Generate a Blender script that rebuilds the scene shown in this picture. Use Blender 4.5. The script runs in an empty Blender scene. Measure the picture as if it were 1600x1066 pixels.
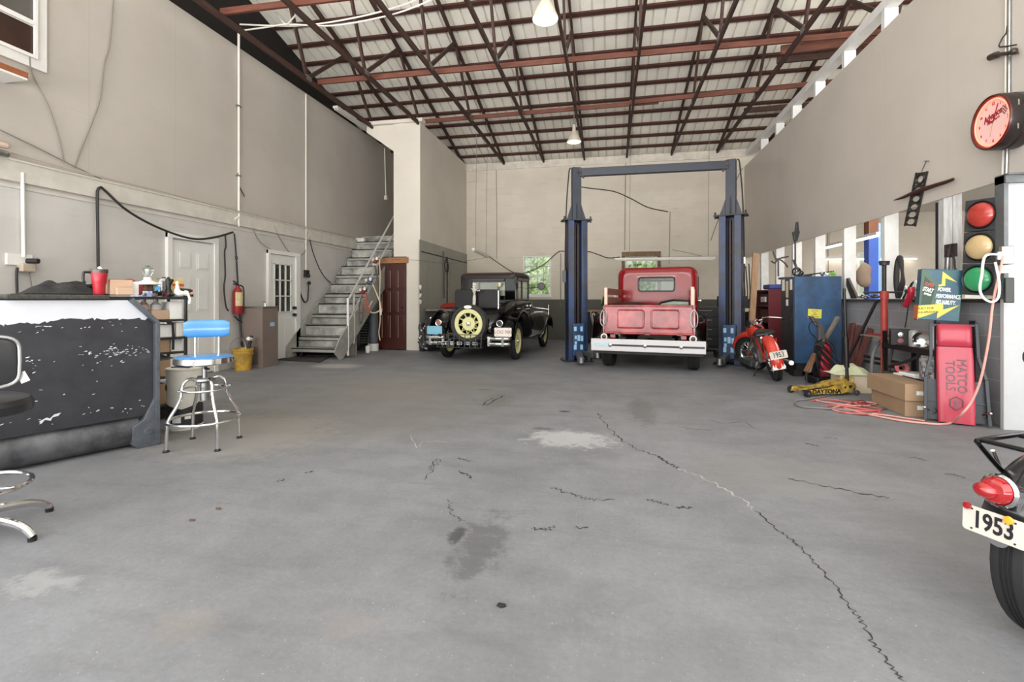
import bpy, bmesh, math, random
from mathutils import Vector as V, Matrix, Euler, noise as mnoise
random.seed(7)
R = math.radians
PI = math.pi
D = bpy.data
scn = bpy.context.scene
COL = scn.collection

# ---------------------------------------------------------------- camera
F_PX, VPX, HY, CAMH = 765.0, 953.0, 468.0, 1.17
TH = math.atan((VPX - 800) / F_PX)
cd = D.cameras.new('camera')
cd.sensor_width = 36.0
cd.lens = F_PX * 36.0 / 1600.0
cd.shift_y = -(533.0 - HY) / 1600.0
cd.clip_start = 0.02
cam = D.objects.new('camera', cd)
COL.objects.link(cam)
cam.location = (0, 0, CAMH)
cam.rotation_euler = (R(90), 0, TH)
scn.camera = cam

# ---------------------------------------------------------------- light
W = D.worlds.new('sky')
scn.world = W
W.use_nodes = True
wb = W.node_tree.nodes['Background']
wb.inputs[0].default_value = (0.97, 0.985, 1.0, 1)
wb.inputs[1].default_value = 2.6
_n, _l = W.node_tree.nodes, W.node_tree.links
_tc = _n.new('ShaderNodeTexCoord'); _sp = _n.new('ShaderNodeSeparateXYZ'); _cr = _n.new('ShaderNodeValToRGB'); _mr = _n.new('ShaderNodeMapRange')
_mr.inputs[1].default_value = -1; _mr.inputs[2].default_value = 1
_l.new(_tc.outputs['Generated'], _sp.inputs[0]); _l.new(_sp.outputs['Z'], _mr.inputs[0]); _l.new(_mr.outputs[0], _cr.inputs[0]); _l.new(_cr.outputs[0], wb.inputs[0])
_e = _cr.color_ramp.elements
_e[0].position = 0.0; _e[0].color = (0.34, 0.33, 0.31, 1); _e[1].position = 1.0; _e[1].color = (0.97, 0.985, 1.0, 1)
for _p, _c2 in ((0.498, (0.34, 0.33, 0.31, 1)), (0.505, (0.16, 0.17, 0.12, 1)), (0.56, (0.2, 0.22, 0.16, 1)), (0.60, (0.97, 0.985, 1.0, 1))):
    _q = _e.new(_p); _q.color = _c2
sl = D.lights.new('soft_daylight', 'SUN')
sl.energy = 2.0
sl.angle = R(75)
sl.color = (1.0, 0.99, 0.98)
so = D.objects.new('soft_daylight', sl)
COL.objects.link(so)
so.rotation_euler = V((0.22, 0.95, -0.22)).to_track_quat('-Z', 'Y').to_euler()
al = D.lights.new('upward_fill', 'AREA')      # unseen fill lamp behind the camera, added to lift the ceiling and upper walls
al.shape = 'RECTANGLE'; al.size = 30.0; al.size_y = 15.0; al.energy = 17000; al.color = (1.0, 0.985, 0.965)
ao = D.objects.new('upward_fill', al); COL.objects.link(ao)
ao.location = (-0.8, -11.2, -0.02)
ao.rotation_euler = (R(180), 0, 0)
scn.view_settings.view_transform = 'Standard'
scn.view_settings.look = 'None'
scn.view_settings.gamma = 1.0
scn.view_settings.use_curve_mapping = False
scn.view_settings.exposure = 0.42

# ---------------------------------------------------------------- measuring: a pixel of the photo to a point on a known plane
_s, _c = math.sin(TH), math.cos(TH)
def ray(px, py):
    u = (px - 800) / F_PX
    return V((u * _c - _s, u * _s + _c, -(py - HY) / F_PX))
def Zp(px, py, z=0.0):
    r = ray(px, py); return V((0, 0, CAMH)) + r * ((z - CAMH) / r.z)
def Xp(px, py, x):
    r = ray(px, py); return V((0, 0, CAMH)) + r * (x / r.x)
def Yp(px, py, y):
    r = ray(px, py); return V((0, 0, CAMH)) + r * (y / r.y)

# ---------------------------------------------------------------- materials
def lin(c):
    return tuple(((x / 255.0) / 12.92 if x / 255.0 <= 0.04045 else ((x / 255.0 + 0.055) / 1.055) ** 2.4) for x in c[:3]) + (1.0,)
MATS = {}
def mat(name, col, rough=0.6, metal=0.0, var=0.0, vs=3.0, col2=None, bump=0.0, bs=40.0, emit=0.0, trans=0.0, coat=0.0, alpha=1.0, stretch=None, spec=None):
    """principled surface whose colour wanders between two tones by noise in object space"""
    if name in MATS: return MATS[name]
    m = D.materials.new(name); m.use_nodes = True
    nt = m.node_tree; N = nt.nodes; L = nt.links
    b = N['Principled BSDF']
    b.inputs['Base Color'].default_value = lin(col)
    b.inputs['Roughness'].default_value = rough
    b.inputs['Metallic'].default_value = metal
    if spec is not None: b.inputs['Specular IOR Level'].default_value = spec
    if coat: b.inputs['Coat Weight'].default_value = coat; b.inputs['Coat Roughness'].default_value = 0.08
    if trans: b.inputs['Transmission Weight'].default_value = trans
    if alpha < 1: b.inputs['Alpha'].default_value = alpha
    if emit:
        b.inputs['Emission Color'].default_value = lin(col); b.inputs['Emission Strength'].default_value = emit
    tc = None
    if var or bump:
        tc = N.new('ShaderNodeTexCoord')
        mp = N.new('ShaderNodeMapping'); L.new(tc.outputs['Object'], mp.inputs[0])
        if stretch: mp.inputs['Scale'].default_value = stretch
    if var:
        n = N.new('ShaderNodeTexNoise'); n.inputs['Scale'].default_value = vs; n.inputs['Detail'].default_value = 6; n.inputs['Roughness'].default_value = 0.65
        L.new(mp.outputs[0], n.inputs['Vector'])
        cr = N.new('ShaderNodeValToRGB')
        c1 = lin(col); c2 = lin(col2) if col2 else tuple(x * (1 - var) for x in c1[:3]) + (1,)
        cr.color_ramp.elements[0].position = 0.38; cr.color_ramp.elements[1].position = 0.66
        cr.color_ramp.elements[0].color = c2; cr.color_ramp.elements[1].color = c1
        L.new(n.outputs['Fac'], cr.inputs[0]); L.new(cr.outputs[0], b.inputs['Base Color'])
    if bump:
        n2 = N.new('ShaderNodeTexNoise'); n2.inputs['Scale'].default_value = bs; n2.inputs['Detail'].default_value = 4
        L.new(mp.outputs[0], n2.inputs['Vector'])
        bp = N.new('ShaderNodeBump'); bp.inputs['Strength'].default_value = bump; bp.inputs['Distance'].default_value = 0.01
        L.new(n2.outputs['Fac'], bp.inputs['Height']); L.new(bp.outputs[0], b.inputs['Normal'])
    MATS[name] = m
    return m

# ---------------------------------------------------------------- mesh building
class B:
    def __init__(s):
        s.v, s.f, s.m, s.s = [], [], [], []
    def add(s, vs, fs, m=0, smooth=False):
        o = len(s.v)
        s.v += [V(p) for p in vs]
        for f in fs:
            s.f.append([i + o for i in f]); s.m.append(m); s.s.append(smooth)
        return s
    def box(s, x0, x1, y0, y1, z0, z1, m=0):
        x0, x1 = min(x0, x1), max(x0, x1); y0, y1 = min(y0, y1), max(y0, y1); z0, z1 = min(z0, z1), max(z0, z1)
        return s.add([(x0,y0,z0),(x1,y0,z0),(x1,y1,z0),(x0,y1,z0),(x0,y0,z1),(x1,y0,z1),(x1,y1,z1),(x0,y1,z1)],
              [(0,3,2,1),(4,5,6,7),(0,1,5,4),(1,2,6,5),(2,3,7,6),(3,0,4,7)], m)
    def obox(s, c, size, rot=(0,0,0), m=0):
        M = Euler([R(a) for a in rot]).to_matrix() if not isinstance(rot, Matrix) else rot
        a, b_, d = [x / 2 for x in size]; c = V(c)
        vs = [c + M @ V(p) for p in [(-a,-b_,-d),(a,-b_,-d),(a,b_,-d),(-a,b_,-d),(-a,-b_,d),(a,-b_,d),(a,b_,d),(-a,b_,d)]]
        return s.add(vs, [(0,3,2,1),(4,5,6,7),(0,1,5,4),(1,2,6,5),(2,3,7,6),(3,0,4,7)], m)
    def bar(s, p, q, w, h, m=0, up=(0,0,1)):
        p, q, up = V(p), V(q), V(up)
        d = (q - p).normalized()
        if abs(d.dot(up)) > 0.98: up = V((0, 1, 0)) if abs(d.y) < .9 else V((1, 0, 0))
        x = d.cross(up).normalized(); z = x.cross(d).normalized()
        vs = []
        for e in (p, q):
            for a, b_ in ((-1,-1),(1,-1),(1,1),(-1,1)):
                vs.append(e + x * (a * w / 2) + z * (b_ * h / 2))
        return s.add(vs, [(0,1,2,3),(7,6,5,4),(0,4,5,1),(1,5,6,2),(2,6,7,3),(3,7,4,0)], m)
    def loft(s, rings, m=0, closed=True, caps=True, smooth=True, loop=False):
        n = len(rings[0]); vs = [p for r in rings for p in r]; fs = []
        K = len(rings)
        for i in range(K if loop else K - 1):
            j2 = (i + 1) % K
            for j in range(n if closed else n - 1):
                k = (j + 1) % n
                fs.append((i*n+j, i*n+k, j2*n+k, j2*n+j))
        s.add(vs, fs, m, smooth)
        if caps and closed and not loop:
            s.add(rings[0], [tuple(range(n))[::-1]], m); s.add(rings[-1], [tuple(range(n))], m)
        return s
    def cyl(s, p, q, r, r2=None, m=0, n=20, caps=True):
        p, q = V(p), V(q); r2 = r if r2 is None else r2
        d = (q - p).normalized(); a = d.orthogonal().normalized(); b_ = d.cross(a)
        ring = lambda c, rr: [c + (a * math.cos(2*PI*i/n) + b_ * math.sin(2*PI*i/n)) * rr for i in range(n)]
        return s.loft([ring(p, r), ring(q, r2)], m, caps=caps)
    def tube(s, pts, r, m=0, n=8, closed=False, sub=0, caps=True):
        pts = [V(p) for p in pts]
        if sub: pts = spline(pts, sub, closed)
        K = len(pts); rings = []
        prev = None
        for i, p in enumerate(pts):
            if closed: t = pts[(i+1) % K] - pts[i-1]
            else: t = pts[min(i+1, K-1)] - pts[max(i-1, 0)]
            if t.length < 1e-9: t = V((0,0,1))
            t.normalize()
            a = (prev - t * prev.dot(t)) if prev is not None else t.orthogonal()
            if a.length < 1e-6: a = t.orthogonal()
            a.normalize(); prev = a; b_ = t.cross(a)
            rr = r(i / (K - 1)) if callable(r) else r
            rings.append([p + (a * math.cos(2*PI*j/n) + b_ * math.sin(2*PI*j/n)) * rr for j in range(n)])
        return s.loft(rings, m, caps=caps, loop=closed)
    def lathe(s, prof, m=0, n=28, o=(0,0,0), axis=(0,0,1), a0=0, a1=360, caps=False):
        o = V(o); q = V((0,0,1)).rotation_difference(V(axis).normalized())
        full = abs(a1 - a0) >= 359.9
        cnt = n if full else n + 1
        rings = []
        for i in range(cnt):
            a = R(a0 + (a1 - a0) * i / n)
            rings.append([o + q @ V((r * math.cos(a), r * math.sin(a), z)) for r, z in prof])
        return s.loft(rings, m, closed=False, caps=False, loop=full)
    def disc(s, c, axis, r, t, m=0, n=24):
        c, ax = V(c), V(axis).normalized()
        return s.cyl(c - ax * t / 2, c + ax * t / 2, r, m=m, n=n)
    def torus(s, c, axis, R0, r, m=0, n=28, k=8, sx=1.0):
        c = V(c); q = V((0,0,1)).rotation_difference(V(axis).normalized())
        rings = []
        for i in range(n):
            a = 2*PI*i/n; e = V((math.cos(a), math.sin(a), 0))
            rings.append([c + q @ (e * (R0 + r * math.cos(2*PI*j/k)) + V((0,0,r * sx * math.sin(2*PI*j/k)))) for j in range(k)])
        return s.loft(rings, m, loop=True, caps=False)
    def prism(s, poly, ext, m=0, smooth=False):
        poly = [V(p) for p in poly]; e = V(ext); n = len(poly)
        s.add(poly + [p + e for p in poly], [(i, (i+1) % n, n + (i+1) % n, n + i) for i in range(n)], m, smooth)
        s.add(poly, [tuple(range(n))[::-1]], m); s.add([p + e for p in poly], [tuple(range(n))], m)
        return s
    def sphere(s, c, r, m=0, n=16, k=10):
        c = V(c); r = V((r, r, r)) if not hasattr(r, '__len__') else V(r)
        prof = [[c + V((r.x * math.sin(PI*j/k) * math.cos(2*PI*i/n), r.y * math.sin(PI*j/k) * math.sin(2*PI*i/n), r.z * math.cos(PI*j/k))) for j in range(k+1)] for i in range(n)]
        return s.loft(prof, m, closed=False, caps=False, loop=True)
    def rot(s, M, o=(0,0,0), start=0):
        o = V(o)
        for i in range(start, len(s.v)): s.v[i] = o + M @ (s.v[i] - o)
        return s
    def jitter(s, amp, sc=6.0):
        for i, p in enumerate(s.v):
            s.v[i] = p + mnoise.noise_vector(p * sc) * amp
        return s

def spline(pts, sub, closed=False):
    out = []; K = len(pts)
    for i in range(K if closed else K - 1):
        if closed: a, b_, c, d = pts[i-1], pts[i], pts[(i+1) % K], pts[(i+2) % K]
        else: a, b_, c, d = pts[max(i-1,0)], pts[i], pts[i+1], pts[min(i+2,K-1)]
        for j in range(sub):
            t = j / sub
            out.append(0.5 * ((2*b_) + (c - a)*t + (2*a - 5*b_ + 4*c - d)*t*t + (3*b_ - a - 3*c + d)*t*t*t))
    if not closed: out.append(pts[-1])
    return out

def obj(name, bm_, mats, parent=None, bevel=0.0, solid=0.0, sub=0, label=None, seg=2, sharp=35, loc=None, rot=None):
    me = D.meshes.new(name)
    me.from_pydata([tuple(p) for p in bm_.v], [], bm_.f)
    mats = mats if isinstance(mats, (list, tuple)) else [mats]
    for m in mats: me.materials.append(m)
    me.polygons.foreach_set('material_index', [min(i, len(mats)-1) for i in bm_.m])
    me.polygons.foreach_set('use_smooth', bm_.s)
    b2 = bmesh.new(); b2.from_mesh(me)
    bmesh.ops.remove_doubles(b2, verts=b2.verts, dist=1e-5)
    bmesh.ops.recalc_face_normals(b2, faces=b2.faces)
    b2.to_mesh(me); b2.free()
    if any(bm_.s): me.set_sharp_from_angle(angle=R(sharp))
    me.update()
    o = D.objects.new(name, me); COL.objects.link(o)
    if parent: o.parent = parent
    if loc is not None: o.location = loc
    if rot is not None: o.rotation_euler = [R(a) for a in rot]
    if sub:
        md = o.modifiers.new('s', 'SUBSURF'); md.levels = sub; md.render_levels = sub
    if solid:
        md = o.modifiers.new('t', 'SOLIDIFY'); md.thickness = solid; md.offset = 0
    if bevel:
        md = o.modifiers.new('b', 'BEVEL'); md.width = bevel; md.segments = seg; md.limit_method = 'ANGLE'; md.angle_limit = R(40)
    if label: o['label'] = label
    return o
def tag(o, label, cat, group=None, kind=None):
    o['label'] = label; o['category'] = cat
    if group: o['group'] = group
    if kind: o['kind'] = kind
    return o
def struct(name, bm_, mats, label, cat, **k):
    return tag(obj(name, bm_, mats, **k), label, cat, kind='structure')
def thing(name, label, cat, loc=(0,0,0), rz=0, group=None, rot=None):
    o = D.objects.new(name, None); COL.objects.link(o)
    o.empty_display_size = 0.1
    o.location = loc; o.rotation_euler = rot if rot else (0, 0, R(rz))
    return tag(o, label, cat, group)
def solo(name, bm_, mats, label, cat, group=None, **k):
    return tag(obj(name, bm_, mats, **k), label, cat, group)
def dup(root, loc, rz=None, label=None, group=None):
    r = root.copy(); COL.objects.link(r); r.location = loc
    if rz is not None: r.rotation_euler = (0, 0, R(rz))
    if label: r['label'] = label
    if group: r['group'] = group
    for ch in list(root.children):
        c = ch.copy(); COL.objects.link(c); c.parent = r
        for g in ch.children:
            d = g.copy(); COL.objects.link(d); d.parent = c
    return r
def text(name, s, size, M, m, parent=None, ext=0.0015, align='CENTER', sx=1.0, shear=0.0, bold=0.0, label=None):
    """lettering as a mesh lying in the XY plane of the frame M (4x4)"""
    cu = D.curves.new('t', 'FONT'); cu.body = s; cu.size = size; cu.extrude = ext; cu.align_x = align; cu.align_y = 'CENTER'; cu.shear = shear; cu.offset = bold
    cu.resolution_u = 3
    to = D.objects.new('t', cu); COL.objects.link(to)
    me = D.meshes.new_from_object(to.evaluated_get(bpy.context.evaluated_depsgraph_get()))
    D.objects.remove(to); D.curves.remove(cu)
    me.transform(M @ Matrix.Diagonal((sx, 1, 1, 1)))
    me.name = name; me.materials.clear(); me.materials.append(m)
    o = D.objects.new(name, me); COL.objects.link(o)
    if parent: o.parent = parent
    if label: o['label'] = label
    return o
def frame(o, x, y):
    """4x4 with origin o, text direction x and text up y"""
    x = V(x).normalized(); y = V(y); z = x.cross(y).normalized(); y = z.cross(x)
    M = Matrix((x, y, z)).transposed().to_4x4(); M.translation = V(o)
    return M
# ---------------------------------------------------------------- shared materials
BLACK = mat('black_paint', (24,24,26), 0.35, var=0.25, vs=5)
GLOSSB = mat('gloss_black', (8,8,9), 0.10, spec=0.45)
RUB = mat('rubber', (34,34,35), 0.8, var=0.3, vs=20)
CHROME = mat('chrome', (222,222,222), 0.14, 1.0)
STEEL = mat('steel', (165,165,165), 0.35, 0.9, var=0.3, vs=8)
DSTEEL = mat('dark_steel', (58,58,60), 0.5, 0.5, var=0.4, vs=9)
WHITE = mat('white_paint', (226,224,220), 0.5, var=0.08, vs=4)
WPOST = mat('white_post', (222,221,219), 0.65, var=0.14, vs=6)
CREAM = mat('cream', (222,210,184), 0.55, var=0.1)
PAPER = mat('paper', (232,231,228), 0.8)
CARD = mat('cardboard', (164,136,108), 0.85, var=0.12, vs=4)
CARDL = mat('pale_cardboard', (214,198,176), 0.85, var=0.08, vs=4)
REDP = mat('red_plastic', (150,28,34), 0.4)
CLOTHB = mat('black_cloth', (36,36,37), 0.9, var=0.4, vs=14, bump=0.6, bs=60)
CORDB = mat('black_cord', (30,28,28), 0.6)
WIREG = mat('grey_wire', (126,120,114), 0.6)
WIREW = mat('white_wire', (214,208,200), 0.6)
REDW = mat('red_brown_timber', (106,58,42), 0.7, var=0.42, vs=3, stretch=(1,8,8))
DARKW = mat('dark_stained_timber', (68,42,34), 0.75, var=0.45, vs=3, stretch=(8,1,8))
PURLW = mat('purlin_timber', (74,40,32), 0.75, var=0.4, vs=3, stretch=(1,8,8))
TAN = mat('tan_timber', (172,136,104), 0.75, var=0.25, vs=4, stretch=(6,6,1))
GLASS = mat('clear_glass', (225,232,230), 0.03, trans=1.0)
DGLASS = mat('dark_glass', (30,32,30), 0.06, spec=0.8)
GREYST = mat('stair_grey', (168,167,161), 0.55, var=0.3, vs=5)
YEL = mat('yellow_paint', (208,172,62), 0.5, var=0.3, vs=9)
BLUEP = mat('lift_blue', (27,52,98), 0.4, var=0.55, vs=2.2, col2=(28,33,46))
BLUEL = mat('locker_blue', (52,90,130), 0.42, var=0.45, vs=3.0, col2=(44,64,90))

# ---------------------------------------------------------------- setting materials
def floor_mat():
    m = D.materials.new('concrete'); m.use_nodes = True
    nt = m.node_tree; N = nt.nodes; L = nt.links; b = N['Principled BSDF']
    tc = N.new('ShaderNodeTexCoord'); P = tc.outputs['Object']
    def noise(sc, det=6, rough=0.6, stretch=None, w=None):
        n = N.new('ShaderNodeTexNoise'); n.inputs['Scale'].default_value = sc; n.inputs['Detail'].default_value = det; n.inputs['Roughness'].default_value = rough
        src = P
        if stretch:
            mp = N.new('ShaderNodeMapping'); mp.inputs['Scale'].default_value = stretch; L.new(P, mp.inputs[0]); src = mp.outputs[0]
        L.new(src, n.inputs['Vector']); return n.outputs['Fac']
    def ramp(src, stops):
        r = N.new('ShaderNodeValToRGB'); e = r.color_ramp.elements
        while len(e) < len(stops): e.new(0.5)
        for q, (p, c) in zip(e, stops): q.position = p; q.color = c if hasattr(c, '__len__') else (c, c, c, 1)
        L.new(src, r.inputs[0]); return r.outputs[0]
    def mix(a, b_, fac, t='MIX'):
        x = N.new('ShaderNodeMix'); x.data_type = 'RGBA'; x.blend_type = t
        for s, v in ((0, fac), (6, a), (7, b_)):
            if hasattr(v, 'default_value'): L.new(v, x.inputs[s])
            else: x.inputs[s].default_value = v
        return x.outputs[2]
    def math_(op, a, b_=None):
        x = N.new('ShaderNodeMath'); x.operation = op; x.use_clamp = False
        for i, v in enumerate((a, b_)):
            if v is None: continue
            if hasattr(v, 'default_value'): L.new(v, x.inputs[i])
            else: x.inputs[i].default_value = v
        return x.outputs[0]
    big = ramp(noise(0.35, 4), [(0.3, lin((114,115,118))), (0.7, lin((135,136,140)))])
    mid = ramp(noise(2.2, 8, 0.7), [(0.28, 0.74), (0.62, 1.0)])
    col = mix(big, mid, 1.0, 'MULTIPLY')
    fine = ramp(noise(38, 6, 0.75), [(0.28, 0.86), (0.55, 1.0), (0.8, 1.06)])
    col = mix(col, fine, 1.0, 'MULTIPLY')
    smear = ramp(noise(3.0, 7, 0.7, (0.35, 1.6, 1)), [(0.30, 0.80), (0.5, 1.0)])
    col = mix(col, smear, 0.8, 'MULTIPLY')
    speck = ramp(noise(70, 3, 0.6), [(0.66, 0.0), (0.74, 1.0)])
    col = mix(col, lin((205,205,205)), math_('MULTIPLY', speck, 0.45))
    # worn patches and spills: ellipses with torn edges
    wob = noise(9, 6, 0.75)
    def patch(px, py, rx, ry, color, fac, rough=1.2, rz=0):
        nonlocal col
        c = Zp(px, py)
        mp = N.new('ShaderNodeMapping'); mp.vector_type = 'TEXTURE'
        mp.inputs['Location'].default_value = c; mp.inputs['Rotation'].default_value = (0, 0, R(rz)); mp.inputs['Scale'].default_value = (rx, ry, 1)
        L.new(P, mp.inputs[0])
        ln = N.new('ShaderNodeVectorMath'); ln.operation = 'LENGTH'; L.new(mp.outputs[0], ln.inputs[0])
        d = math_('ADD', ln.outputs['Value'], math_('MULTIPLY', math_('SUBTRACT', wob, 0.5), rough * 2))
        k = ramp(d, [(0.55, 1.0), (1.0, 0.0)])
        col = mix(col, lin(color), math_('MULTIPLY', k, fac))
    patch(752, 850, 0.13, 0.36, (76,76,76), 0.6, 1.9)
    patch(715, 835, 0.05, 0.09, (60,60,60), 0.8, 1.5)
    patch(882, 643, 0.07, 0.05, (40,40,40), 0.9, .6)
    patch(850, 670, 0.12, 0.05, (80,80,80), 0.8, 1.2)
    patch(890, 686, 0.42, 0.28, (196,196,198), 0.45, 1.2)
    patch(1003, 640, 0.16, 0.75, (96,96,95), 0.7, 1.0)
    patch(775, 628, 0.2, 0.5, (100,99,97), 0.65, 1.6)
    patch(525, 572, 0.55, 0.35, (178,176,170), 0.6, .3)
    patch(290, 975, 0.14, 0.1, (136,128,122), 0.4, 1.2)
    patch(545, 975, 0.14, 0.09, (128,122,120), 0.5, 1.4)
    patch(60, 910, 0.16, 0.10, (180,180,177), 0.28, 1.8)
    patch(1460, 830, 0.3, 0.2, (112,112,112), 0.5, 1.4)
    patch(560, 640, 1.6, 1.5, (118,112,106), 0.45, .8)
    patch(380, 680, 0.9, 0.8, (150,144,136), 0.4, .8)
    patch(640, 600, 1.6, 1.2, (128,122,114), 0.4, .8)
    patch(1200, 740, 0.7, 0.5, (128,128,127), 0.5, 1.2)
    L.new(col, b.inputs['Base Color'])
    b.inputs['Roughness'].default_value = 0.62
    b.inputs['Specular IOR Level'].default_value = 0.35
    bp = N.new('ShaderNodeBump'); bp.inputs['Strength'].default_value = 0.25; bp.inputs['Distance'].default_value = 0.006
    L.new(noise(24, 6, 0.7), bp.inputs['Height']); L.new(bp.outputs[0], b.inputs['Normal'])
    return m

def wall_mat(name, col, col2, axes, block=None, mortar=None, seam=None, stain=0.0, bump=0.15, rough=0.75, seamtone=1.12):
    """painted wall; axes picks the two world axes that run along and up it; block = (length, height)"""
    m = D.materials.new(name); m.use_nodes = True
    nt = m.node_tree; N = nt.nodes; L = nt.links; b = N['Principled BSDF']
    tc = N.new('ShaderNodeTexCoord'); sp = N.new('ShaderNodeSeparateXYZ'); L.new(tc.outputs['Object'], sp.inputs[0])
    cb = N.new('ShaderNodeCombineXYZ'); L.new(sp.outputs[axes[0]], cb.inputs[0]); L.new(sp.outputs[axes[1]], cb.inputs[1])
    n = N.new('ShaderNodeTexNoise'); n.inputs['Scale'].default_value = 0.8; n.inputs['Detail'].default_value = 7; n.inputs['Roughness'].default_value = 0.62
    L.new(tc.outputs['Object'], n.inputs['Vector'])
    cr = N.new('ShaderNodeValToRGB'); cr.color_ramp.elements[0].position = 0.3; cr.color_ramp.elements[1].position = 0.62
    cr.color_ramp.elements[0].color = lin(col2); cr.color_ramp.elements[1].color = lin(col); L.new(n.outputs['Fac'], cr.inputs[0])
    out = cr.outputs[0]
    def mul(a, src, fac):
        x = N.new('ShaderNodeMix'); x.data_type = 'RGBA'; x.blend_type = 'MULTIPLY'; x.inputs[0].default_value = fac
        L.new(a, x.inputs[6]); L.new(src, x.inputs[7]); return x.outputs[2]
    if stain:
        # dirt smears that run along the wall
        mp = N.new('ShaderNodeMapping'); mp.inputs['Scale'].default_value = (0.7, 9, 1); L.new(cb.outputs[0], mp.inputs[0])
        n3 = N.new('ShaderNodeTexNoise'); n3.inputs['Scale'].default_value = 1.3; n3.inputs['Detail'].default_value = 8; n3.inputs['Roughness'].default_value = 0.75; L.new(mp.outputs[0], n3.inputs['Vector'])
        r3 = N.new('ShaderNodeValToRGB'); r3.color_ramp.elements[0].position = 0.28; r3.color_ramp.elements[1].position = 0.42
        r3.color_ramp.elements[0].color = (0.55, 0.53, 0.5, 1); L.new(n3.outputs['Fac'], r3.inputs[0])
        out = mul(out, r3.outputs[0], stain)
    if block:
        br = N.new('ShaderNodeTexBrick'); L.new(cb.outputs[0], br.inputs['Vector'])
        br.inputs['Scale'].default_value = 1.0; br.inputs['Brick Width'].default_value = block[0]; br.inputs['Row Height'].default_value = block[1]
        br.inputs['Mortar Size'].default_value = 0.006; br.inputs['Mortar Smooth'].default_value = 0.3
        br.inputs['Color1'].default_value = (1,1,1,1); br.inputs['Color2'].default_value = (0.95,0.95,0.95,1); br.inputs['Mortar'].default_value = mortar + (1,)
        out = mul(out, br.outputs['Color'], 1.0)
    if seam:
        dv = N.new('ShaderNodeMath'); dv.operation = 'DIVIDE'; dv.inputs[1].default_value = seam; L.new(sp.outputs[axes[0]], dv.inputs[0])
        fr = N.new('ShaderNodeMath'); fr.operation = 'FRACT'; L.new(dv.outputs[0], fr.inputs[0])
        rs = N.new('ShaderNodeValToRGB'); rs.color_ramp.interpolation = 'LINEAR'
        e = rs.color_ramp.elements; e[0].position = 0.0; e[0].color = (seamtone,)*3 + (1,); e[1].position = 0.03; e[1].color = (1,1,1,1)
        q = e.new(0.008); q.color = (0.9,0.9,0.9,1)
        L.new(fr.outputs[0], rs.inputs[0]); out = mul(out, rs.outputs[0], 0.6)
    L.new(out, b.inputs['Base Color'])
    b.inputs['Roughness'].default_value = rough
    if bump:
        n2 = N.new('ShaderNodeTexNoise'); n2.inputs['Scale'].default_value = 30; n2.inputs['Detail'].default_value = 5; L.new(tc.outputs['Object'], n2.inputs['Vector'])
        bp = N.new('ShaderNodeBump'); bp.inputs['Strength'].default_value = bump; bp.inputs['Distance'].default_value = 0.008
        L.new(n2.outputs['Fac'], bp.inputs['Height']); L.new(bp.outputs[0], b.inputs['Normal'])
    return m

XL, XR, YB, ZB = -6.3, 3.6, 14.3, 5.18
M_BLOCKL = wall_mat('painted_block_left', (196,193,190), (185,181,177), (1, 2), (0.41, 0.205), (0.955, 0.955, 0.955), stain=0.35)
M_DRYL = wall_mat('painted_board_left', (184,177,169), (175,168,160), (1, 2), seam=1.22, stain=0.18, bump=0.06)
M_BLOCKB = wall_mat('painted_block_back', (214,205,191), (204,195,181), (0, 2), (0.41, 0.205), (0.95, 0.945, 0.94), stain=0.5)
M_BANDB = wall_mat('dark_band_back', (92,92,84), (78,78,72), (0, 2), (0.41, 0.205), (0.92, 0.92, 0.92), stain=0.4)
M_DRYR = wall_mat('painted_board_right', (199,191,182), (191,183,174), (1, 2), seam=1.22, stain=0.1, bump=0.05)
M_KNEE = wall_mat('grey_block', (152,152,156), (134,134,138), (1, 2), (0.41, 0.205), (1.28, 1.28, 1.28), stain=0.4)
M_PART = wall_mat('painted_board_partition', (210,203,192), (200,193,182), (1, 2), stain=0.1, bump=0.05)
M_PLY = wall_mat('grey_plywood', (158,156,146), (146,144,134), (1, 2), seam=1.22, stain=0.25, seamtone=0.6, bump=0.1)
M_PLAIN = wall_mat('painted_bay', (220,212,196), (210,202,186), (0, 2), (0.41, 0.205), (0.95, 0.945, 0.94), stain=0.4)
M_SHEET = mat('galvanised_sheet', (236,232,220), 0.55, 0.0, var=0.10, vs=2.0)
M_CRACK = mat('crack_dark', (52,50,48), 0.9)
M_CRACKL = mat('crack_filled', (176,174,170), 0.85)

# ---------------------------------------------------------------- floor
fl = B().add([(-9.2,-3.5,0),(9.6,-3.5,0),(9.6,14.5,0),(-9.2,14.5,0)], [(0,1,2,3)], 0)
def crack(pix, w0, m, amp=0.018, n=10, seed=0):
    rnd = random.Random(seed + len(pix))
    pts = spline([Zp(*p) for p in pix], n)
    L_, R_ = [], []
    for i, p in enumerate(pts):
        t = (pts[min(i+1, len(pts)-1)] - pts[max(i-1, 0)]).normalized(); s = V((t.y, -t.x, 0))
        p = p + s * rnd.uniform(-amp, amp); w = w0 * (0.25 + rnd.random()) * (1 if 0 < i < len(pts)-1 else 0.05)
        L_.append(V((p.x - s.x*w, p.y - s.y*w, 0.0012))); R_.append(V((p.x + s.x*w, p.y + s.y*w, 0.0012)))
    for i in range(len(pts) - 1):
        fl.add([L_[i], R_[i], R_[i+1], L_[i+1]], [(0,1,2,3)], m)
crack([(935,646),(950,668),(975,690),(1000,704),(1024,712)], .006, 1)
crack([(1024,712),(1045,724),(1060,732)], .012, 1, seed=3)
crack([(1060,732),(1100,748),(1150,775),(1180,798)], .005, 2, seed=1)
crack([(1180,798),(1215,828),(1245,850),(1270,877)], .005, 1, .012, seed=2)
crack([(1270,877),(1300,910),(1322,940),(1345,970),(1362,1002),(1385,1032),(1412,1066)], .0042, 1, .010, seed=4)
crack([(1510,748),(1490,741),(1478,742)], .006, 1, seed=5)
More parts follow.
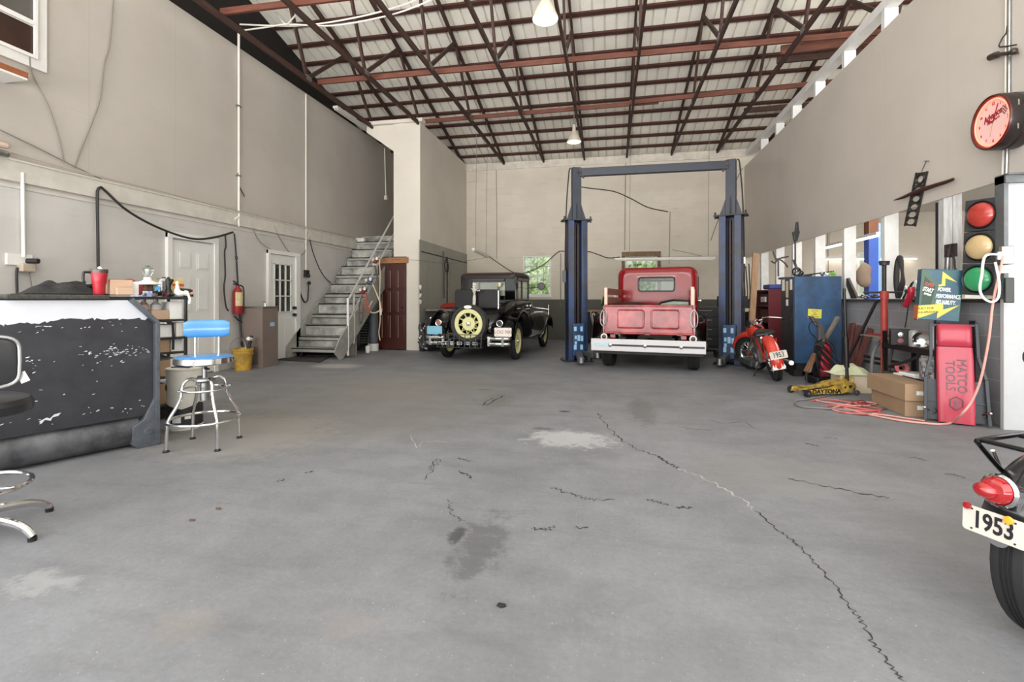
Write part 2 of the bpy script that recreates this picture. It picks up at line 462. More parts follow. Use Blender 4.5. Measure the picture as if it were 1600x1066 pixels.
crack([(862,762),(885,770),(905,775),(925,781),(962,782)], .007, 1, seed=6)
crack([(1010,780),(1030,785),(1045,790)], .008, 1, seed=7); crack([(1055,793),(1082,793)], .012, 1, seed=8)
crack([(830,826),(850,829),(868,823)], .008, 1, seed=9); crack([(896,825),(920,827)], .007, 1, seed=10)
crack([(676,735),(672,730),(685,724),(682,718),(665,752)], .004, 1, seed=11)
crack([(715,716),(735,722)], .008, 1, seed=12); crack([(718,735),(740,748)], .010, 1, seed=13)
crack([(703,780),(705,800),(722,816)], .003, 1, seed=14)
crack([(432,752),(445,750)], .012, 1, seed=15); crack([(475,740),(490,736)], .010, 1, seed=16)
crack([(1230,748),(1290,760),(1340,770),(1390,778)], .008, 1, seed=17)
crack([(748,609),(768,609)], .012, 1, seed=18); crack([(768,622),(756,634),(790,617)], .01, 1, seed=19)
crack([(1060,668),(1080,670),(1115,673)], .006, 1, seed=20)
crack([(1285,684),(1310,686)], .01, 1, seed=21); crack([(1258,694),(1280,697)], .01, 1, seed=22); crack([(1420,714),(1450,720)], .009, 1, seed=23)
crack([(640,680),(650,700),(665,690),(700,692)], .003, 2, seed=24)
crack([(1105,655),(1130,662),(1160,660),(1185,672)], .004, 1, seed=25)
floor = struct('floor', fl, [floor_mat(), M_CRACK, M_CRACKL], 'grey worn concrete garage floor with cracks and oil stains', 'floor')

# loose debris lying on the concrete
g = B(); c = Zp(783, 948)
g.prism([c + V((r * math.cos(a), r * 0.6 * math.sin(a), 0.001)) for a, r in [(k * PI / 6, 0.021 * (0.7 + 0.5 * random.random())) for k in range(12)]], (0.002, 0.001, 0.006)); g.jitter(.003, 60)
solo('leaf_scrap', g, mat('dead_leaf', (34,32,30), 0.9), 'small black scrap lying alone on the bare concrete, lower middle', 'debris')
for (px, py), lab in (((341, 796), 'small curled brown leaf on the concrete beyond the chrome chair'), ((300, 814), 'tiny dark crumb on the concrete near the curled leaf')):
    c = Zp(px, py); g = B()
    g.prism([c + V((0.018 * math.cos(a), 0.008 * math.sin(a), 0.001)) for a in [k * PI / 5 for k in range(10)]], (0, 0, 0.008)); g.jitter(.004, 50)
    solo('leaf_scrap', g, mat('brown_leaf', (92,74,60), 0.9), lab, 'debris')

# ---------------------------------------------------------------- walls
w = B(); w.box(XL-.2, XL, 2.2, YB, 0, 2.42, 0); w.box(XL-.2, XL, 2.2, YB, 2.42, 5.53, 1)
struct('wall_left', w, [M_BLOCKL, M_DRYL], 'tall white left wall, block below and pinkish board above', 'wall')
w = B(); w.box(XL, XL+.035, 2.2, 11.4, 2.44, 2.67); w.box(XL, XL+.05, 2.2, 11.4, 2.655, 2.675); w.box(XL, XL+.012, 2.2, 11.4, 2.37, 2.40)
struct('trim_1', w, mat('ledge_white', (204,199,190), .7, var=.15, vs=4), 'long off-white timber ledge running along the left wall above the doors', 'trim')
# back wall with two windows (and one more in the side bay)
def wall_with_holes(x0, x1, z0, z1, y0, y1, holes, m=0):
    g = B(); xs = sorted({x0, x1} | {h[0] for h in holes} | {h[1] for h in holes}); zs = sorted({z0, z1} | {h[2] for h in holes} | {h[3] for h in holes})
    for i in range(len(xs)-1):
        for k in range(len(zs)-1):
            cx, cz = (xs[i]+xs[i+1])/2, (zs[k]+zs[k+1])/2
            if any(h[0] < cx < h[1] and h[2] < cz < h[3] for h in holes): continue
            g.box(xs[i], xs[i+1], y0, y1, zs[k], zs[k+1], m)
    return g
WIN = [(-2.53, -1.69, 1.28, 2.46), (0.42, 1.31, 1.28, 2.36), (6.34, 6.62, 1.28, 2.40)]
w = wall_with_holes(-6.5, 9.4, 1.17, 5.05, YB, YB+.2, WIN); w.box(-6.5, 9.4, YB, YB+.2, 0, 1.17, 1)
w.box(-9, -6.5, YB, YB+.2, 2.6, 6, 0)
w.box(-6.5, 9.4, YB-.03, YB+.2, 5.05, 5.26, 2)
struct('wall_back', w, [M_BLOCKB, M_BANDB, mat('plate_white', (214,206,194), .7, var=.2, vs=5)], 'cream painted block back wall with dark grey band along its foot', 'wall')
w = B(); w.box(3.56, 3.78, 5.2, YB, 0, 1.14)
struct('wall_right', w, M_KNEE, 'low grey block wall along the right side under the openings', 'wall')
w = B(); w.box(3.52, 3.82, 5.2, YB, 1.14, 1.175); w.jitter(.006, 5)
struct('trim_2', w, mat('sill_dark', (64,62,62), .8, var=.4, vs=12), 'dark dirty sill on top of the low grey block wall', 'trim')
w = B(); w.box(3.585, 3.602, 2.0, YB, 2.28, 4.78)
struct('wall_right_panel', w, M_DRYR, 'large beige board panel hung high along the right wall', 'wall')
w = B(); w.box(3.602, 3.76, 2.0, YB-.03, 5.07, 5.20)
struct('trim_3', w, WPOST, 'white painted timber plate running above the right wall posts', 'trim')
for i, (y, lab) in enumerate(((12.85, 'white wall post farthest back, seen only above the beige panel'), (11.75, 'white wall post above the beige panel, second from the back wall'),
        (10.75, 'white wall post by the black mask on its pole'), (9.65, 'white wall post behind the blue locker'), (8.55, 'white wall post just past the corner of the blue locker'),
        (7.40, 'white wall post behind the tall red jack pole'))):
    g = B(); g.box(3.604, 3.77, y, y+.09, 1.178, 5.068)
    struct('post_%d' % (i+1), g, WPOST, lab, 'post', bevel=.004)
g = B(); g.box(3.604, 3.69, 6.22, 6.31, 1.178, 5.068); g.box(3.694, 3.78, 6.22, 6.31, 1.178, 5.068); g.box(3.602, 3.61, 6.31, 6.36, 1.178, 2.26, 1)
struct('post_7', g, [mat('worn_white_post', (206,205,204), .7, var=.3, vs=7, stretch=(4,4,.6)), DSTEEL], 'worn doubled white wall post behind the green battery sign', 'post', bevel=.004)
g = B(); g.box(3.47, 5.4, 5.18, 5.22, 0, 2.28)
struct('wall_front_return', g, mat('white_board', (186,187,189), .7, var=.12, vs=2), 'plain white board wall at the right edge beside the traffic light', 'wall')
g = B(); g.box(3.452, 3.485, 5.15, 5.26, 1.17, 2.28); g.box(3.452, 5.4, 5.13, 5.26, 2.21, 2.28); g.box(3.452, 5.4, 5.10, 5.26, 2.275, 2.29)
struct('trim_4', g, mat('grey_metal_trim', (112,116,118), .5, .4, var=.25, vs=6), 'grey metal edging around the white board wall at right', 'trim')
# partition box in the far left corner
g = B(); g.box(-4.47, -4.27, 10.6, YB, 0, 5.25); g.box(-4.92, -4.47, 10.6, 10.75, 2.16, 5.25); g.box(-4.60, -4.47, 10.6, 10.75, 0, 2.16)
g.prism([Yp(573,190,10.64), Yp(573,207,10.64), Yp(616,237,10.64), Yp(616,188,10.64)], (0,.08,0)); g.box(Yp(573,190,10.6).x, -4.2, 10.54, 10.75, 5.24, 5.32); g.box(-5.45,-5.3,10.6,10.75,0,2.16)
struct('wall_partition', g, M_PART, 'tall white boxed-in corner partition left of the black car', 'wall')
g = B(); g.box(-4.275, -4.25, 10.52, YB-.005, 0, 2.54, 0); g.box(-4.252, -4.243, 10.62, YB-.01, 2.26, 2.285, 1); g.box(-4.252, -4.246, 10.53, YB-.01, 0, .62, 1); g.box(-4.252,-4.238,12.4,12.46,.62,2.3,1)  # plain black foot band and thin black strips over the plywood
struct('wall_partition_lower', g, [M_PLY, mat('dull_black', (52,52,52), .8, var=.3)], 'grey plywood lower face of the corner partition, black at its foot', 'wall')
g = B(); g.box(-6.3, -4.47, 11.55, YB, 2.5, 2.66)
struct('floor_landing', g, M_PART, 'pale upper landing at the head of the grey stair', 'floor')
# dark sheets added to block light and blacken the attic gap; side bay shell
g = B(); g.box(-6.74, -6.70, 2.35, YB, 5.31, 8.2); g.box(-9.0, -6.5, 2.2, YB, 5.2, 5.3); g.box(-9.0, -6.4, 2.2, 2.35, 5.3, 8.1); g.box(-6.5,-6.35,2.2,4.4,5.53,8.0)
struct('wall_attic_shade', g, mat('attic_shade', (30,24,22), .9, var=.4, vs=3), 'dark sheet standing in for the shade of the attic gap above the left wall', 'wall')
g = B(); g.box(9.4, 9.6, -1.6, YB, 0, 5.2)
struct('wall_bay_right', g, M_PLAIN, 'pale far wall of the neighbouring bay', 'wall')
g = B(); g.box(3.8, 9.4, 5.3, YB, 3.4, 3.45)
struct('ceiling_bay', g, mat('bay_ceiling', (210,204,194), .8), 'pale ceiling of the neighbouring bay', 'ceiling')

# ---------------------------------------------------------------- roof: corrugated sheet, purlins, trusses, braces
SL = 0.247
def ztop(y): return 5.21 + SL * (14.1 - y)        # underside of the top chords
TCH, PUH = 0.10, 0.045
YR = 4.4
def zsheet(y): return ztop(y) + TCH + PUH + .012
prof = []
x = -9.0
while x < 9.5:
    prof += [(x, 0.0), (x+.185, 0.0), (x+.188, .042), (x+.220, .042)]
    x += .223
g = B()
rows = [(YB+.5, zsheet(YB+.5)), (YR, zsheet(YR)), (-2.2, zsheet(YR) - SL * (YR + 2.2))]
g.loft([[V((px, y, z + dz)) for px, dz in prof] for y, z in rows], 0, closed=False, caps=False, smooth=False)
struct('ceiling', g, M_SHEET, 'ribbed metal roof sheeting seen from below between the rafters', 'ceiling')
ords = ['first','second','third','fourth','fifth','sixth','seventh','eighth','ninth','tenth','eleventh','twelfth','thirteenth','fourteenth','fifteenth']
for k in range(11):
    y = 13.91 - .516 * k
    g = B(); g.obox((1.155, y, ztop(y) + TCH + PUH/2), (15.69, .088, PUH), (-math.degrees(math.atan(SL)), 0, 0))
    solo('purlin', g, PURLW, 'red-brown roof purlin, %s counting forward from the back wall' % ords[k], 'beam')
TX = [-5.47, -4.31, -3.09, -1.90, -.72, .47, 1.68, 2.88, 4.10, 5.3]
def truss(x, lab):
    t = thing('roof_truss', lab, 'truss', (x, 14.1, 5.18))
    P = lambda y, z: V((0, y - 14.1, z - 5.18))
    g = B(); g.bar(P(14.2, 5.225), P(2.8, 5.225), .042, .09); obj('bottom_chord', g, DARKW, t)
    g = B(); g.bar(P(14.25, ztop(14.25) + .05), P(3.6, ztop(3.6) + .05), .042, .098); obj('top_chord', g, DARKW, t)
    for (y0, z0, y1, z1) in ((10.66, 5.26, 9.6, ztop(9.6)), (8.13, 5.26, 9.5, ztop(9.5)), (8.1, 5.26, 7.35, ztop(7.35)), (5.3, 5.26, 7.2, ztop(7.2))):
        g = B(); g.bar(P(y0, z0), P(y1, z1 + .02), .04, .07); obj('web', g, DARKW, t)
    for yy in (8.13, 10.66):
        g = B(); g.box(-.024, .024, yy-14.1-.08, yy-14.1+.08, .03, .12); obj('nail_plate', g, STEEL, t)
    return t
tl = ['dark roof truss running just above the top of the left wall', 'dark roof truss ending on the corner partition, second from the left', 'dark roof truss third from the left, landing on the back wall by the partition',
      'dark roof truss fourth from the left', 'dark roof truss fifth from the left, beside the far lamp', 'dark roof truss above the middle of the truck lift',
      'dark roof truss third from the right wall', 'dark roof truss nearest the white posts of the right wall', 'dark roof truss just beyond the right wall posts', 'dark roof truss over the neighbouring bay']
for x, l in zip(TX, tl): truss(x, l)
for (y0, y1, x0, x1, z, lab) in ((8.44, 8.56, -5.47, 4.2, 5.315, 'reddish brace crossing all the trusses, middle of three'), (10.78, 10.66, -4.31, 1.0, 5.315, 'reddish brace over the far trusses, left length'),
        (10.6, 10.28, .4, 5.2, 5.317, 'reddish brace over the far trusses, right length'), (6.1, 6.2, -5.5, 0.5, 5.315, 'reddish brace nearest the camera at the top left')):
    g = B(); g.bar((x0, y0, z), (x1, y1, z), .04, .09)
    solo('roof_brace', g, REDW, lab, 'beam')
g = B(); g.bar((2.8, 8.9, 5.33), (4.6, 8.75, 5.33), .05, .15)
solo('roof_brace', g, REDW, 'short thick reddish beam between the last truss and the right wall posts', 'beam')
for (x0,y0,x1,y1,z,lab) in ((3.0,9.75,4.6,9.72,5.55,'short dark blocking timber, upper of two near the white right wall posts'),(3.0,12.0,4.6,11.9,5.48,'short dark blocking timber, lower of two near the white right wall posts')):
    g=B(); g.bar((x0,y0,z),(x1,y1,z),.05,.11); solo('blocking', g, DARKW, lab, 'beam')
# ---------------------------------------------------------------- doors
DOORW = mat('door_white', (222,221,218), .45, var=.04)
def door_root(name, lab, cat, loc):
    t = thing(name, lab, cat, loc); t['kind'] = 'structure'; return t
# six-panel door, left wall (local x = +X out of the wall, y along the wall)
t = door_root('door_1', 'white six-panel door in the left wall behind the shelf rack', 'door', (XL, 6.04, 0))
g = B(); g.box(.0, .03, 0, .76, 0.02, 2.05)
obj('door_leaf', g, DOORW, t, bevel=.003)
for (y0, y1) in ((.09, .335), (.425, .67)):
    for (z0, z1) in ((1.62, 1.90), (.98, 1.52), (.2, .82)):
        g = B(); g.box(.03, .034, y0, y1, z0, z1); g.box(.034, .042, y0+.03, y1-.03, z0+.03, z1-.03); obj('panel', g, DOORW, t, bevel=.008)
g = B(); g.box(0, .05, -.09, -.005, 0, 2.16); g.box(0, .05, .765, .85, 0, 2.16); g.box(0, .055, -.09, .85, 2.07, 2.16); obj('door_frame', g, DOORW, t, bevel=.004)
g = B(); g.sphere((.075, .08, .95), .028); g.cyl((.03, .08, .95), (.07, .08, .95), .012); obj('door_knob', g, STEEL, t)
# half-glazed door
t = door_root('door_2', 'white door with nine small window lights in the left wall by the stair', 'door', (XL, 8.14, 0))
g = B()
for b in ((0, .02, 0, .76, .02, .93), (0, .02, 0, .76, 1.86, 2.03), (0, .02, 0, .13, .93, 1.86), (0, .02, .63, .76, .93, 1.86)): g.box(*b)
obj('door_leaf', g, DOORW, t, bevel=.003)
for y0, y1 in ((.10, .34), (.42, .66)):
    g = B(); g.box(.02, .03, y0, y1, .16, .8); obj('panel', g, DOORW, t, bevel=.008)
g = B(); g.box(.004, .008, .13, .63, .93, 1.86); obj('glass_pane', g, mat('door_glass', (70,72,66), .08, var=.5, vs=3, col2=(20,20,20)), t)
g = B()
for k in range(4): g.box(.008, .035, .12 + k*.165, .14 + k*.165, .92, 1.87)
for k in range(4): g.box(.008, .035, .12, .635, .915 + k*.31, .935 + k*.31)
obj('glazing_bars', g, DOORW, t)
g = B(); g.box(0, .05, -.07, -.002, 0, 2.11); g.box(0, .05, .762, .90, 0, 2.11); g.box(0, .055, -.07, .90, 2.035, 2.11); obj('door_frame', g, DOORW, t, bevel=.004)
for z, n in ((1.0, 'deadbolt'), (.86, 'door_knob')):
    g = B(); g.cyl((.02, .70, z), (.05, .70, z), .03); g.sphere((.07, .70, z), .03); g.box(.02, .03, .755, .80, z-.03, z+.03); obj(n, g, DSTEEL, t)
# brown door under the partition
DKW = mat('dark_brown_door', (70,26,20), .35, var=.3, vs=6, stretch=(6,6,1), coat=.4)
t = door_root('door_3', 'dark red-brown panelled door in the corner partition beside the stair', 'door', (-5.30, 10.595, 0))
g = B(); g.box(0, .70, -.02, .03, 0.02, 2.0); obj('door_leaf', g, DKW, t)
for k in range(3):
    for (z0, z1) in ((.28, .80), (.88, 1.36), (1.44, 1.84)):
        x = .12 + k * .2
        g = B(); g.box(x, x+.14, -.034, -.02, z0, z1); g.box(x-.012, x, -.05, -.02, z0, z1, 1); obj('panel', g, [DKW, mat('door_bead', (150,120,110), .4)], t, bevel=.004)
g = B(); g.box(-.05, .75, -.03, .02, 2.01, 2.14); obj('door_head', g, mat('bare_timber', (166,116,78), .7, var=.25, vs=5), t, label='bare tan timber head above the brown door')
g = B(); g.sphere((.62, -.07, 1.0), .03); obj('door_knob', g, DSTEEL, t)

# ---------------------------------------------------------------- windows and what lies outside
def sash_window(name, lab, x0, x1, z0, z1, nx, nz, wood=None, fw=.045):
    t = door_root(name, lab, 'window', ((x0+x1)/2, YB, z0)); w_, h = (x1-x0)/2, z1-z0
    g = B()
    g.box(-w_, -w_+fw, .0, .09, 0, h); g.box(w_-fw, w_, .0, .09, 0, h); g.box(-w_+fw, w_-fw, 0, .09, 0, fw); g.box(-w_+fw, w_-fw, 0, .09, h-fw, h); g.box(-w_+fw, w_-fw, .02, .08, h/2-.02, h/2+.02)
    obj('window_frame', g, WHITE, t, bevel=.003)
    g = B()
    for i in range(1, nx): x = -w_ + fw + i * (2*w_-2*fw)/nx; g.box(x-.008, x+.008, .04, .06, fw, h-fw)
    for i in range(1, nz): z = fw + i * (h-2*fw)/nz; g.box(-w_+fw, w_-fw, .04, .06, z-.008, z+.008)
    obj('glazing_bars', g, mat('dull_white', (170,170,160), .6), t)
    g = B(); g.box(-w_+fw, w_-fw, .048, .052, fw, h-fw); obj('window_pane', g, GLASS, t)
    g = B(); g.box(-w_-.03, w_+.03, -.05, .0, -.06, -.005); obj('window_sill', g, WHITE if not wood else wood, t, bevel=.004)
    if wood:
        g = B(); g.box(-w_-.09, -w_, -.03, .0, -.06, h+.16); g.box(w_, w_+.09, -.03, 0, -.06, h+.16); g.box(-w_-.09, w_+.09, -.03, 0, h+.03, h+.16); g.jitter(.004, 9); obj('window_casing', g, wood, t, label='weathered brown casing')
    return t
sash_window('window_1', 'white double-hung window behind the black car, greenery outside', WIN[0][0], WIN[0][1], WIN[0][2], WIN[0][3], 4, 4)
sash_window('window_2', 'back window in weathered brown casing behind the red truck', WIN[1][0], WIN[1][1], WIN[1][2], WIN[1][3], 3, 4, wood=mat('weathered_casing', (136,112,84), .8, var=.4, vs=9))
sash_window('window_3', 'narrow bright window of the side bay beside its blue lift post', WIN[2][0], WIN[2][1], WIN[2][2], WIN[2][3], 1, 2)
# boarded window high on the left wall
t = door_root('window_4', 'high white-framed window with dark panes at the upper left', 'window', (XL, 4.2, 3.86))
g = B(); g.box(0, .03, -1.4, .22, -.12, 1.4); obj('window_frame', g, WHITE, t, bevel=.003)
for z0, z1, m in ((.02, .33, 0), (.40, .95, 1)):
    g = B(); g.box(.03, .034, -1.3, .08, z0, z1); obj('window_pane', g, [mat('brown_board', (58,34,24), .4, var=.4, vs=3), mat('dim_pane', (96,92,88), .3, var=.3, vs=2)][m], t)
g = B(); g.box(.03, .06, .08, .11, -.02, 1.3); g.box(.03, .06, -1.3, .08, .34, .39); g.box(.03, .06, -1.3, .08, -.02, .015); obj('window_sash', g, WHITE, t)
g = B(); g.box(0, .06, -.03, .0, -.03, .03); g.box(.0, .1, -1.1, -.14, -.42, -.37)
# outside: ground, bushes, sunlit trees
g = B().add([(-30,14.5,-.05),(30,14.5,-.05),(30,60,-.05),(-30,60,-.05)], [(0,1,2,3)])
struct('ground', g, mat('outside_grass', (120,150,80), .9, var=.4, vs=.6), 'sunlit grass outside beyond the back windows', 'ground')
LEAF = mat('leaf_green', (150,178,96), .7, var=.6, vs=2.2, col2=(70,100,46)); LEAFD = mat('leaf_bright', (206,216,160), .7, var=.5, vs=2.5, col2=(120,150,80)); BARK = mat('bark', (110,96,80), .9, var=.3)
def bush(x, y, h, r, m, lab, seed):
    rnd = random.Random(seed)
    t = thing('tree', lab, 'tree', (x, y, -.05), group='trees behind the building')
    g = B(); g.cyl((0,0,0), (.1,0,h*.6), .12, .07); obj('tree_trunk', g, BARK, t)
    g = B()
    for k in range(520):
        a, b_, rr = rnd.random()*2*PI, rnd.uniform(-.9, 1), rnd.random() ** .4
        c = V((r*rr*math.cos(a)*math.sqrt(max(0,1-b_*b_*.8)), r*rr*math.sin(a)*math.sqrt(max(0,1-b_*b_*.8)), h*.62 + b_*h*.4*rr))
        n = V((rnd.uniform(-1,1), rnd.uniform(-1,1), rnd.uniform(-1,1))).normalized(); u = n.orthogonal().normalized(); v_ = n.cross(u); s_ = rnd.uniform(.10, .2)
        g.add([c-u*s_, c-v_*s_*.5+n*.02, c+u*s_, c+v_*s_*.5+n*.02], [(0,1,2,3)])
    obj('foliage', g, m, t)
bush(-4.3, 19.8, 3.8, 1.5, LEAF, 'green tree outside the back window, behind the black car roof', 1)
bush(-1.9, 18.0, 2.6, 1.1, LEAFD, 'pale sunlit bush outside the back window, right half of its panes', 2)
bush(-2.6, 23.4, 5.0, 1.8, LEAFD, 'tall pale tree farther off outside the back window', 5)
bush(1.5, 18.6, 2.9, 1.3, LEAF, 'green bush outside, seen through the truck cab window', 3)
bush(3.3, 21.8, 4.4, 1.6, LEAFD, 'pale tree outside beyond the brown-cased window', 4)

# ---------------------------------------------------------------- grey steel stair along the left wall
t = thing('staircase', 'grey open steel stair with pipe handrails climbing the left wall', 'stairs', (-5.7, 8.75, 0))
Y0, Y1, Z1 = 0.0, 2.80, 2.64
NS = 12
def sp_(k): return (Y0 + (Y1 - Y0) * k / NS, Z1 * k / NS)
for sx, n in ((-.55, 'wall_stringer'), (.55, 'outer_stringer')):
    g = B()
    w_ = .14
    poly = [(sx, Y0-.16, 0.0), (sx, Y0+.22, 0.0), (sx, Y1+.12, Z1-.30), (sx, Y1+.05, Z1+.06), (sx, Y0-.16, .24)]
    if sx > 0: poly = [(sx, Y0-.30, .16), (sx, Y0-.12, -.0), (sx, Y0+.0, .0), (sx, Y1+.12, Z1-.36), (sx, Y1+.05, Z1+.1), (sx, Y0-.08, .44)]
    g.prism(poly, (.025 if sx > 0 else -.025, 0, 0)); obj(n, g, GREYST, t, bevel=.004)
for k in range(NS):
    y, z = sp_(k)
    g = B(); g.box(-.54, .54, y-.02, y+.20, z+.18, z+.20); g.box(-.54, .54, y-.02, y-.005, z+.125, z+.20); obj('tread', g, GREYST, t)
    if k < NS - 1 or True:
        g = B(); g.box(-.53, .53, y+.195, y+.203, z+.21, z+.36 if k % 2 else z+.33); obj('riser', g, mat('riser_dirty', (190,188,182), .7, var=.5, vs=2.5, col2=(104,102,100)), t)
def rl(k, up): y, z = sp_(k); return V((.56, y, z + up))
for up, n in ((.98, 'handrail'), (.55, 'midrail')):
    g = B(); g.tube([rl(0, up) + V((0,.25,.2)), rl(6, up), rl(12, up)], .022, n=8); obj(n, g, mat('rail_grey', (186,184,178), .5, var=.2, vs=5), t)
for k, up in ((.9, 1.0), (1.9, .95), (11.9, 1.05)):
    g = B(); g.cyl(rl(k, -.15), rl(k, up), .024); obj('rail_post', g, WHITE if k < 1 else MATS['rail_grey'], t)
g = B(); g.box(-.6,-.38, 2.62, 2.72, 2.2, 2.72); obj('newel_block', g, WHITE, t)
# mats at the foot of stair and door
g = B(); a = [Zp(430,563), Zp(461,553), Zp(520,556), Zp(500,567)]; g.prism([p + V((0,0,.002)) for p in a], (0,0,.012))
solo('door_mat', g, mat('dark_mat', (52,50,48), .95, var=.3, vs=20), 'dark mat on the concrete before the half-glazed door', 'mat')
g = B(); g.prism([p + V((0,0,.017)) for p in (Zp(478,557.5), Zp(500,551.5), Zp(526,552.5), Zp(528,557.5))], (0,0,.01))
solo('red_mat', g, mat('faded_red_mat', (150,70,72), .95, var=.3, vs=10), 'faded red mat lying at the foot of the grey stair', 'mat')

# ---------------------------------------------------------------- left wall services
XW = XL + .03
def wire(name, pts, r, m, lab, cat='cable', sub=6, n=6, **k):
    g = B(); g.tube(pts, r, n=n, sub=sub); return solo(name, g, m, lab, cat, **k)
xl = lambda px, py, d=.03: Xp(px, py, XL + d)
CONW = mat('conduit_white', (220,214,204), .5)
p = xl(373, 52); q = xl(370, 343)
t = thing('conduit', 'white pipe conduit running up the left wall between the two doors', 'pipe', (p.x, p.y, 0))
g = B(); g.tube([V((0,0,p.z)), V((0,0,q.z+.16)), V((.005,-.02,q.z+.05)), V((.01,-.10,q.z))], .02, sub=5); obj('pipe', g, CONW, t)
for z in (4.5, 3.3):
    g = B(); g.box(-.022, .022, -.045, .045, z-.012, z+.012); obj('clip', g, STEEL, t)
p = xl(478, 147); q = xl(480, 424)
t = thing('conduit', 'thin white conduit coming down beside the half-glazed door', 'pipe', (p.x, p.y, 0))
g = B(); g.tube([V((0,0,p.z)), V((0,0,q.z))], .016); obj('pipe', g, CONW, t)
g = B(); g.box(-.02, .05, -.05, .05, q.z-.12, q.z+.02); g.sphere((.06, 0, q.z-.1), .04); g.sphere((.06, 0.02, q.z-.25), .04); obj('socket', g, DSTEEL, t, label='dark twin socket at its lower end')
p = xl(601, 232); q = xl(603, 306)
g = B(); g.tube([p, q], .018); g.box(q.x-.03, q.x+.05, q.y-.05, q.y+.05, q.z-.12, q.z)
solo('conduit', g, CONW, 'short white conduit dropping to a switch by the stair head', 'pipe')
p = xl(35, 270); q = xl(37, 402)
g = B(); g.tube([p, q], .018, n=8); solo('conduit', g, WHITE, 'white conduit dropping to the junction box at far left', 'pipe')
bx = xl(39, 412)
t = thing('junction_box', 'small tan wall box with a dark knob above the counter at far left', 'socket', (XL, bx.y, bx.z))
g = B(); g.box(0, .09, -.06, .07, -.09, .0); obj('box_body', g, mat('old_tan', (186,172,154), .6, var=.2), t, bevel=.01)
g = B(); g.box(0, .03, -.16, .07, -.02, .10); obj('back_plate', g, WHITE, t)
g = B(); g.cyl((.03,.02,.03), (.13,.06,.03), .028); obj('knob', g, CORDB, t)
wire('cord', [xl(27, 418), xl(26, 430), xl(27, 462)], .012, CORDB, 'dark cord hanging straight down left of the tan wall box', sub=4)
wire('cord', [xl(45, 424), xl(48, 440), xl(52, 462)], .007, WIREG, 'thin grey cord hanging down right of the tan wall box', sub=4)
wire('black_cable', [xl(154, 462, .06), xl(153, 380, .06), xl(152, 310, .06), xl(153, 297, .07), xl(157, 293, .07), xl(163, 297, .07), xl(200, 330, .12), xl(250, 357, .16), xl(300, 373, .18), xl(335, 371, .12), xl(364, 363, .07)], .016, CORDB, 'thick black cable looping off the ledge and sagging across the six-panel door')
t = thing('hanging_chain', 'dark lifting cord with an iron ring hanging from the conduit into the yellow pail', 'chain', xl(366, 365, .07))
o_ = t.location.copy()
def tl_(pts): return [V(p) - o_ for p in pts]
g = B(); g.tube(tl_([xl(366, 365, .07), xl(368, 385, .07), xl(369, 400, .07)]), .012); g.tube(tl_([xl(369.5, 407, .07), xl(372, 450, .08), xl(375, 500, .1), xl(378, 536, .16)]), .014); obj('cord', g, CORDB, t)
g = B(); g.torus(V(xl(369.3, 403, .07)) - o_, (1,.3,0), .03, .009); obj('ring', g, DSTEEL, t)
g = B(); g.torus(V(xl(378, 537, .18)) - o_, (.6,1,0), .035, .012); g.tube(tl_([xl(378,539,.18), xl(381,552,.24)]), .016); obj('hook', g, DSTEEL, t)
wire('cord', [xl(352, 368, .05), xl(353, 385, .05), xl(351, 395, .05), xl(352, 430, .05), xl(350, 450, .05), xl(353, 478, .06), xl(357, 486, .06)], .012, CORDB, 'dark cord hanging down between the six-panel door and the fire extinguisher')
wire('wall_wire', [xl(177, 0), xl(171, 70), xl(163, 100), xl(156, 155), xl(140, 200), xl(128, 230), xl(116, 262)], .007, WIREG, 'thin crooked grey wire wandering down the upper left wall, longer of two')
wire('wall_wire', [xl(46, 88), xl(50, 115), xl(75, 165), xl(92, 215), xl(100, 254)], .007, WIREG, 'thin grey wire from the high window corner down to the ledge, shorter of two')
wire('wall_wire', [xl(0, 203), xl(60, 232), xl(110, 257), xl(160, 281)], .007, WIREG, 'straight grey wire slanting down to the ledge at far left', sub=2)
wire('wall_wire', [xl(16, 238,.05), xl(80, 256,.05), xl(160, 277,.06), xl(260, 301,.05), xl(372, 330,.05), xl(480, 355,.05), xl(552, 371,.05)], .010, mat('ledge_pipe', (176,166,154), .6), 'thin pipe lying along the top of the left wall ledge', sub=3)
wire('wall_wire', [xl(393, 350), xl(402, 372), xl(415, 385), xl(432, 393), xl(446, 396)], .006, WIREG, 'thin wire drooping over the half-glazed door, left of two')
wire('wall_wire', [xl(428, 352), xl(437, 372), xl(455, 397), xl(472, 398), xl(479, 385), xl(480, 362)], .008, WIREG, 'wire looping over the half-glazed door into the thin conduit')
wire('black_cable', [xl(465, 413), xl(466, 440), xl(470, 460), xl(476, 472), xl(481, 467), xl(482, 445)], .013, CORDB, 'black cord hanging in a loop below the socket beside the half-glazed door')
wire('wall_wire', [xl(483, 370), xl(491, 400), xl(505, 430), xl(523, 447)], .009, CORDB, 'dark wire slanting from the thin conduit down behind the stair')
wire('wall_wire', [xl(372, 270), xl(374, 290), xl(382, 307)], .008, CORDB, 'short dark wire end poking out beside the tall conduit', sub=3)
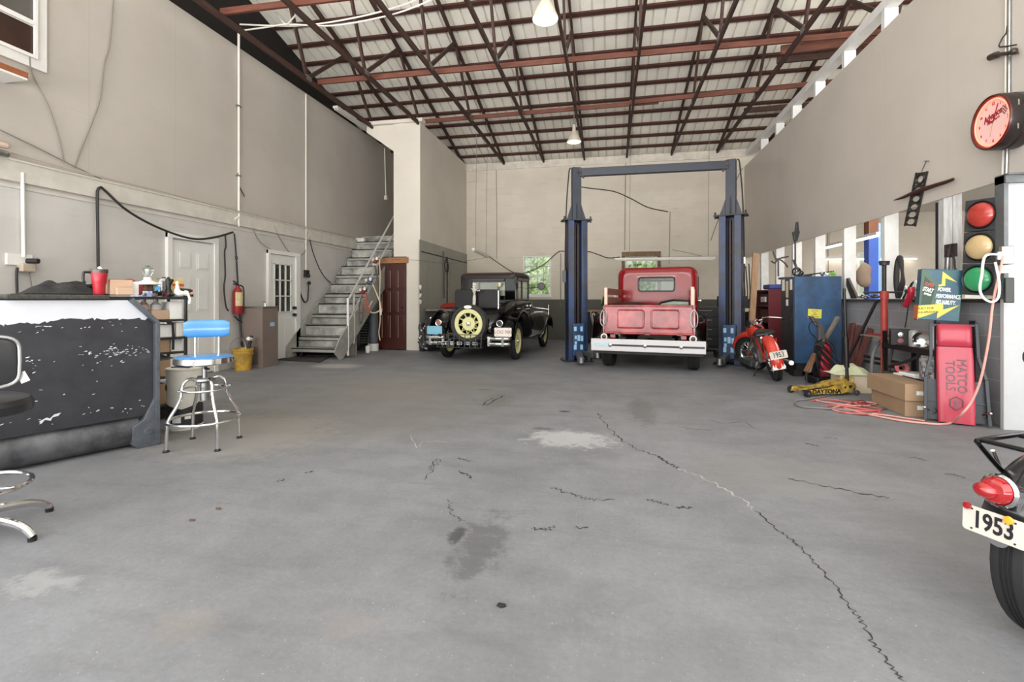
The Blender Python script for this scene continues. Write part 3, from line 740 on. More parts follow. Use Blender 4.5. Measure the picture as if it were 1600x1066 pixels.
# objects poking in at the far left
g = B(); c = xl(13, 125); g.box(XL, XL+.32, c.y-1.2, c.y-.02, c.z-.04, c.z-.02, 0); g.box(XL, XL+.30, c.y-1.2, c.y, c.z-.02, c.z+.05, 1)
solo('wall_shelf', g, [WHITE, mat('orange_wood', (158,92,56), .7, var=.3, vs=6, stretch=(6,1,6))], 'short wooden wall shelf with a white underside at far left', 'shelf')
for (py, r, lab, m) in ((228, .03, 'rounded pinkish pole end poking in at far left, upper of two', mat('pink_pole', (200,176,160), .6)), (241, .035, 'grey rounded pole end poking in at far left, lower of two', STEEL)):
    c = xl(9, py, .12); g = B(); g.cyl(c + V((0,-1.0,0)), c, r); g.sphere(c, r); solo('pole', g, m, lab, 'pole')

# ---------------------------------------------------------------- fire extinguisher, cooler, pail
c = xl(365, 472)
t = thing('fire_extinguisher', 'red fire extinguisher with a yellow label hung on the left wall', 'fire extinguisher', (XL + .11, c.y, .92))
g = B(); g.lathe([(0,0),(.07,.0),(.078,.02),(.078,.36),(.06,.42),(.03,.45),(.03,.48),(0,.48)]); obj('cylinder', g, mat('extinguisher_red', (140,30,34), .35), t)
g = B(); g.lathe([(.0795,.14),(.0795,.37)], a0=-75, a1=70); obj('tag_label', g, mat('yellow_label', (214,196,150), .7, var=.3, vs=30), t)
g = B(); g.bar((0,0,.5), (.02,-.12,.56), .025, .012); g.bar((0,0,.49), (.02,-.12,.51), .025, .012); g.cyl((0,0,.46),(0,0,.51),.02); obj('handle', g, BLACK, t)
g = B(); g.tube([V((0,.03,.49)), V((.02,.1,.46)), V((.03,.11,.3)), V((.03,.1,.05))], .012, sub=5); obj('hose', g, BLACK, t)
wire('cord', [xl(366, 494, .1), xl(372, 500, .1), xl(380, 505, .1), xl(388, 508, .14)], .012, CORDB, 'dark hose end running from below the extinguisher to the cooler', sub=4)
c0 = Zp(427, 570); 
t = thing('water_cooler', 'tall grey-brown water fountain cabinet by the half-glazed door', 'water cooler', (-5.98, 7.58, 0))
TP = mat('taupe_enamel', (128,114,106), .45, .1, var=.12, vs=3)
g = B(); g.box(-.22, .18, -.24, .16, 0.0, 1.02); g.box(-.16,.1,-.245,-.24,.05,.36,1); obj('cabinet', g, [TP, mat('taupe_dark', (92,82,78), .5)], t, bevel=.008)
g = B(); g.box(-.23, .19, -.25, .17, 1.02, 1.05); obj('basin', g, STEEL, t, bevel=.01)
g = B(); g.tube([V((-.02,.08,1.05)), V((-.02,.08,1.12)), V((-.02,.02,1.14))], .01, sub=4); obj('spout', g, CHROME, t)
g = B(); g.box(.181, .184, -.05, .06, .70, .77); obj('badge', g, mat('pale_blue', (140,180,206), .5), t)
c = Zp(382, 577)
t = thing('pail', 'dirty yellow plastic pail on the floor by the water cooler', 'bucket', (-5.98, 7.10, 0))
YB_ = mat('pail_yellow', (196,154,50), .55, var=.4, vs=7, col2=(140,112,50))
g = B(); g.lathe([(.125,.0),(.15,.26),(.16,.262),(.16,.275),(.15,.278),(.153,.32),(.162,.325),(.162,.355),(.152,.36),(.145,.35),(.12,.01),(0,.01)]); g.lathe([(0,.002),(.125,.002)]); obj('pail_body', g, YB_, t)
g = B(); g.tube([V((.15*math.cos(a), .15*math.sin(a)*.2-.12, .34 + .2*math.sin(a))) for a in [PI*k/10 for k in range(11)]], .004); obj('wire_handle', g, STEEL, t)
g = B(); g.cyl((.03,.02,.1),(.08,.1,.56),.02,.03); g.cyl((.08,.1,.5),(.1,.0,.52),.03,m=1); solo('tool_in_pail', g, [DSTEEL, WHITE], 'dark tool handle standing in the yellow pail', 'tool', loc=(-5.98,7.10,0))
# fluorescent strip under the rafters at left, one more near it
def strip(name, p, q, lab, tilt=0, lit=0.0, w_=.12):
    p, q = V(p), V(q); o = (p + q) / 2
    t = thing(name, lab, 'light', o); d = (q - p) / 2
    g = B(); g.bar(-d, d, w_, .05); obj('housing', g, WHITE, t, bevel=.006)
    side = d.cross(V((0,0,1))).normalized() * (w_ * .25)
    for s in (-1, 1):
        g = B(); g.cyl(-d*.97 + side*s + V((0,0,-.04)), d*.97 + side*s + V((0,0,-.04)), .017, n=10); obj('tube', g, mat('tube_lit' if lit else 'tube_off', (255,250,240) if lit else (232,228,220), .4, emit=lit), t)
    return t
strip('strip_light', (-6.05, 10.0, 5.50), (-6.05, 12.6, 5.50), 'old double-tube strip light along the top of the left wall')
# ---------------------------------------------------------------- vehicles (local frame: ground under the rear axle, +Y forward, +X right)
def rring(y, hw, z0, z1, rad, n=6, zr=None):
    """rounded rectangle across X-Z at station y; rad bends the top corners, zr the bottom ones"""
    zr = rad * .5 if zr is None else zr
    pts = []
    for cx, cz, a0, r in ((hw-rad, z1-rad, 0, rad), (-hw+rad, z1-rad, 90, rad), (-hw+zr, z0+zr, 180, zr), (hw-zr, z0+zr, 270, zr)):
        for k in range(n+1):
            a = R(a0 + 90*k/n); pts.append(V((cx + r*math.cos(a), y, cz + r*math.sin(a))))
    return pts
def wheel(parent, c, Rr, w, rr, mr, spokes=16, hub=CHROME, hr=.045, axis=(1,0,0), drum=0.1, white=None, thick=.007, mt=RUB):
    c = V(c); ax = V(axis).normalized()
    g = B()
    g.lathe([(rr+.006,-w*.36),(rr-.015,-w*.22),(rr-.02,0),(rr-.015,w*.22),(rr+.006,w*.36)], 0, 32, c, ax)
    q = V((0,0,1)).rotation_difference(ax)
    for i in range(spokes):
        a = 2*PI*i/spokes; b_ = a + (.22 if i % 2 else -.22); s_ = w*.3*(1 if i % 2 else -1)
        g.cyl(c + q @ V((drum*math.cos(a), drum*math.sin(a), s_)), c + q @ V(((rr-.012)*math.cos(b_), (rr-.012)*math.sin(b_), 0)), thick, n=6)
    g.lathe([(0,-w*.36),(drum,-w*.34),(drum+.005,0),(drum,w*.34),(0,w*.36)], 0, 20, c, ax)
    g.lathe([(0,-w*.55),(hr*.7,-w*.5),(hr,-w*.34),(hr,w*.34),(hr*.7,w*.5),(0,w*.55)], 1, 16, c, ax)
    o = obj('wheel', g, [mr, hub], parent)
    g = B()
    pr_ = [(rr, -w*.33),(rr+.25*(Rr-rr),-w*.47),(Rr-.25*(Rr-rr),-w*.49),(Rr*.985,-w*.38),(Rr,-w*.22)]
    for k in range(1, 4):   # tread grooves
        x = -w*.22 + w*.44*k/4; pr_ += [(Rr, x-.006), (Rr-.007, x-.004), (Rr-.007, x+.004), (Rr, x+.006)]
    pr_ += [(Rr,w*.22),(Rr*.985,w*.38),(Rr-.25*(Rr-rr),w*.49),(rr+.25*(Rr-rr),w*.47),(rr,w*.33)]
    g.lathe(pr_, 0, 40, c, ax); obj('tire', g, mt, o)
    if white:
        g = B()
        for s_ in (-1, 1): g.lathe([(rr+.004, s_*w*.39),(rr+.62*(Rr-rr), s_*w*.507)], 0, 40, c, ax)
        obj('whitewall', g, white, o)
    return o
def fender(path, x0, x1, drop=.09, lip=.05, crown=.025):
    """open sheet: path of (y, z) along the wheel, swept across x from inner x0 to outer x1"""
    P_ = spline([V((0, y, z)) for y, z in path], 6); rings = []
    for i, p in enumerate(P_):
        t = (P_[min(i+1, len(P_)-1)] - P_[max(i-1, 0)]).normalized(); n = V((0, -t.z, t.y))
        if n.z < 0 and i == 0: pass
        row = []
        for u, d in ((0, -.02), (.25, crown*.7), (.5, crown), (.75, crown*.4), (.92, -drop*.35), (1.0, -drop), (1.0, -drop-lip)):
            row.append(V((x0 + (x1-x0)*u, p.y, p.z)) + n * d)
        rings.append(row)
    return rings
def plate(parent, c, w, h, s_, mcol, mtxt, size, nrm=(0,-1,0), up=(0,0,1), tilt=0, bold=.0, sx=1.0, bolts=True):
    nrm = V(nrm).normalized(); up = V(up); x = up.cross(nrm).normalized(); up = nrm.cross(x)
    if tilt: x, up = x*math.cos(tilt)+up*math.sin(tilt), up*math.cos(tilt)-x*math.sin(tilt)
    c = V(c); g = B()
    rr = min(w, h)*.12; pts = []
    for cx, cz, a0 in ((w/2-rr, h/2-rr, 0), (-w/2+rr, h/2-rr, 90), (-w/2+rr, -h/2+rr, 180), (w/2-rr, -h/2+rr, 270)):
        for k in range(5): a = R(a0+22.5*k); pts.append(c + x*(cx+rr*math.cos(a)) + up*(cz+rr*math.sin(a)))
    g.prism(pts, nrm*.003)
    if bolts:
        for sx_ in (-1, 1):
            g.disc(c + x*sx_*w*.34 + up*h*.38 + nrm*.004, nrm, h*.035, .003, 1, 8); g.disc(c + x*sx_*w*.34 - up*h*.38 + nrm*.004, nrm, h*.035, .003, 1, 8)
    o = obj('license_plate', g, [mcol, DSTEEL], parent)
    if s_:
        text('lettering', s_, size, frame(c + nrm*.004, x, up), mtxt, o, sx=sx, bold=bold)
    return o

# ================================================================ black 1930s coupe
CY = mat('wheel_cream', (212,208,150), .4, var=.08)
t = thing('vintage_coupe', 'black 1930s coupe with cream wheels and open rumble lid, tail towards the camera', 'car', (-2.51, 9.45, 0), -4)
for x, y in ((-.71, 0), (.71, 0), (-.71, 2.63), (.71, 2.63)):
    wheel(t, (x, y, .36), .36, .125, .245, CY, 20, CHROME, .04, white=None)
g = B()
g.loft([rring(-.60,.36,.56,.72,.07), rring(-.54,.46,.54,.84,.10), rring(-.42,.53,.52,.95,.11), rring(-.15,.57,.50,1.07,.12), rring(.25,.60,.50,1.15,.10), rring(.45,.61,.50,1.17,.06), rring(1.62,.61,.50,1.16,.06), rring(1.75,.58,.5,1.15,.08), rring(2.05,.47,.52,1.13,.12), rring(2.85,.29,.52,1.08,.12)])
obj('body', g, GLOSSB, t)
g = B(); g.loft([rring(2.85,.30,.50,1.09,.12), rring(2.95,.30,.50,1.09,.12)]); obj('radiator_shell', g, CHROME, t)
# greenhouse
g = B()
g.box(-.585,-.36,.42,.47,1.15,1.64); g.box(.36,.585,.42,.47,1.15,1.64); g.box(-.36,.36,.42,.47,1.15,1.25); g.box(-.36,.36,.42,.47,1.54,1.64)
for s_ in (-1, 1):
    x0, x1 = (.565*s_, .60*s_)
    g.box(x0, x1, .42, .62, 1.15, 1.64); g.box(x0, x1, .93, 1.0, 1.15, 1.64); g.box(x0, x1, 1.52, 1.58, 1.15, 1.64); g.box(x0, x1, .42, 1.58, 1.56, 1.64); g.box(x0, x1, .42, 1.58, 1.14, 1.18)
g.box(-.6,.6,1.53,1.58,1.56,1.64); g.box(-.6,.6,1.53,1.58,1.12,1.2)
obj('cab_frame', g, GLOSSB, t, bevel=.012)
g = B(); g.loft([rring(.36,.50,1.60,1.66,.03), rring(.40,.585,1.60,1.70,.05), rring(.6,.61,1.61,1.735,.07), rring(1.1,.62,1.62,1.75,.08), rring(1.6,.60,1.62,1.73,.07), rring(1.78,.57,1.60,1.66,.03)])
obj('roof', g, [mat('roof_fabric', (44,30,28), .6, var=.3, vs=12)], t, label='dark brown fabric roof')
for nm, b in (('rear_window', (-.36,.36,.443,.447,1.25,1.54)), ('windshield', (-.57,.57,1.55,1.554,1.2,1.56)), ('side_window', (.58,.583,.62,.93,1.18,1.56)), ('side_window', (.58,.583,1.0,1.52,1.18,1.56)), ('side_window', (-.583,-.58,.62,.93,1.18,1.56)), ('side_window', (-.583,-.58,1.0,1.52,1.18,1.56))):
    g = B(); g.box(*b); obj(nm, g, GLASS, t)
# rumble lid standing open, with chrome handle rod
s0 = B(); s0.loft([[V((x, y, z)) for x, z in ((-.45,.86),(-.40,.78),(.40,.78),(.45,.86),(.46,1.33),(.43,1.365),(-.43,1.365),(-.46,1.33))] for y in (-.30, -.26)], smooth=False)
s0.rot(Euler((R(-4),0,0)).to_matrix(), (0,-.28,.8)); obj('rumble_lid', s0, mat('satin_black', (20,19,18), .38, var=.3, vs=3, spec=.25), t, bevel=.008)
g = B(); g.box(.44,.455,-.32,-.25,.84,1.34); obj('lid_trim', g, CHROME, t)
for s_ in (-1, 1):
    g = B(); g.loft(fender([(.62,.40),(.52,.55),(.36,.72),(.12,.815),(-.12,.815),(-.34,.72),(-.48,.56),(-.54,.42)], .56*s_, .86*s_), closed=False, caps=False); obj('rear_fender', g, GLOSSB, t, solid=.012)
for s_ in (-1, 1):
    g = B(); g.loft(fender([(1.55,.36),(1.85,.45),(2.15,.68),(2.45,.83),(2.75,.84),(3.0,.72),(3.12,.5)], .40*s_, .88*s_), closed=False, caps=False); obj('front_fender', g, GLOSSB, t, solid=.012)
for s_ in (-1, 1):
    g = B(); g.box(.58*s_, .86*s_, .55, 1.65, .36, .40); obj('running_board', g, BLACK, t, bevel=.008)
# spare wheel in a black cover
sp = wheel(t, (0, -.70, .72), .36, .13, .27, CY, 20, CHROME, .05, axis=(0,1,0), drum=.125, mt=mat('tire_cover', (30,30,30), .5, var=.4, vs=10, bump=.8, bs=16), thick=.011)
g = B(); g.lathe([(.195,-.04),(.205,-.06),(.262,-.062),(.275,-.05)], 0, 36, (0,-.70,.72), (0,1,0)); obj('rim_flange', g, CY, sp)
g = B(); g.prism([V((.075*math.cos(2*PI*k/20), 0, .032*math.sin(2*PI*k/20))) + V((0,-.775,1.03)) for k in range(20)], (0,-.012,0)); obj('oval_badge', g, WHITE, sp)
# split bumper, tail lamps, plates
for s_ in (-1, 1):
    g = B()
    for z in (.46, .365): g.tube([(.42*s_,-.84,z),(.60*s_,-.86,z),(.76*s_,-.84,z),(.80*s_,-.80,z)], .033, n=8, sub=4)
    for xx in (.44, .70): g.box(xx*s_-.022, xx*s_+.022, -.90, -.80, .33, .50)
    g.bar((.44*s_,-.82,.42),(.36*s_,-.3,.5),.04,.05)
    b = obj('bumperette', g, CHROME, t)
    g = B(); g.lathe([(0,-.01),(.045,-.008),(.05,.0)], 0, 20, (.60*s_,-.74,.73), (0,1,0)); g.torus((.60*s_,-.74,.73),(0,1,0),.055,.012,1); g.cyl((.60*s_,-.73,.73),(.60*s_,-.62,.73),.05,.03,m=1)
    obj('tail_lamp', g, [mat('lens_dull', (150,90,70), .3) if s_ < 0 else DSTEEL, CHROME], t)
    g = B(); g.bar((.60*s_,-.74,.66),(.56*s_,-.45,.6),.03,.03); obj('lamp_bracket', g, BLACK, t)
plate(t, (.70,-.87,.585), .32, .16, 'LOU 980', mat('plate_pale', (218,206,198), .5), mat('plate_text', (150,140,138), .6), .085, bold=.002)
plate(t, (-.62,-.87,.60), .30, .155, '', mat('plate_blue', (116,172,194), .5), None, .08)
# folded luggage grid across the tail
t2 = B()
for k in range(9): x = -.52 + k*.105; t2.bar((x,-.97,.30),(x,-.93,.53),.012,.012); t2.bar((x,-.97,.30),(x,-.80,.29),.012,.012)
for z in (.30,.38,.46,.53): t2.bar((-.53,-.97+(z-.3)*.17,z),(.34,-.97+(z-.3)*.17,z),.014,.014)
obj('luggage_rack', t2, BLACK, t)
g = B()
for k in range(5): g.box(-.46+k*.15,-.36+k*.15,-.925,-.90,.345,.40)
obj('rear_bumper_bar', g, CHROME, t)
g = B(); g.cyl((-.62,0,.36),(.62,0,.36),.045); g.sphere((0,0,.36),(.13,.14,.13)); g.box(-.4,.4,-.5,2.6,.42,.52); g.cyl((-.25,-.6,.36),(-.25,1.5,.36),.025)
obj('chassis', g, mat('chassis_black', (26,25,24), .7), t)
g = B(); g.cyl((.58,1.5,1.42),(.84,1.5,1.45),.008); g.lathe([(0,-.012),(.075,-.01),(.085,0),(.075,.012),(0,.014)],0,20,(.90,1.5,1.47),(.1,-1,0)); obj('wing_mirror', g, BLACK, t)
g = B(); g.sphere((.62,1.62,1.02),.05); g.cyl((.58,1.62,1.02),(.66,1.6,1.1),.015); g.bar((.60,1.0,1.12),(.63,1.1,1.12),.02,.02); g.cyl((.61,.5,.98),(.64,.62,.98),.012); g.cyl((.45,2.4,.98),(.88,2.45,.93),.014); g.cyl((.88,2.45,.80),(.88,2.45,1.04),.012); obj('chrome_fittings', g, CHROME, t)

# small figures hanging at the car's tail
def doll(loc, lab, h, m, m2, full=True):
    t = thing('toy_figure', lab, 'toy', loc, -4)
    g = B(); g.sphere((0,0,-.05*h), (.10*h,.09*h,.12*h), n=12); g.sphere((0,-.02,-.13*h),(.06*h,.06*h,.06*h),n=10)
    for s_ in (-1,1): g.sphere((.045*h*s_,-.085*h,-.05*h),.022*h,1,8,6)
    obj('head', g, [m, DSTEEL], t)
    if full:
        g = B(); g.tube([V((0,0,-.17*h)),V((0,-.01,-.3*h)),V((0,0,-.5*h))], lambda u: h*(.05+.05*math.sin(PI*min(1,u*1.2))), n=8, sub=4)
        g.tube([V((-.07*h,0,-.24*h)),V((-.14*h,-.02,-.2*h))], .025*h); g.tube([V((.07*h,0,-.24*h)),V((.2*h,-.03,-.32*h)),V((.27*h,-.04,-.3*h))], .025*h); g.sphere((.28*h,-.04,-.3*h),.045*h,0,8,6)
        for s_ in (-1,1): g.tube([V((.03*h*s_,0,-.5*h)),V((.04*h*s_,-.01,-.7*h)),V((.025*h*s_,-.015,-.9*h))], lambda u: .035*h*(1+.5*u), n=8)
        g.sphere((0,-.02,-.95*h),(.08*h,.06*h,.09*h),0,10,8); obj('figure_body', g, m2, t)
        g = B(); g.cyl((0,0,.05*h),(0,.05,.12*h),.004); obj('hanging_string', g, CORDB, t)
    return t
w0 = Matrix.Rotation(R(-4), 3, 'Z')
def car(p): return V((-2.51, 9.45, 0)) + w0 @ V(p)
doll(car((-.02,-.36,1.46)), 'pale dangling toy figure hung over the edge of the open rumble lid', .40, mat('toy_pale', (226,216,200), .6, var=.15, vs=30), mat('toy_grey', (206,200,192), .6, var=.25, vs=30))
doll(car((.27,.36,1.49)), 'small pale toy skull inside the rear window of the black coupe', .36, mat('toy_yellow', (226,214,170), .6), None, False)

# ================================================================ red pickup truck
RED = mat('truck_red', (136,16,24), .16, coat=.5, var=.12, vs=2)
REDF = mat('truck_red_mottled', (176,66,68), .22, var=.6, vs=4, col2=(122,26,30), spec=.7)  # paler red mottled with a darker one by noise
OAK = mat('stake_oak', (226,196,180), .6, var=.15, vs=6, stretch=(6,6,1)); SLATM = mat('stake_slat', (146,92,80), .6, var=.3, vs=5, stretch=(1,1,6))
t = thing('pickup_truck', 'red 1930s pickup truck with white rear bumper standing between the lift posts', 'truck', (.68, 8.72, 0), -10)
for x, y in ((-.70, 0), (.70, 0), (-.70, 2.85), (.70, 2.85)): wheel(t, (x, y, .36), .36, .185, .215, RED, 0, CHROME, .07, drum=.2)
g = B()
n_ = 6
win = rring(1.165, .335, 1.33, 1.60, .05, n_, .05)
g.loft([win, rring(1.16,.60,.95,1.66,.12,n_), rring(1.17,.70,.72,1.76,.14,n_), rring(1.24,.745,.62,1.80,.16,n_), rring(1.7,.76,.60,1.815,.17,n_), rring(2.15,.74,.60,1.78,.17,n_), rring(2.3,.71,.60,1.70,.14,n_), rring(2.36,.66,1.0,1.62,.1,n_,.1), rring(2.34,.58,1.26,1.56,.06,n_,.06)], caps=False)
obj('cab', g, RED, t, sharp=60)
g = B(); g.torus((0,0,0),(0,0,1),1,.01)
g = B(); ring = win; g.tube([p + V((0,-.006,0)) for p in rring(1.16,.335,1.33,1.60,.05,n_,.05)], .014, closed=True, n=6); obj('window_seal', g, BLACK, t)
g = B(); g.box(-.335,.335,1.168,1.172,1.33,1.60); obj('rear_window', g, GLASS, t)
g = B(); g.box(-.6,.6,2.335,2.34,1.24,1.58); obj('windshield', g, GLASS, t)
for s_ in (-1, 1):
    g = B(); g.box(.752*s_,.768*s_,1.45,2.1,1.22,1.62); obj('side_window', g, DGLASS, t, bevel=.02)
    g = B(); g.cyl((.755*s_,1.5,1.15),(.80*s_,1.5,1.15),.012); g.cyl((.80*s_,1.42,1.15),(.80*s_,1.54,1.15),.012); obj('door_handle', g, CHROME, t)
g = B(); g.loft([rring(2.3,.62,.62,1.22,.14), rring(2.8,.5,.6,1.16,.18), rring(3.35,.36,.6,1.1,.18)]); obj('hood', g, RED, t)
g = B(); g.loft([rring(3.35,.37,.55,1.12,.18), rring(3.42,.33,.55,1.08,.16)]); obj('grille', g, CHROME, t)
# bed
g = B(); g.box(-.70,.70,-.42,1.15,.60,.64); obj('bed_floor', g, RED, t)
for s_ in (-1, 1):
    g = B(); g.box(.69*s_,.72*s_,-.42,1.15,.60,1.03); g.cyl((.71*s_,-.42,1.045),(.71*s_,1.15,1.045),.025); g.box(.70*s_,.735*s_,-.44,-.38,.6,1.03); obj('bed_side', g, RED, t, bevel=.005)
g = B(); g.box(-.68,.68,1.10,1.13,.62,1.02); obj('bed_front', g, RED, t)
# tailgate with two pressed panels
t_ = B(); t_.box(-.69,.69,-.455,-.425,.60,1.055); t_.cyl((-.70,-.44,1.06),(.70,-.44,1.06),.022); t_.cyl((-.70,-.45,.61),(.70,-.45,.61),.02)
gate = obj('tailgate', t_, REDF, t, bevel=.004)
for cx in (-.275, .275):
    g = B()
    pts = [V((cx+p.x, -.457, p.z)) for p in rring(0,.215,.70,.995,.04,4,.04)]; g.tube(pts, .014, closed=True, n=6)
    pts = [V((cx+p.x, -.457, p.z)) for p in rring(0,.185,.735,.96,.03,4,.03)]; g.prism(pts, (0,-.012,0)); obj('pressed_panel', g, REDF, gate)
for x in (-.66,-.5,-.03,.03,.5,.66):
    g = B(); g.box(x-.012,x+.012,-.466,-.455,.64,1.03); obj('pressed_rib', g, REDF, gate)
for x in (-.5, 0, .5):
    g = B(); g.box(x-.04,x+.04,-.475,-.44,.59,.645); g.cyl((x-.04,-.47,.62),(x+.04,-.47,.62),.016); obj('hinge', g, REDF, gate)
for s_ in (-1, 1):
    g = B(); g.tube([V((.735*s_,-.455,.98)),V((.765*s_,-.48,.9)),V((.755*s_,-.485,.76)),V((.70*s_,-.48,.73)),V((.66*s_,-.47,.82)),V((.66*s_,-.465,.93)),V((.70*s_,-.455,1.0))], .011, n=8, closed=True, sub=5); obj('tailgate_chain', g, STEEL, t)
    g = B(); g.box(.665*s_,.715*s_,-.405,-.355,.95,1.37); obj('stake', g, OAK, t, bevel=.005)
    g = B(); g.box(.675*s_,.71*s_,.55,.60,.95,1.35); obj('stake', g, OAK, t, bevel=.005)
    for z in (1.10, 1.25):
        g = B(); g.box(.655*s_,.675*s_,-.38,1.1,z,z+.11); obj('side_slat', g, SLATM, t, bevel=.004)
    g = B(); g.torus((.70*s_,-.50,.545),(0,1,0),.045,.013); g.lathe([(0,-.02),(.03,-.015),(.045,0)],1,20,(.70*s_,-.50,.545),(0,1,0)); g.cyl((.70*s_,-.49,.545),(.70*s_,-.36,.58),.04,.02); obj('tail_lamp', g, [WHITE, mat('lamp_dark', (60,20,20), .3)], t)
    g = B(); g.box(.52*s_,.60*s_,-.47,-.40,.53,.585); obj('bumper_tab', g, REDF, t)
    g = B(); g.loft(fender([(.55,.30),(.48,.5),(.3,.72),(.05,.80),(-.2,.74),(-.38,.56),(-.45,.36)], .62*s_, .90*s_), closed=False, caps=False); obj('rear_fender', g, GLOSSB, t, solid=.012)
    g = B(); g.loft(fender([(2.1,.32),(2.35,.5),(2.6,.74),(2.9,.82),(3.2,.70),(3.35,.45)], .48*s_, .92*s_), closed=False, caps=False); obj('front_fender', g, GLOSSB, t, solid=.012)
    g = B(); g.box(.74*s_,.92*s_,.5,2.15,.32,.36); obj('running_board', g, BLACK, t, bevel=.008)
# bumper
WB = mat('bumper_white', (196,192,194), .3, var=.06)
g = B(); g.box(-.89,.89,-.66,-.62,.325,.525); b = obj('rear_bumper', g, WB, t, bevel=.012)
g = B(); g.box(-.83,.87,-.664,-.659,.410,.440); obj('bumper_groove', g, BLACK, b)
for x in (-.57, -.02, .53):
    g = B(); g.lathe([(.032,0),(.032,.012),(.02,.022),(0,.024)],0,14,(x,-.662,.427),(0,-1,0)); obj('bumper_bolt', g, CHROME, b)
g = B(); g.box(-.85,-.56,-.6655,-.6595,.405,.455); obj('bumper_sticker', g, mat('sticker_blue', (176,206,222), .5, var=.2, vs=30), b)
g = B(); g.box(-.85,.85,-.61,-.56,.28,.34); g.bar((-.4,-.6,.42),(-.4,.2,.52),.06,.08); g.bar((.4,-.6,.42),(.4,.2,.52),.06,.08); g.cyl((-.6,0,.36),(.6,0,.36),.05); g.sphere((0,0,.36),(.15,.16,.15)); g.box(-.42,-.36,-.4,3.2,.44,.54); g.box(.36,.42,-.4,3.2,.44,.54); g.cyl((.35,-.45,.34),(.3,1.2,.34),.03); obj('chassis', g, MATS['chassis_black'], t)
w1 = Matrix.Rotation(R(-10), 3, 'Z')
def trk(p): return V((.68, 8.72, 0)) + w1 @ V(p)
# things lying in the bed
g = B(); g.torus((0,0,0),(0,0,1),.30,.07); 
solo('spare_tire', g, RUB, 'black tyre lying flat in the left of the truck bed', 'tire', loc=trk((-.32,-.05,1.02)), rot=(6,0,0))
g = B(); g.box(-.34,.34,-.30,.30,0,.36); solo('crate', g, mat('red_crate', (110,20,26), .4, var=.2), 'dark red chest in the truck bed against the cab', 'box', loc=trk((-.05,.72,.645)), rot=(0,0,-10), bevel=.03)
g = B(); g.box(-.34,.34,-.25,.25,0,.28); solo('crate', g, mat('wood_crate', (96,70,54), .7, var=.3), 'dark crate in the truck bed under the black tyre', 'box', loc=trk((-.32,-.08,.645)), rot=(0,0,-10))
tt = thing('glass_panel', 'black-framed green glass panel propped in the right of the truck bed', 'panel', trk((.34,-.2,.66)), -10)
g = B(); pts = [V((x,0,z)) for x,z in ((-.24,.0),(.30,.0),(.30,.48),(.05,.50),(-.14,.46),(-.24,.38))]
g.tube(pts, .022, closed=True, n=6); obj('panel_frame', g, BLACK, tt)
g = B(); g.prism([p + V((0,-.003,0)) for p in pts], (0,.006,0)); obj('panel_glass', g, mat('green_glass', (120,138,118), .1, var=.3, vs=4), tt)

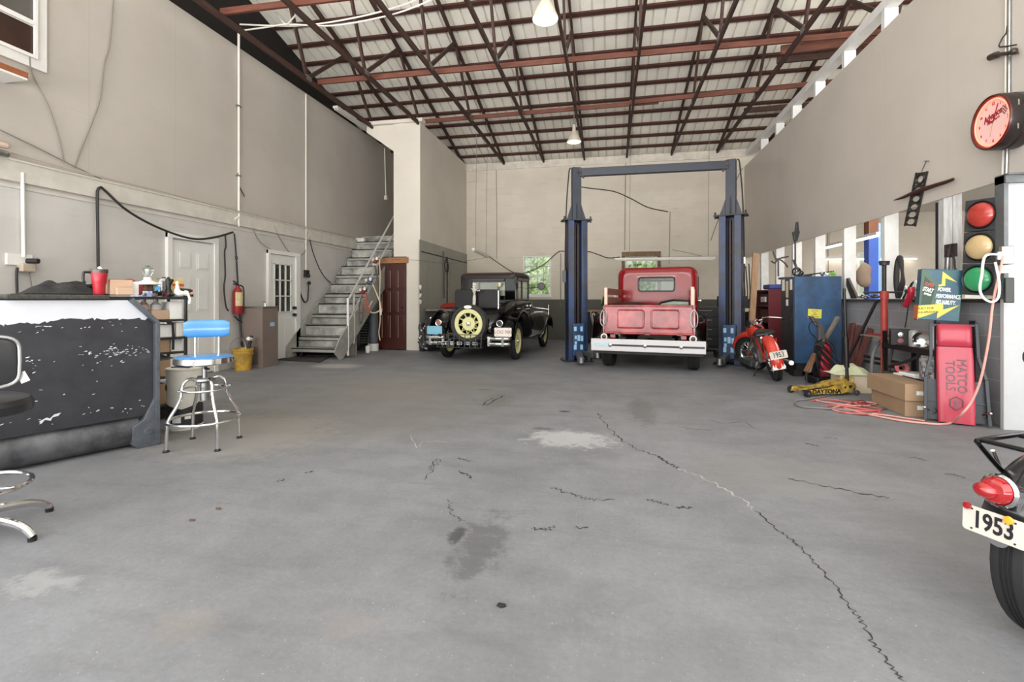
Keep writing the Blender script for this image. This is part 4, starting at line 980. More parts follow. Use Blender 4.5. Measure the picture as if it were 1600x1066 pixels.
# ================================================================ motorcycles
def motorcycle(lab, loc, rz, lean, body, steer, plate_x, white, racked, dark, RW=.325, WBs=1.36):
    root = thing('motorcycle', lab, 'motorcycle', loc)
    root.rotation_euler = (Matrix.Rotation(R(rz), 3, 'Z') @ Matrix.Rotation(R(lean), 3, 'Y')).to_euler()
    WW = .115
    wheel(root, (0, 0, RW), RW, WW, RW-.11, CHROME, 36, CHROME, .035, drum=.06, white=white, thick=.0032)
    # front end, steered
    st = Matrix.Rotation(R(steer), 3, 'Z'); pv = V((0, WBs-.12, .4))
    F = lambda p: pv + st @ (V(p) - pv)
    fw = wheel(root, F((0, WBs, RW)), RW, WW, RW-.11, CHROME, 36, CHROME, .035, axis=st @ V((1,0,0)), drum=.06, white=white, thick=.0032)
    g = B()
    for s_ in (-1, 1): g.cyl(F((.085*s_, WBs+.02, RW)), F((.085*s_, WBs-.34, .92)), .022)
    g.box(-.11,.11,WBs-.36,WBs-.28,.80,.84); obj('front_fork', g, CHROME, root)
    def guard(a0, a1, rr, hw, cen, tf, name, drop=.03):
        rings = []
        for k in range(19):
            a = R(a0 + (a1-a0)*k/18); ca, sa = math.cos(a), math.sin(a)
            rings.append([tf(V((hw*u, cen[0] + (rr + d)*ca, cen[1] + (rr + d)*sa))) for u, d in ((-1,-drop*2.2),(-1,-drop),(-.8,.0),(-.4,.018),(0,.024),(.4,.018),(.8,.0),(1,-drop),(1,-drop*2.2))])
        g = B(); g.loft(rings, closed=False, caps=False); return obj(name, g, body, root, solid=.006)
    I = lambda p: p
    rf = guard(60, 152 if racked else 196, RW+(.028 if racked else .045), .085, (0, RW), I, 'rear_fender')
    guard(20, 175, RW+.045, .085, (WBs, RW), F, 'front_fender')
    for s_ in (-1, 1):
        g = B(); g.cyl((.095*s_,0,RW),(.09*s_,-.33,RW+.12),.007); g.cyl((.095*s_,0,RW),(.09*s_,-.2,RW+.34),.007); obj('fender_stay', g, CHROME if white else body, root)
        g = B(); g.cyl(F((.1*s_,WBs,RW)), F((.1*s_,WBs-.36,RW+.12)), .008); obj('fender_stay', g, CHROME if white else body, root)
    g = B(); g.lathe([(.0,0),(.04,.004),(.05,.03)],0,12,(0,-.36,RW+.06),(0,-1,0)); g = B()
    for k in range(5):
        x = -.075+k*.0375; g.prism([V((x-.02,-.378,RW-.075)),V((x+.02,-.378,RW-.075)),V((x,-.384,RW-.02))],(0,-.006,0))
    g.box(-.085,.085,-.384,-.368,RW-.10,RW-.068); 
    if not racked: obj('fender_tip', g, WHITE, root)
    g = B(); g.loft([[V((hw*math.cos(a), y, zc + hz*math.sin(a))) for a in [2*PI*k/16 for k in range(16)]] for y, hw, hz, zc in ((.52,.03,.03,.70),(.58,.10,.09,.72),(.75,.145,.125,.74),(.95,.13,.12,.77),(1.08,.07,.07,.79),(1.12,.02,.02,.79))]); obj('fuel_tank', g, body, root)
    for y, x in ((.78,.05),(.78,-.05)):
        g = B(); g.lathe([(.03,0),(.03,.02),(0,.026)],0,14,(x,y,.855),(0,0,1)); obj('filler_cap', g, CHROME, root)
    g = B(); g.loft([[V((hw*math.cos(a), y, zc + hz*math.sin(a))) for a in [2*PI*k/16 for k in range(16)]] for y, hw, hz, zc in [(a+(.22 if racked else 0),b,c,d-(.08 if racked else 0)) for a,b,c,d in ((-.04,.03,.02,.735),(.0,.14,.035,.735),(.15,.165,.05,.74),(.32,.12,.045,.745),(.50,.06,.035,.76),(.53,.02,.02,.76))]]); obj('seat', g, mat('seat_leather', (34,32,32), .4, var=.3, vs=12), root)
    for s_ in (-1, 1):
        g = B(); g.lathe([(.03,0),(.034,.02),(.026,.04),(.034,.06),(.026,.08),(.03,.1)],0,12,(.07*s_,.02+(.22 if racked else 0),.62-(.08 if racked else 0)),(0,0,1)); obj('seat_spring', g, CHROME, root)
    g = B()
    for a, b_ in (((0,1.10,.86),(0,.55,.66)),((0,.55,.66),(0,.12,.62)),((0,1.08,.74),(0,1.0,.30)),((0,1.0,.26),(0,.4,.24)),((0,.5,.64),(0,.38,.26)),((.09,.4,.26),(.09,0,RW)),((-.09,.4,.26),(-.09,0,RW)),((.07,.5,.62),(.09,0,RW+.02)),((-.07,.5,.62),(-.09,0,RW+.02))): g.cyl(a, b_, .018, n=10)
    obj('frame', g, DSTEEL if dark else body, root)
    g = B(); g.loft([rring(.42,.12,.24,.48,.05), rring(.95,.12,.24,.46,.05)]); 
    for k in range(8): g.box(-.085,.085,.66,.86,.47+k*.022,.48+k*.022)
    g.cyl((0,.76,.44),(0,.76,.66),.06); g.cyl((.12,.6,.34),(.15,.6,.34),.09); g.cyl((-.15,.6,.34),(-.12,.6,.34),.09); obj('engine', g, mat('engine_alloy', (120,120,118), .4, .6, var=.4, vs=10), root)
    g = B(); g.tube([V((.12,.86,.5)),V((.2,.9,.3)),V((.2,.6,.24)),V((.2,.1,.26)),V((.2,-.25,.27))], lambda u: .02 if u < .5 else .036, n=10, sub=5); obj('exhaust_pipe', g, CHROME, root)
    g = B(); g.tube([F(p) for p in ((-.36,.64,.80),(-.33,.78,.85),(-.2,.93,.90),(0,.96,.88),(.2,.93,.90),(.33,.78,.85),(.36,.64,.80))], .013, n=8, sub=5)
    hb = obj('handlebar', g, CHROME, root)
    for s_ in (-1, 1):
        g = B(); g.cyl(F((.36*s_,.64,.80)), F((.335*s_,.75,.84)), .019); obj('grip', g, BLACK, hb)
    g = B(); g.lathe([(0,-.10),(.05,-.09),(.085,-.02),(.09,.04),(.082,.05),(0,.055)],0,20,F((0,WBs-.16,.82)), st @ V((0,1,0))); obj('headlight', g, [CHROME], root)
    g = B(); g.cyl(F((-.33,.78,.85)), F((-.42,.78,.88)), .006); g.lathe([(0,-.01),(.06,-.008),(.065,.008),(0,.01)],0,16,F((-.46,.78,.89)), st @ V((.2,-1,0))); obj('mirror', g, [BLACK], root)
    g = B(); g.cyl((-.12,.45,.26),(-.27,.35,.05),.012); obj('kickstand', g, DSTEEL, root)
    if racked:
        g = B()
        for s_ in (-1, 1): g.tube([V((.10*s_,-.04,.48)),V((.085*s_,-.20,.60)),V((.075*s_,-.29,.672)),V((.07*s_,-.305,.683)),V((.07*s_,-.29,.69)),V((.07*s_,-.05,.695)),V((.075*s_,.15,.70))], .0085, n=8, sub=4)
        for y in (-.295,-.1,.1): g.cyl((-.07,y,.690),(.07,y,.690),.008)
        obj('luggage_rack', g, GLOSSB, root)
    RL = mat('lens_red', (150,14,22), .15, coat=1.0)
    lx = plate_x * .6; ly, lz = (-.315, .545) if racked else (-.36, .575)
    g = B(); g.cyl((lx,ly,lz-.01),(lx,ly+.09,lz-.02),.045,.03,m=1); g.lathe([(.05,.0),(.054,.014),(.047,.024)],1,24,(lx,ly,lz),(0,-1,.12)); g.lathe([(.045,.018),(.044,.035),(.034,.05),(.0,.055)],0,24,(lx,ly,lz),(0,-1,.12))
    g.sphere((lx-.012,ly-.055,lz+.003),(.033,.026,.025),0,14,10)
    if racked: obj('tail_light', g, [RL, CHROME], root)
    else:
        g = B(); g.prism([V((0,-.352,.50)),V((.035,-.355,.475)),V((0,-.358,.45)),V((-.035,-.355,.475))],(0,-.02,0)); obj('tail_light', g, [BLACK], root)
    W_ = .17 if racked else .235; zc = .435 if racked else .44; py_ = -.352 if racked else -.395
    pl = plate(root, (plate_x,py_,zc), W_, W_*.5, '1953', mat('plate_white', (238,238,238), .4), mat('plate_black', (22,22,28), .5), W_*.46, nrm=(0,-1,.05), bold=.0015, sx=.72)
    g = B(); g.bar((plate_x*.5,py_+.006,zc),(0,-.30,zc-.02),.05,.02); g.lathe([(0,0),(.035,.006),(.04,.03)],0,16,(plate_x*.5,py_+.004,zc-W_*.22),(0,1,.2)); obj('plate_bracket', g, CHROME if racked else BLACK, root)
    if racked:
        g = B(); g.lathe([(0,.009),(.011,.007),(.012,0)],0,16,(plate_x-.07,py_-.004,zc+.039),(0,-1,.05)); obj('red_reflector', g, RL, pl)
        g = B(); g.lathe([(0,.009),(.012,.007),(.013,0)],0,16,(plate_x+.042,py_-.004,zc+.036),(0,-1,.05)); obj('amber_reflector', g, mat('lens_amber', (226,160,50), .2), pl)
    if not racked: root.scale = (.93,.93,.93)
    return root
ORG = mat('bike_orange', (196,56,40), .25, coat=.8, var=.12, vs=4)
motorcycle('orange-red motorcycle with a 1953 plate leaning beside the lift post', (2.37, 7.68, 0), -5, -13, ORG, 40, .03, None, False, False, .325, 1.25)
motorcycle('dark motorcycle with a 1953 plate and red tail lamp at the right edge', (1.535, 2.025, 0), -63, 0, mat('bike_black', (18,17,24), .3, coat=.6, var=.3, vs=8), 0, .0, mat('whitewall', (232,230,220), .5), True, True, .30)

# ================================================================ blue two-post lift
t = thing('car_lift', 'tall blue two-post car lift with overhead beam around the red truck', 'lift', (.8, 9.4, 0))
OIL = mat('oily_brown', (60,44,38), .5, var=.5, vs=6); STK = mat('sticker_pale', (150,190,220), .5)
def lift_post(xc, ang, s_):
    M3 = Matrix.Rotation(R(ang), 3, 'Z'); c = V((xc, 0, 0))
    def put(g): g.rot(M3); g.v = [c + p for p in g.v]; return g
    W2, D2 = .185, .13
    g = B(); g.box(-W2,W2,D2-.012,D2,.02,2.66); g.box(-W2,-W2+.012,-D2,D2,.02,2.66); g.box(W2-.012,W2,-D2,D2,.02,2.66); g.box(-W2,-W2+.115,-D2,-D2+.012,.02,2.66); g.box(W2-.115,W2,-D2,-D2+.012,.02,2.66)
    col = obj('post', put(g), BLUEP, t, bevel=.004)
    g = B(); g.cyl((-.02,.03,.1),(-.02,.03,2.6),.03); g.box(.02,.05,.0,.04,.1,2.6); obj('lifting_screw', put(g), OIL, col)
    g = B(); g.box(-.11,.11,-.20,.08,.12,.72); ca = obj('carriage', put(g), mat('carriage_blue', (40,68,110), .4, var=.4, vs=5), t, bevel=.01)
    for (x, z, w_, h) in ((-.07,.62,.05,.08),(.05,.62,.045,.09),(-.06,.46,.04,.07),(0,.45,.05,.11),(.06,.44,.04,.1),(.05,.28,.05,.09),(-.07,.28,.05,.09),(-.06,.36,.04,.06)):
        g = B(); g.box(x-w_/2,x+w_/2,-.206,-.2,z-h/2,z+h/2); obj('sticker', put(g), STK, ca)
    g = B(); g.box(-.27,.27,-.22,.2,0,.022); 
    for x, y in ((-.24,-.18),(.24,-.18),(-.24,.16),(.24,.16)): g.cyl((x,y,.02),(x,y,.05),.018,n=6)
    obj('base_plate', put(g), DSTEEL, t)
    g = B(); g.box(-.27,.27,-.15,.15,2.66,2.69)
    for x in (-.25,.25): g.cyl((x,-.1,2.62),(x,-.1,2.74),.016,n=6)
    obj('flange', put(g), DSTEEL, t)
    g = B(); g.prism([V((-.185,-.02,2.69)),V((.185,-.02,2.69)),V((.08,-.02,3.02)),V((-.08,-.02,3.02))],(0,.02,0)); g.prism([V((-.01,-.12,2.69)),V((-.01,.12,2.69)),V((-.01,.06,3.02)),V((-.01,-.06,3.02))],(.02,0,0)); obj('gusset', put(g), mat('gusset_blue', (34,41,56), .45, var=.3), t)
    g = B(); g.box(-.085,.085,-.06,.06,2.69,3.68); obj('post_extension', put(g), MATS['gusset_blue'], t, bevel=.006)
    g = B(); g.cyl((.06*s_,-.08,3.59),(.06*s_,.02,3.59),.045); g.cyl((.06*s_,-.10,3.59),(.06*s_,-.08,3.59),.03); g.bar((.06*s_,-.07,3.57),(.13*s_,-.07,3.47),.03,.03); obj('pulley', put(g), OIL, t)
    g = B(); g.tube([V((-.10*s_,0,3.67)),V((-.13*s_,0,3.65)),V((-.15*s_,0,3.5)),V((-.19*s_,0,2.95)),V((-.215*s_,0,2.0)),V((-.215*s_,.0,.4))], .012, sub=4); obj('hydraulic_hose', put(g), CORDB, t)
    return M3
XA, XB = -.63 - .8, 2.135 - .8
lift_post(XA, 18, 1); lift_post(XB, -22, -1)
g = B(); g.bar((XA+.05,0,3.585),(XB-.05,0,3.585),.11,.15); obj('overhead_beam', g, MATS['gusset_blue'], t, bevel=.006)
def arm(p, q, lab=None):
    p, q = V(p), V(q); g = B(); g.bar(p, q, .11, .09); m = p + (q-p)*.55; g.bar(m, q + (q-p).normalized()*.12, .08, .065); a = obj('swing_arm', g, mat('arm_steel', (104,106,108), .5, .5, var=.4, vs=8), t, bevel=.005)
    g = B(); e = q + (q-p).normalized()*.12; g.cyl(e + V((0,0,-.03)), e + V((0,0,.07)), .055); obj('lift_pad', g, STEEL, a)
arm((XA+.05,-.15,.16),(XA+.12,-.62,.10)); arm((XA+.12,-.05,.16),(XA+.36,-.46,.16)); arm((XB-.12,-.2,.17),(XB-.28,-.55,.12)); arm((XB+.05,-.2,.17),(XB+.16,-.85,.12))
for (xx, k) in ((XA+.30, 0), (XA-.19, 1)):
    g = B(); g.tube([V((xx,.02,.25+k*.0)),V((xx+.06,.0,.5)),V((xx-.02,.0,.85)),V((xx-.01,0,.95))] if k == 0 else [V((xx,0,.3)),V((xx-.02,-.05,1.6)),V((xx-.01,-.03,1.75))], .013, sub=4); obj('release_rod' if k == 0 else 'control_hose', g, STEEL if k == 0 else CORDB, t)
g = B(); g.box(XA-.26,XA-.19,-.08,.02,1.50,1.72); obj('control_box', g, BLACK, t)
g = B(); g.box(XB+.185,XB+.21,-.12,-.02,1.8,1.92); obj('maker_tag', g, PAPER, t)
# ---------------------------------------------------------------- black and white counter at the left, rack behind it
def local_x(px, org, rz, yoff):
    """where the sight line of photo column px meets the vertical plane local y = yoff of a frame at org turned rz"""
    ex = V((math.cos(R(rz)), math.sin(R(rz)))); ey = V((-math.sin(R(rz)), math.cos(R(rz))))
    r = ray(px, HY); o = V((org[0], org[1])) + ey * yoff
    # o + ex*s = r*t
    det = ex.x * -r.y + r.x * ex.y
    return (-o.x * -r.y - r.x * o.y) / det if False else ((r.x * o.y - r.y * o.x) / (r.y * ex.x - r.x * ex.y))
DO, DRZ = (-3.59, 3.32, 0), 66
t = thing('counter', 'black and white painted metal counter panel with a chamfered end at the left', 'counter', DO, DRZ)
CBLK = mat('counter_black', (33,33,38), .38, var=.35, vs=4, col2=(48,48,54)); CWHT = mat('counter_white', (206,207,214), .5, var=.06, vs=3); CGRY = mat('counter_edge', (92,96,104), .45, .2, var=.35, vs=12)
rnd = random.Random(3)
g = B()
g.prism([V(p) for p in ((-2.2,0,.235),(-.05,0,.25),(-.02,0,.30),(-.02,0,.99),(-.175,0,1.165),(-2.2,0,1.165))], (0,.05,0), 0)
# white band with a torn lower edge
lo = []
x = -.03
while x > -2.2:
    lo.append(V((x, -.0015, 1.022 + rnd.uniform(-.012,.010) - .012*(x < -.6) + .006*math.sin(x*9)))); x -= rnd.uniform(.008,.03)
top = [V((-2.2,-.0015,1.163)), V((-.177,-.0015,1.163)), V((-.035,-.0015,1.01))]
for i in range(len(lo)-1):
    a, b_ = lo[i], lo[i+1]
    zt = lambda xx: min(1.163, 1.163 - max(0, (xx + .177)) * 1.08)
    if zt(a.x) > a.z: g.add([a, b_, V((b_.x,-.0015,zt(b_.x))), V((a.x,-.0015,max(a.z,zt(a.x))))], [(0,1,2,3)], 1)
# chips where the black has flaked off
for k in range(175):
    if k < 120: x, z = rnd.uniform(-1.3,-.05), rnd.choice([rnd.gauss(.97,.02), rnd.gauss(.74,.04), rnd.gauss(.75,.015), rnd.uniform(.3,1.0), rnd.gauss(.33,.02)])
    elif k < 170: x, z = rnd.gauss(-.22,.10), rnd.gauss(.765,.018)
    else: x, z = rnd.gauss(-.6,.3), rnd.gauss(.965,.03)
    if not (.27 < z < 1.01 and -2 < x < -.04): continue
    w_, h = rnd.uniform(.003,.014)*(2 if k % 9 == 0 else 1), rnd.uniform(.001,.0045); n_ = 6; a0 = rnd.uniform(-.2,.5)
    pts = []
    for q in range(n_):
        a = 2*PI*q/n_; u, v_ = w_*math.cos(a)*rnd.uniform(.5,1.2), h*math.sin(a)*rnd.uniform(.5,1.3)
        pts.append(V((x+u*math.cos(a0)-v_*math.sin(a0), -.0018, z+u*math.sin(a0)+v_*math.cos(a0))))
    g.add(pts, [tuple(range(n_))], 1)
for pts in (((-.70,.325),(-.66,.345),(-.645,.335),(-.62,.36),(-.585,.365),(-.60,.345),(-.63,.34),(-.64,.318),(-.67,.33),(-.69,.305)),((-.95,.30),(-.905,.31),(-.895,.29),(-.93,.275),(-.96,.28))):
    g.add([V((x,-.002,z+.0)) for x, z in pts], [tuple(range(len(pts)))], 1)
obj('front_panel', g, [CBLK, CWHT], t)
g = B()
for a, b_ in (((-.185,1.172),(-.012,.985)),((-.012,.985),(-.012,.02))):
    g.bar((a[0],-.012,a[1]),(b_[0],-.012,b_[1]),.085,.03,up=(0,1,0) if False else (1,0,0))
g.prism([V((0.003,-.03,0)),V((.003,-.03,.45)),V((-.035,-.03,.36)),V((-.10,-.03,.22)),V((-.17,-.02,.17)),V((-.17,-.02,.03)),V((-.13,-.03,0))],(0,.09,0))
g.cyl((-.07,-.034,.12),(-.07,-.028,.12),.03)
obj('end_flange', g, CGRY, t, bevel=.006)
g = B(); g.prism([V((0,.03,0)),V((0,.55,0)),V((0,.55,1.165)),V((-.17,.03,1.165)),V((-.17,.03,1.165))][:4], (-.02,0,0)); g = B()
g.prism([V((-.02,.05,.0)),V((-.02,.55,.0)),V((-.02,.55,.98)),V((-.02,.05,.98))],(-.02,0,0)); obj('end_panel', g, CBLK, t)
g = B(); g.cyl((-2.2,.13,.142),(-.12,.13,.142),.135,n=32); obj('lower_roll', g, mat('roll_grey', (104,104,108), .5, .2, var=.5, vs=4, col2=(58,58,62)), t)
xl_ = local_x(9, DO, DRZ, -.05)
g = B(); g.box(-2.2,-.12,.0,.60,1.165,1.172); obj('top_sheet', g, BLACK, t)
g = B(); g.box(xl_,local_x(172,DO,DRZ,-.05),-.05,.52,1.172,1.205); g.jitter(.003,20)
ct = obj('worktop', g, mat('worktop_dark', (74,72,66), .8, var=.5, vs=40, col2=(46,45,42)), t, bevel=.008)
def on_desk(px, yoff): return local_x(px, DO, DRZ, yoff)
Md = Matrix.Rotation(R(DRZ), 3, 'Z')
def dw(x, y, z): return V(DO) + Md @ V((x, y, z))
ZT = 1.206
# red tumbler
p = dw(on_desk(155, .02), .02, ZT)
t = thing('tumbler', 'red insulated tumbler with black handle and lid on the counter', 'cup', p, DRZ)
TR = mat('tumbler_red', (170,32,46), .35, var=.08)
g = B(); g.lathe([(0,0),(.033,0),(.036,.006),(.038,.07),(.044,.09),(.052,.165),(.05,.17),(.0,.17)]); obj('tumbler_body', g, TR, t)
g = B(); g.lathe([(.053,.163),(.054,.188),(.05,.19),(0,.188)]); obj('lid', g, mat('smoky_lid', (70,66,64), .2), t)
g = B(); g.tube([V((-.05,0,.165)),V((-.085,0,.165)),V((-.092,0,.15)),V((-.092,0,.10)),V((-.08,0,.085))], .009, sub=4); obj('handle', g, BLACK, t)
g = B(); g.cyl((0,0,.188),(.012,0,.198),.018,n=10); obj('straw_cap', g, WHITE, t)
# heap of black cloth
g = B(); c = dw(on_desk(100,.22), .22, ZT)
def heap(c, rx, ry, h, seed, rz):
    g = B(); mnx = V((seed*3.1, seed*1.7, 0)); n_ = 26; rows = []
    M3 = Matrix.Rotation(R(rz), 3, 'Z')
    for i in range(n_+1):
        row = []
        for j in range(n_+1):
            u, v_ = i/n_*2-1, j/n_*2-1; d = math.sqrt(u*u+v_*v_)
            k = max(0, 1-d**1.8); z = h*k*(.55+.75*(mnoise.noise(V((u*2.2,v_*2.2,0))+mnx)+.35)) 
            row.append(V(c) + M3 @ V((u*rx, v_*ry, max(0.0,z)+.004)))
        rows.append(row)
    g.loft(rows, closed=False, caps=False); return g
solo('cloth', heap(c, .25, .2, .10, 2, DRZ), CLOTHB, 'heap of black cloth lying on the left half of the counter', 'cloth', solid=.006)
g = B(); g.tube([dw(on_desk(118,.16),.16,ZT+.01), dw(on_desk(126,.14),.14,ZT+.05), dw(on_desk(138,.16),.16,ZT+.065), dw(on_desk(146,.2),.2,ZT+.07)], .016, sub=5)
solo('strap', g, CLOTHB, 'black strap arching off the cloth heap towards the red tumbler', 'strap')
g = B(); g.box(0,.26,0,.12,0,.028); solo('flat_box', g, mat('label_white', (218,216,208), .7, var=.1, vs=30), 'low white carton lying behind the red tumbler', 'box', loc=dw(on_desk(126,.1),.1,ZT), rot=(0,0,DRZ), bevel=.002)
t = thing('tool_case', 'red plastic tool case lying behind the small cardboard box', 'case', dw(on_desk(190,.30),.30,ZT), DRZ)
RC = mat('case_red', (140,34,44), .4, var=.15)
g = B(); g.box(-.17,.13,-.06,.1,0,.09); obj('case_body', g, RC, t, bevel=.015)
g = B(); g.loft([[V((x,-.03+.07*math.cos(a)*w_,.10+.03*math.sin(a)*w_)) for a in [2*PI*k/12 for k in range(12)]] for x, w_ in ((-.12,.3),(-.08,1),(.0,.9),(.05,1.2),(.1,.3))]); obj('case_lid', g, RC, t)
def carton(lab, loc, rz, sx, sy, sz, m, flaps=False, tape=None, name='cardboard_box', stick=None):
    t = thing(name, lab, 'box', loc, rz)
    g = B(); g.box(-sx/2,sx/2,-sy/2,sy/2,0,sz); obj('box_body', g, m, t, bevel=.002)
    if tape:
        g = B(); g.box(-.025,.025,-sy/2-.0015,sy/2+.0015,sz*.65,sz+.0015); obj('tape', g, tape, t)
    if flaps:
        g = B(); g.obox((0,-sy/2-.03,sz+.005),(sx,.08,.004),(-15,0,0)); obj('flap', g, m, t)
        g = B(); g.obox((0,sy/2+.03,sz+.02),(sx,.08,.004),(25,0,0)); obj('flap', g, m, t)
    if stick:
        for (x0, x1, z0, z1) in stick:
            g = B(); g.box(x0,x1,-sy/2-.0015,-sy/2,z0,z1); obj('paper_label', g, PAPER, t)
    return t
CARD2 = mat('tan_card', (188,158,134), .85, var=.08)
carton('small tan cardboard box on the counter right of the red tumbler', dw(on_desk(190,.0),.06,ZT), DRZ, .14,.12,.115, CARD2)
c_ = carton('low tan carton standing in front of the small tan box', dw(on_desk(196,-.06),-.035,ZT), DRZ, .10,.05,.055, CARD2)
carton('small white carton with a grey square print beside the tan box', dw(on_desk(207,.09),.12,ZT), DRZ, .075,.09,.105, PAPER, name='white_carton')

# ---------------------------------------------------------------- black wire rack
RO, RRZ = (-4.15, 4.15, 0), 66
Mr = Matrix.Rotation(R(RRZ), 3, 'Z')
def rw(x, y, z): return V(RO) + Mr @ V((x, y, z))
def on_rack(px, yoff=.0): return local_x(px, RO, RRZ, yoff)
t = thing('shelf_rack', 'black metal shelf rack crowded with boxes behind the counter end', 'shelf', RO, RRZ)
SHZ = [1.195, .975, .80, .655, .42, .15]
for x in (-1.0, 0):
    for y in (0, .42):
        g = B(); g.cyl((x,y,0),(x,y,1.21),.016); obj('rack_post', g, BLACK, t)
for k, z in enumerate(SHZ):
    g = B()
    if k == 0: g.box(-1.02,.02,-.02,.44,z-.025,z)
    else:
        for y in (0,.42): g.cyl((-1,y,z-.01),(0,y,z-.01),.009)
        for x in (-1,0): g.cyl((x,0,z-.01),(x,.42,z-.01),.009)
        g.box(-.99,-.01,.01,.41,z-.006,z-.001)
    obj('rack_shelf', g, BLACK, t)
g = B(); g.tube([V((-.28,-.01,.97)),V((-.14,-.025,.95)),V((-.12,-.03,.86)),V((-.12,-.03,.68))], .012, sub=4); obj('strap', g, CLOTHB, t)
# things on its top shelf
ZR = 1.197
def rk(px, y, z=ZR): return rw(on_rack(px, y), y, z)
t = thing('lamp', 'bare clear bulb standing in a white round lamp base on the rack', 'lamp', rk(231, .1, ZR), RRZ)
g = B(); g.lathe([(.03,0),(.03,.10),(.05,.10)], 0); 
for a in range(6): g.box(.03*math.cos(a)-.012,.03*math.cos(a)+.012,.03*math.sin(a)-.012,.03*math.sin(a)+.012,0,.12)
obj('stand', g, mat('brown_stand', (120,84,66), .6, var=.4, vs=20), t)
g = B(); g.lathe([(0,.115),(.105,.115),(.108,.122),(.06,.145),(.035,.16),(.032,.185),(0,.185)]); obj('lamp_base', g, WHITE, t)
g = B(); g.lathe([(.018,.185),(.03,.205),(.045,.235),(.047,.26),(.036,.285),(.018,.297),(0,.30)],0,20); g.lathe([(.016,.2),(.014,.262),(0,.264)],1,12); obj('bulb', g, [GLASS, WHITE], t)
def can(lab, loc, r, h, m, cap=None, name='spray_can', cat='can'):
    t = thing(name, lab, cat, loc, RRZ)
    g = B(); g.lathe([(0,0),(r,0),(r,h*.86),(r*.8,h*.92),(r*.45,h*.95),(0,h*.95)],0,18); obj('can_body', g, m, t)
    if cap: g = B(); g.lathe([(r*.5,h*.93),(r*.5,h),(0,h)],0,14); obj('cap', g, cap, t)
    return t
can('silver spray can standing behind the blue tag on the rack', rk(252,.2), .03, .17, mat('can_silver', (190,190,194), .3, .7, var=.3, vs=30), WHITE)
can('tall grey spray can, taller of two on the rack', rk(256,.28), .033, .20, mat('can_grey', (176,178,182), .35, .5, var=.35, vs=26), BLACK)
g = B(); g.lathe([(0,0),(.04,.0),(.035,.05),(.02,.08),(.028,.15),(.012,.19),(0,.2)],0,14); g.bar((0,0,.1),(.05,0,.17),.02,.02); solo('cordless_tool', g, BLACK, 'black hand tool standing upright beside the spray cans', 'tool', loc=rk(263,.12))
t = carton('yellow picture-printed carton with a red stripe standing on the rack', rk(276,.3), RRZ, .115,.05,.185, mat('yellow_print', (206,180,90), .6, var=.35, vs=14, col2=(196,170,120)), name='printed_carton')
g = B(); g.box(-.05,.058,-.027,-.025,.11,.135); obj('red_stripe', g, mat('stripe_red', (190,60,60), .6), t)
t = thing('bottle', 'white bottle with a green-tinted cap leaning among the clutter on the rack', 'bottle', rk(277,.06), RRZ)
g = B(); g.lathe([(0,0),(.028,0),(.03,.03),(.026,.07),(.018,.085),(.016,.12),(0,.122)],0,16); obj('bottle_body', g, mat('milk_white', (224,222,220), .4), t)
g = B(); g.sphere((0,0,.135),(.019,.019,.02),0,12,8); obj('bottle_cap', g, mat('pale_green', (206,220,196), .5), t)
g = B(); g.sphere((0,0,.03),(.045,.04,.03)); g.sphere((.05,-.01,.035),.028); g.tube([V((.06,-.03,.03)),V((.075,-.04,-.03)),V((.07,-.035,-.07))],.012); solo('white_rag', g, PAPER, 'crumpled white rag hanging over the rack edge', 'cloth', loc=rk(281,-.005), rot=(0,0,RRZ))
t = thing('black_box', 'small black box with a loose lid at the right end of the rack top', 'box', rk(292,.08), RRZ)
g = B(); g.box(-.05,.045,-.04,.04,0,.022); obj('box_body', g, BLACK, t, bevel=.003)
g = B(); g.obox((0,.02,.055),(.095,.07,.05),(10,4,0)); obj('box_lid', g, mat('charcoal', (52,50,48), .6, var=.3, vs=20), t, bevel=.003)
t = carton('blue and white narrow carton lying near the counter end', rk(221,.01,ZR), RRZ, .16,.05,.05, mat('blue_print', (84,124,196), .5, var=.6, vs=16, col2=(226,230,236)), name='blue_carton')
g = B(); g.obox((0,0,.075),(.035,.004,.055),(10,25,-20)); solo('tag', g, mat('tag_blue', (90,176,226), .5), 'bright blue tag standing tilted among the clutter', 'tag', loc=rk(246,.05), rot=(0,0,RRZ))
t = carton('small black and yellow printed carton behind the bulb', rk(242,.3), RRZ, .07,.05,.185, mat('dog_print', (206,200,170), .6, var=.8, vs=22, col2=(30,28,26)), name='printed_carton')
rnd = random.Random(11)
CL = [('silver', STEEL), ('black', BLACK), ('dark red', mat('dark_red', (112,30,36), .5)), ('brown', mat('brown_bits', (120,82,66), .6)), ('white', PAPER), ('copper', mat('copper_bits', (190,120,96), .4, .6))]
for i, (px, yy, ci, sc) in enumerate(((226,-.0,0,.03),(236,.02,1,.045),(241,-.005,3,.03),(251,.0,1,.04),(254,.0,2,.035),(262,.04,0,.03),(268,.0,1,.03),(284,.02,3,.025),(290,.0,4,.025),(297,.02,5,.03))):
    g = B(); nm, m = CL[ci]
    for q in range(3): g.obox((rnd.uniform(-1,1)*sc*.5, rnd.uniform(-1,1)*sc*.4, sc*.5+rnd.uniform(0,.4)*sc), (sc*rnd.uniform(.8,1.6), sc*rnd.uniform(.4,.9), sc*rnd.uniform(.5,1)), (rnd.uniform(-12,12), rnd.uniform(-30,30), rnd.uniform(0,90)))
    z0 = min(p.z for p in g.v); g.v = [p - V((0,0,z0)) for p in g.v]
    where = ['just left of the bulb', 'below the bulb', 'below the bulb, nearer the edge', 'under the blue tag', 'right of the blue tag', 'before the black tool', 'left of the white bottle', 'right of the white rag', 'before the small black box', 'at the rack corner'][i]
    solo('tool_part', g, m, 'small %s part in the clutter %s' % (nm, where), 'part', loc=rk(px, yy), bevel=.003)
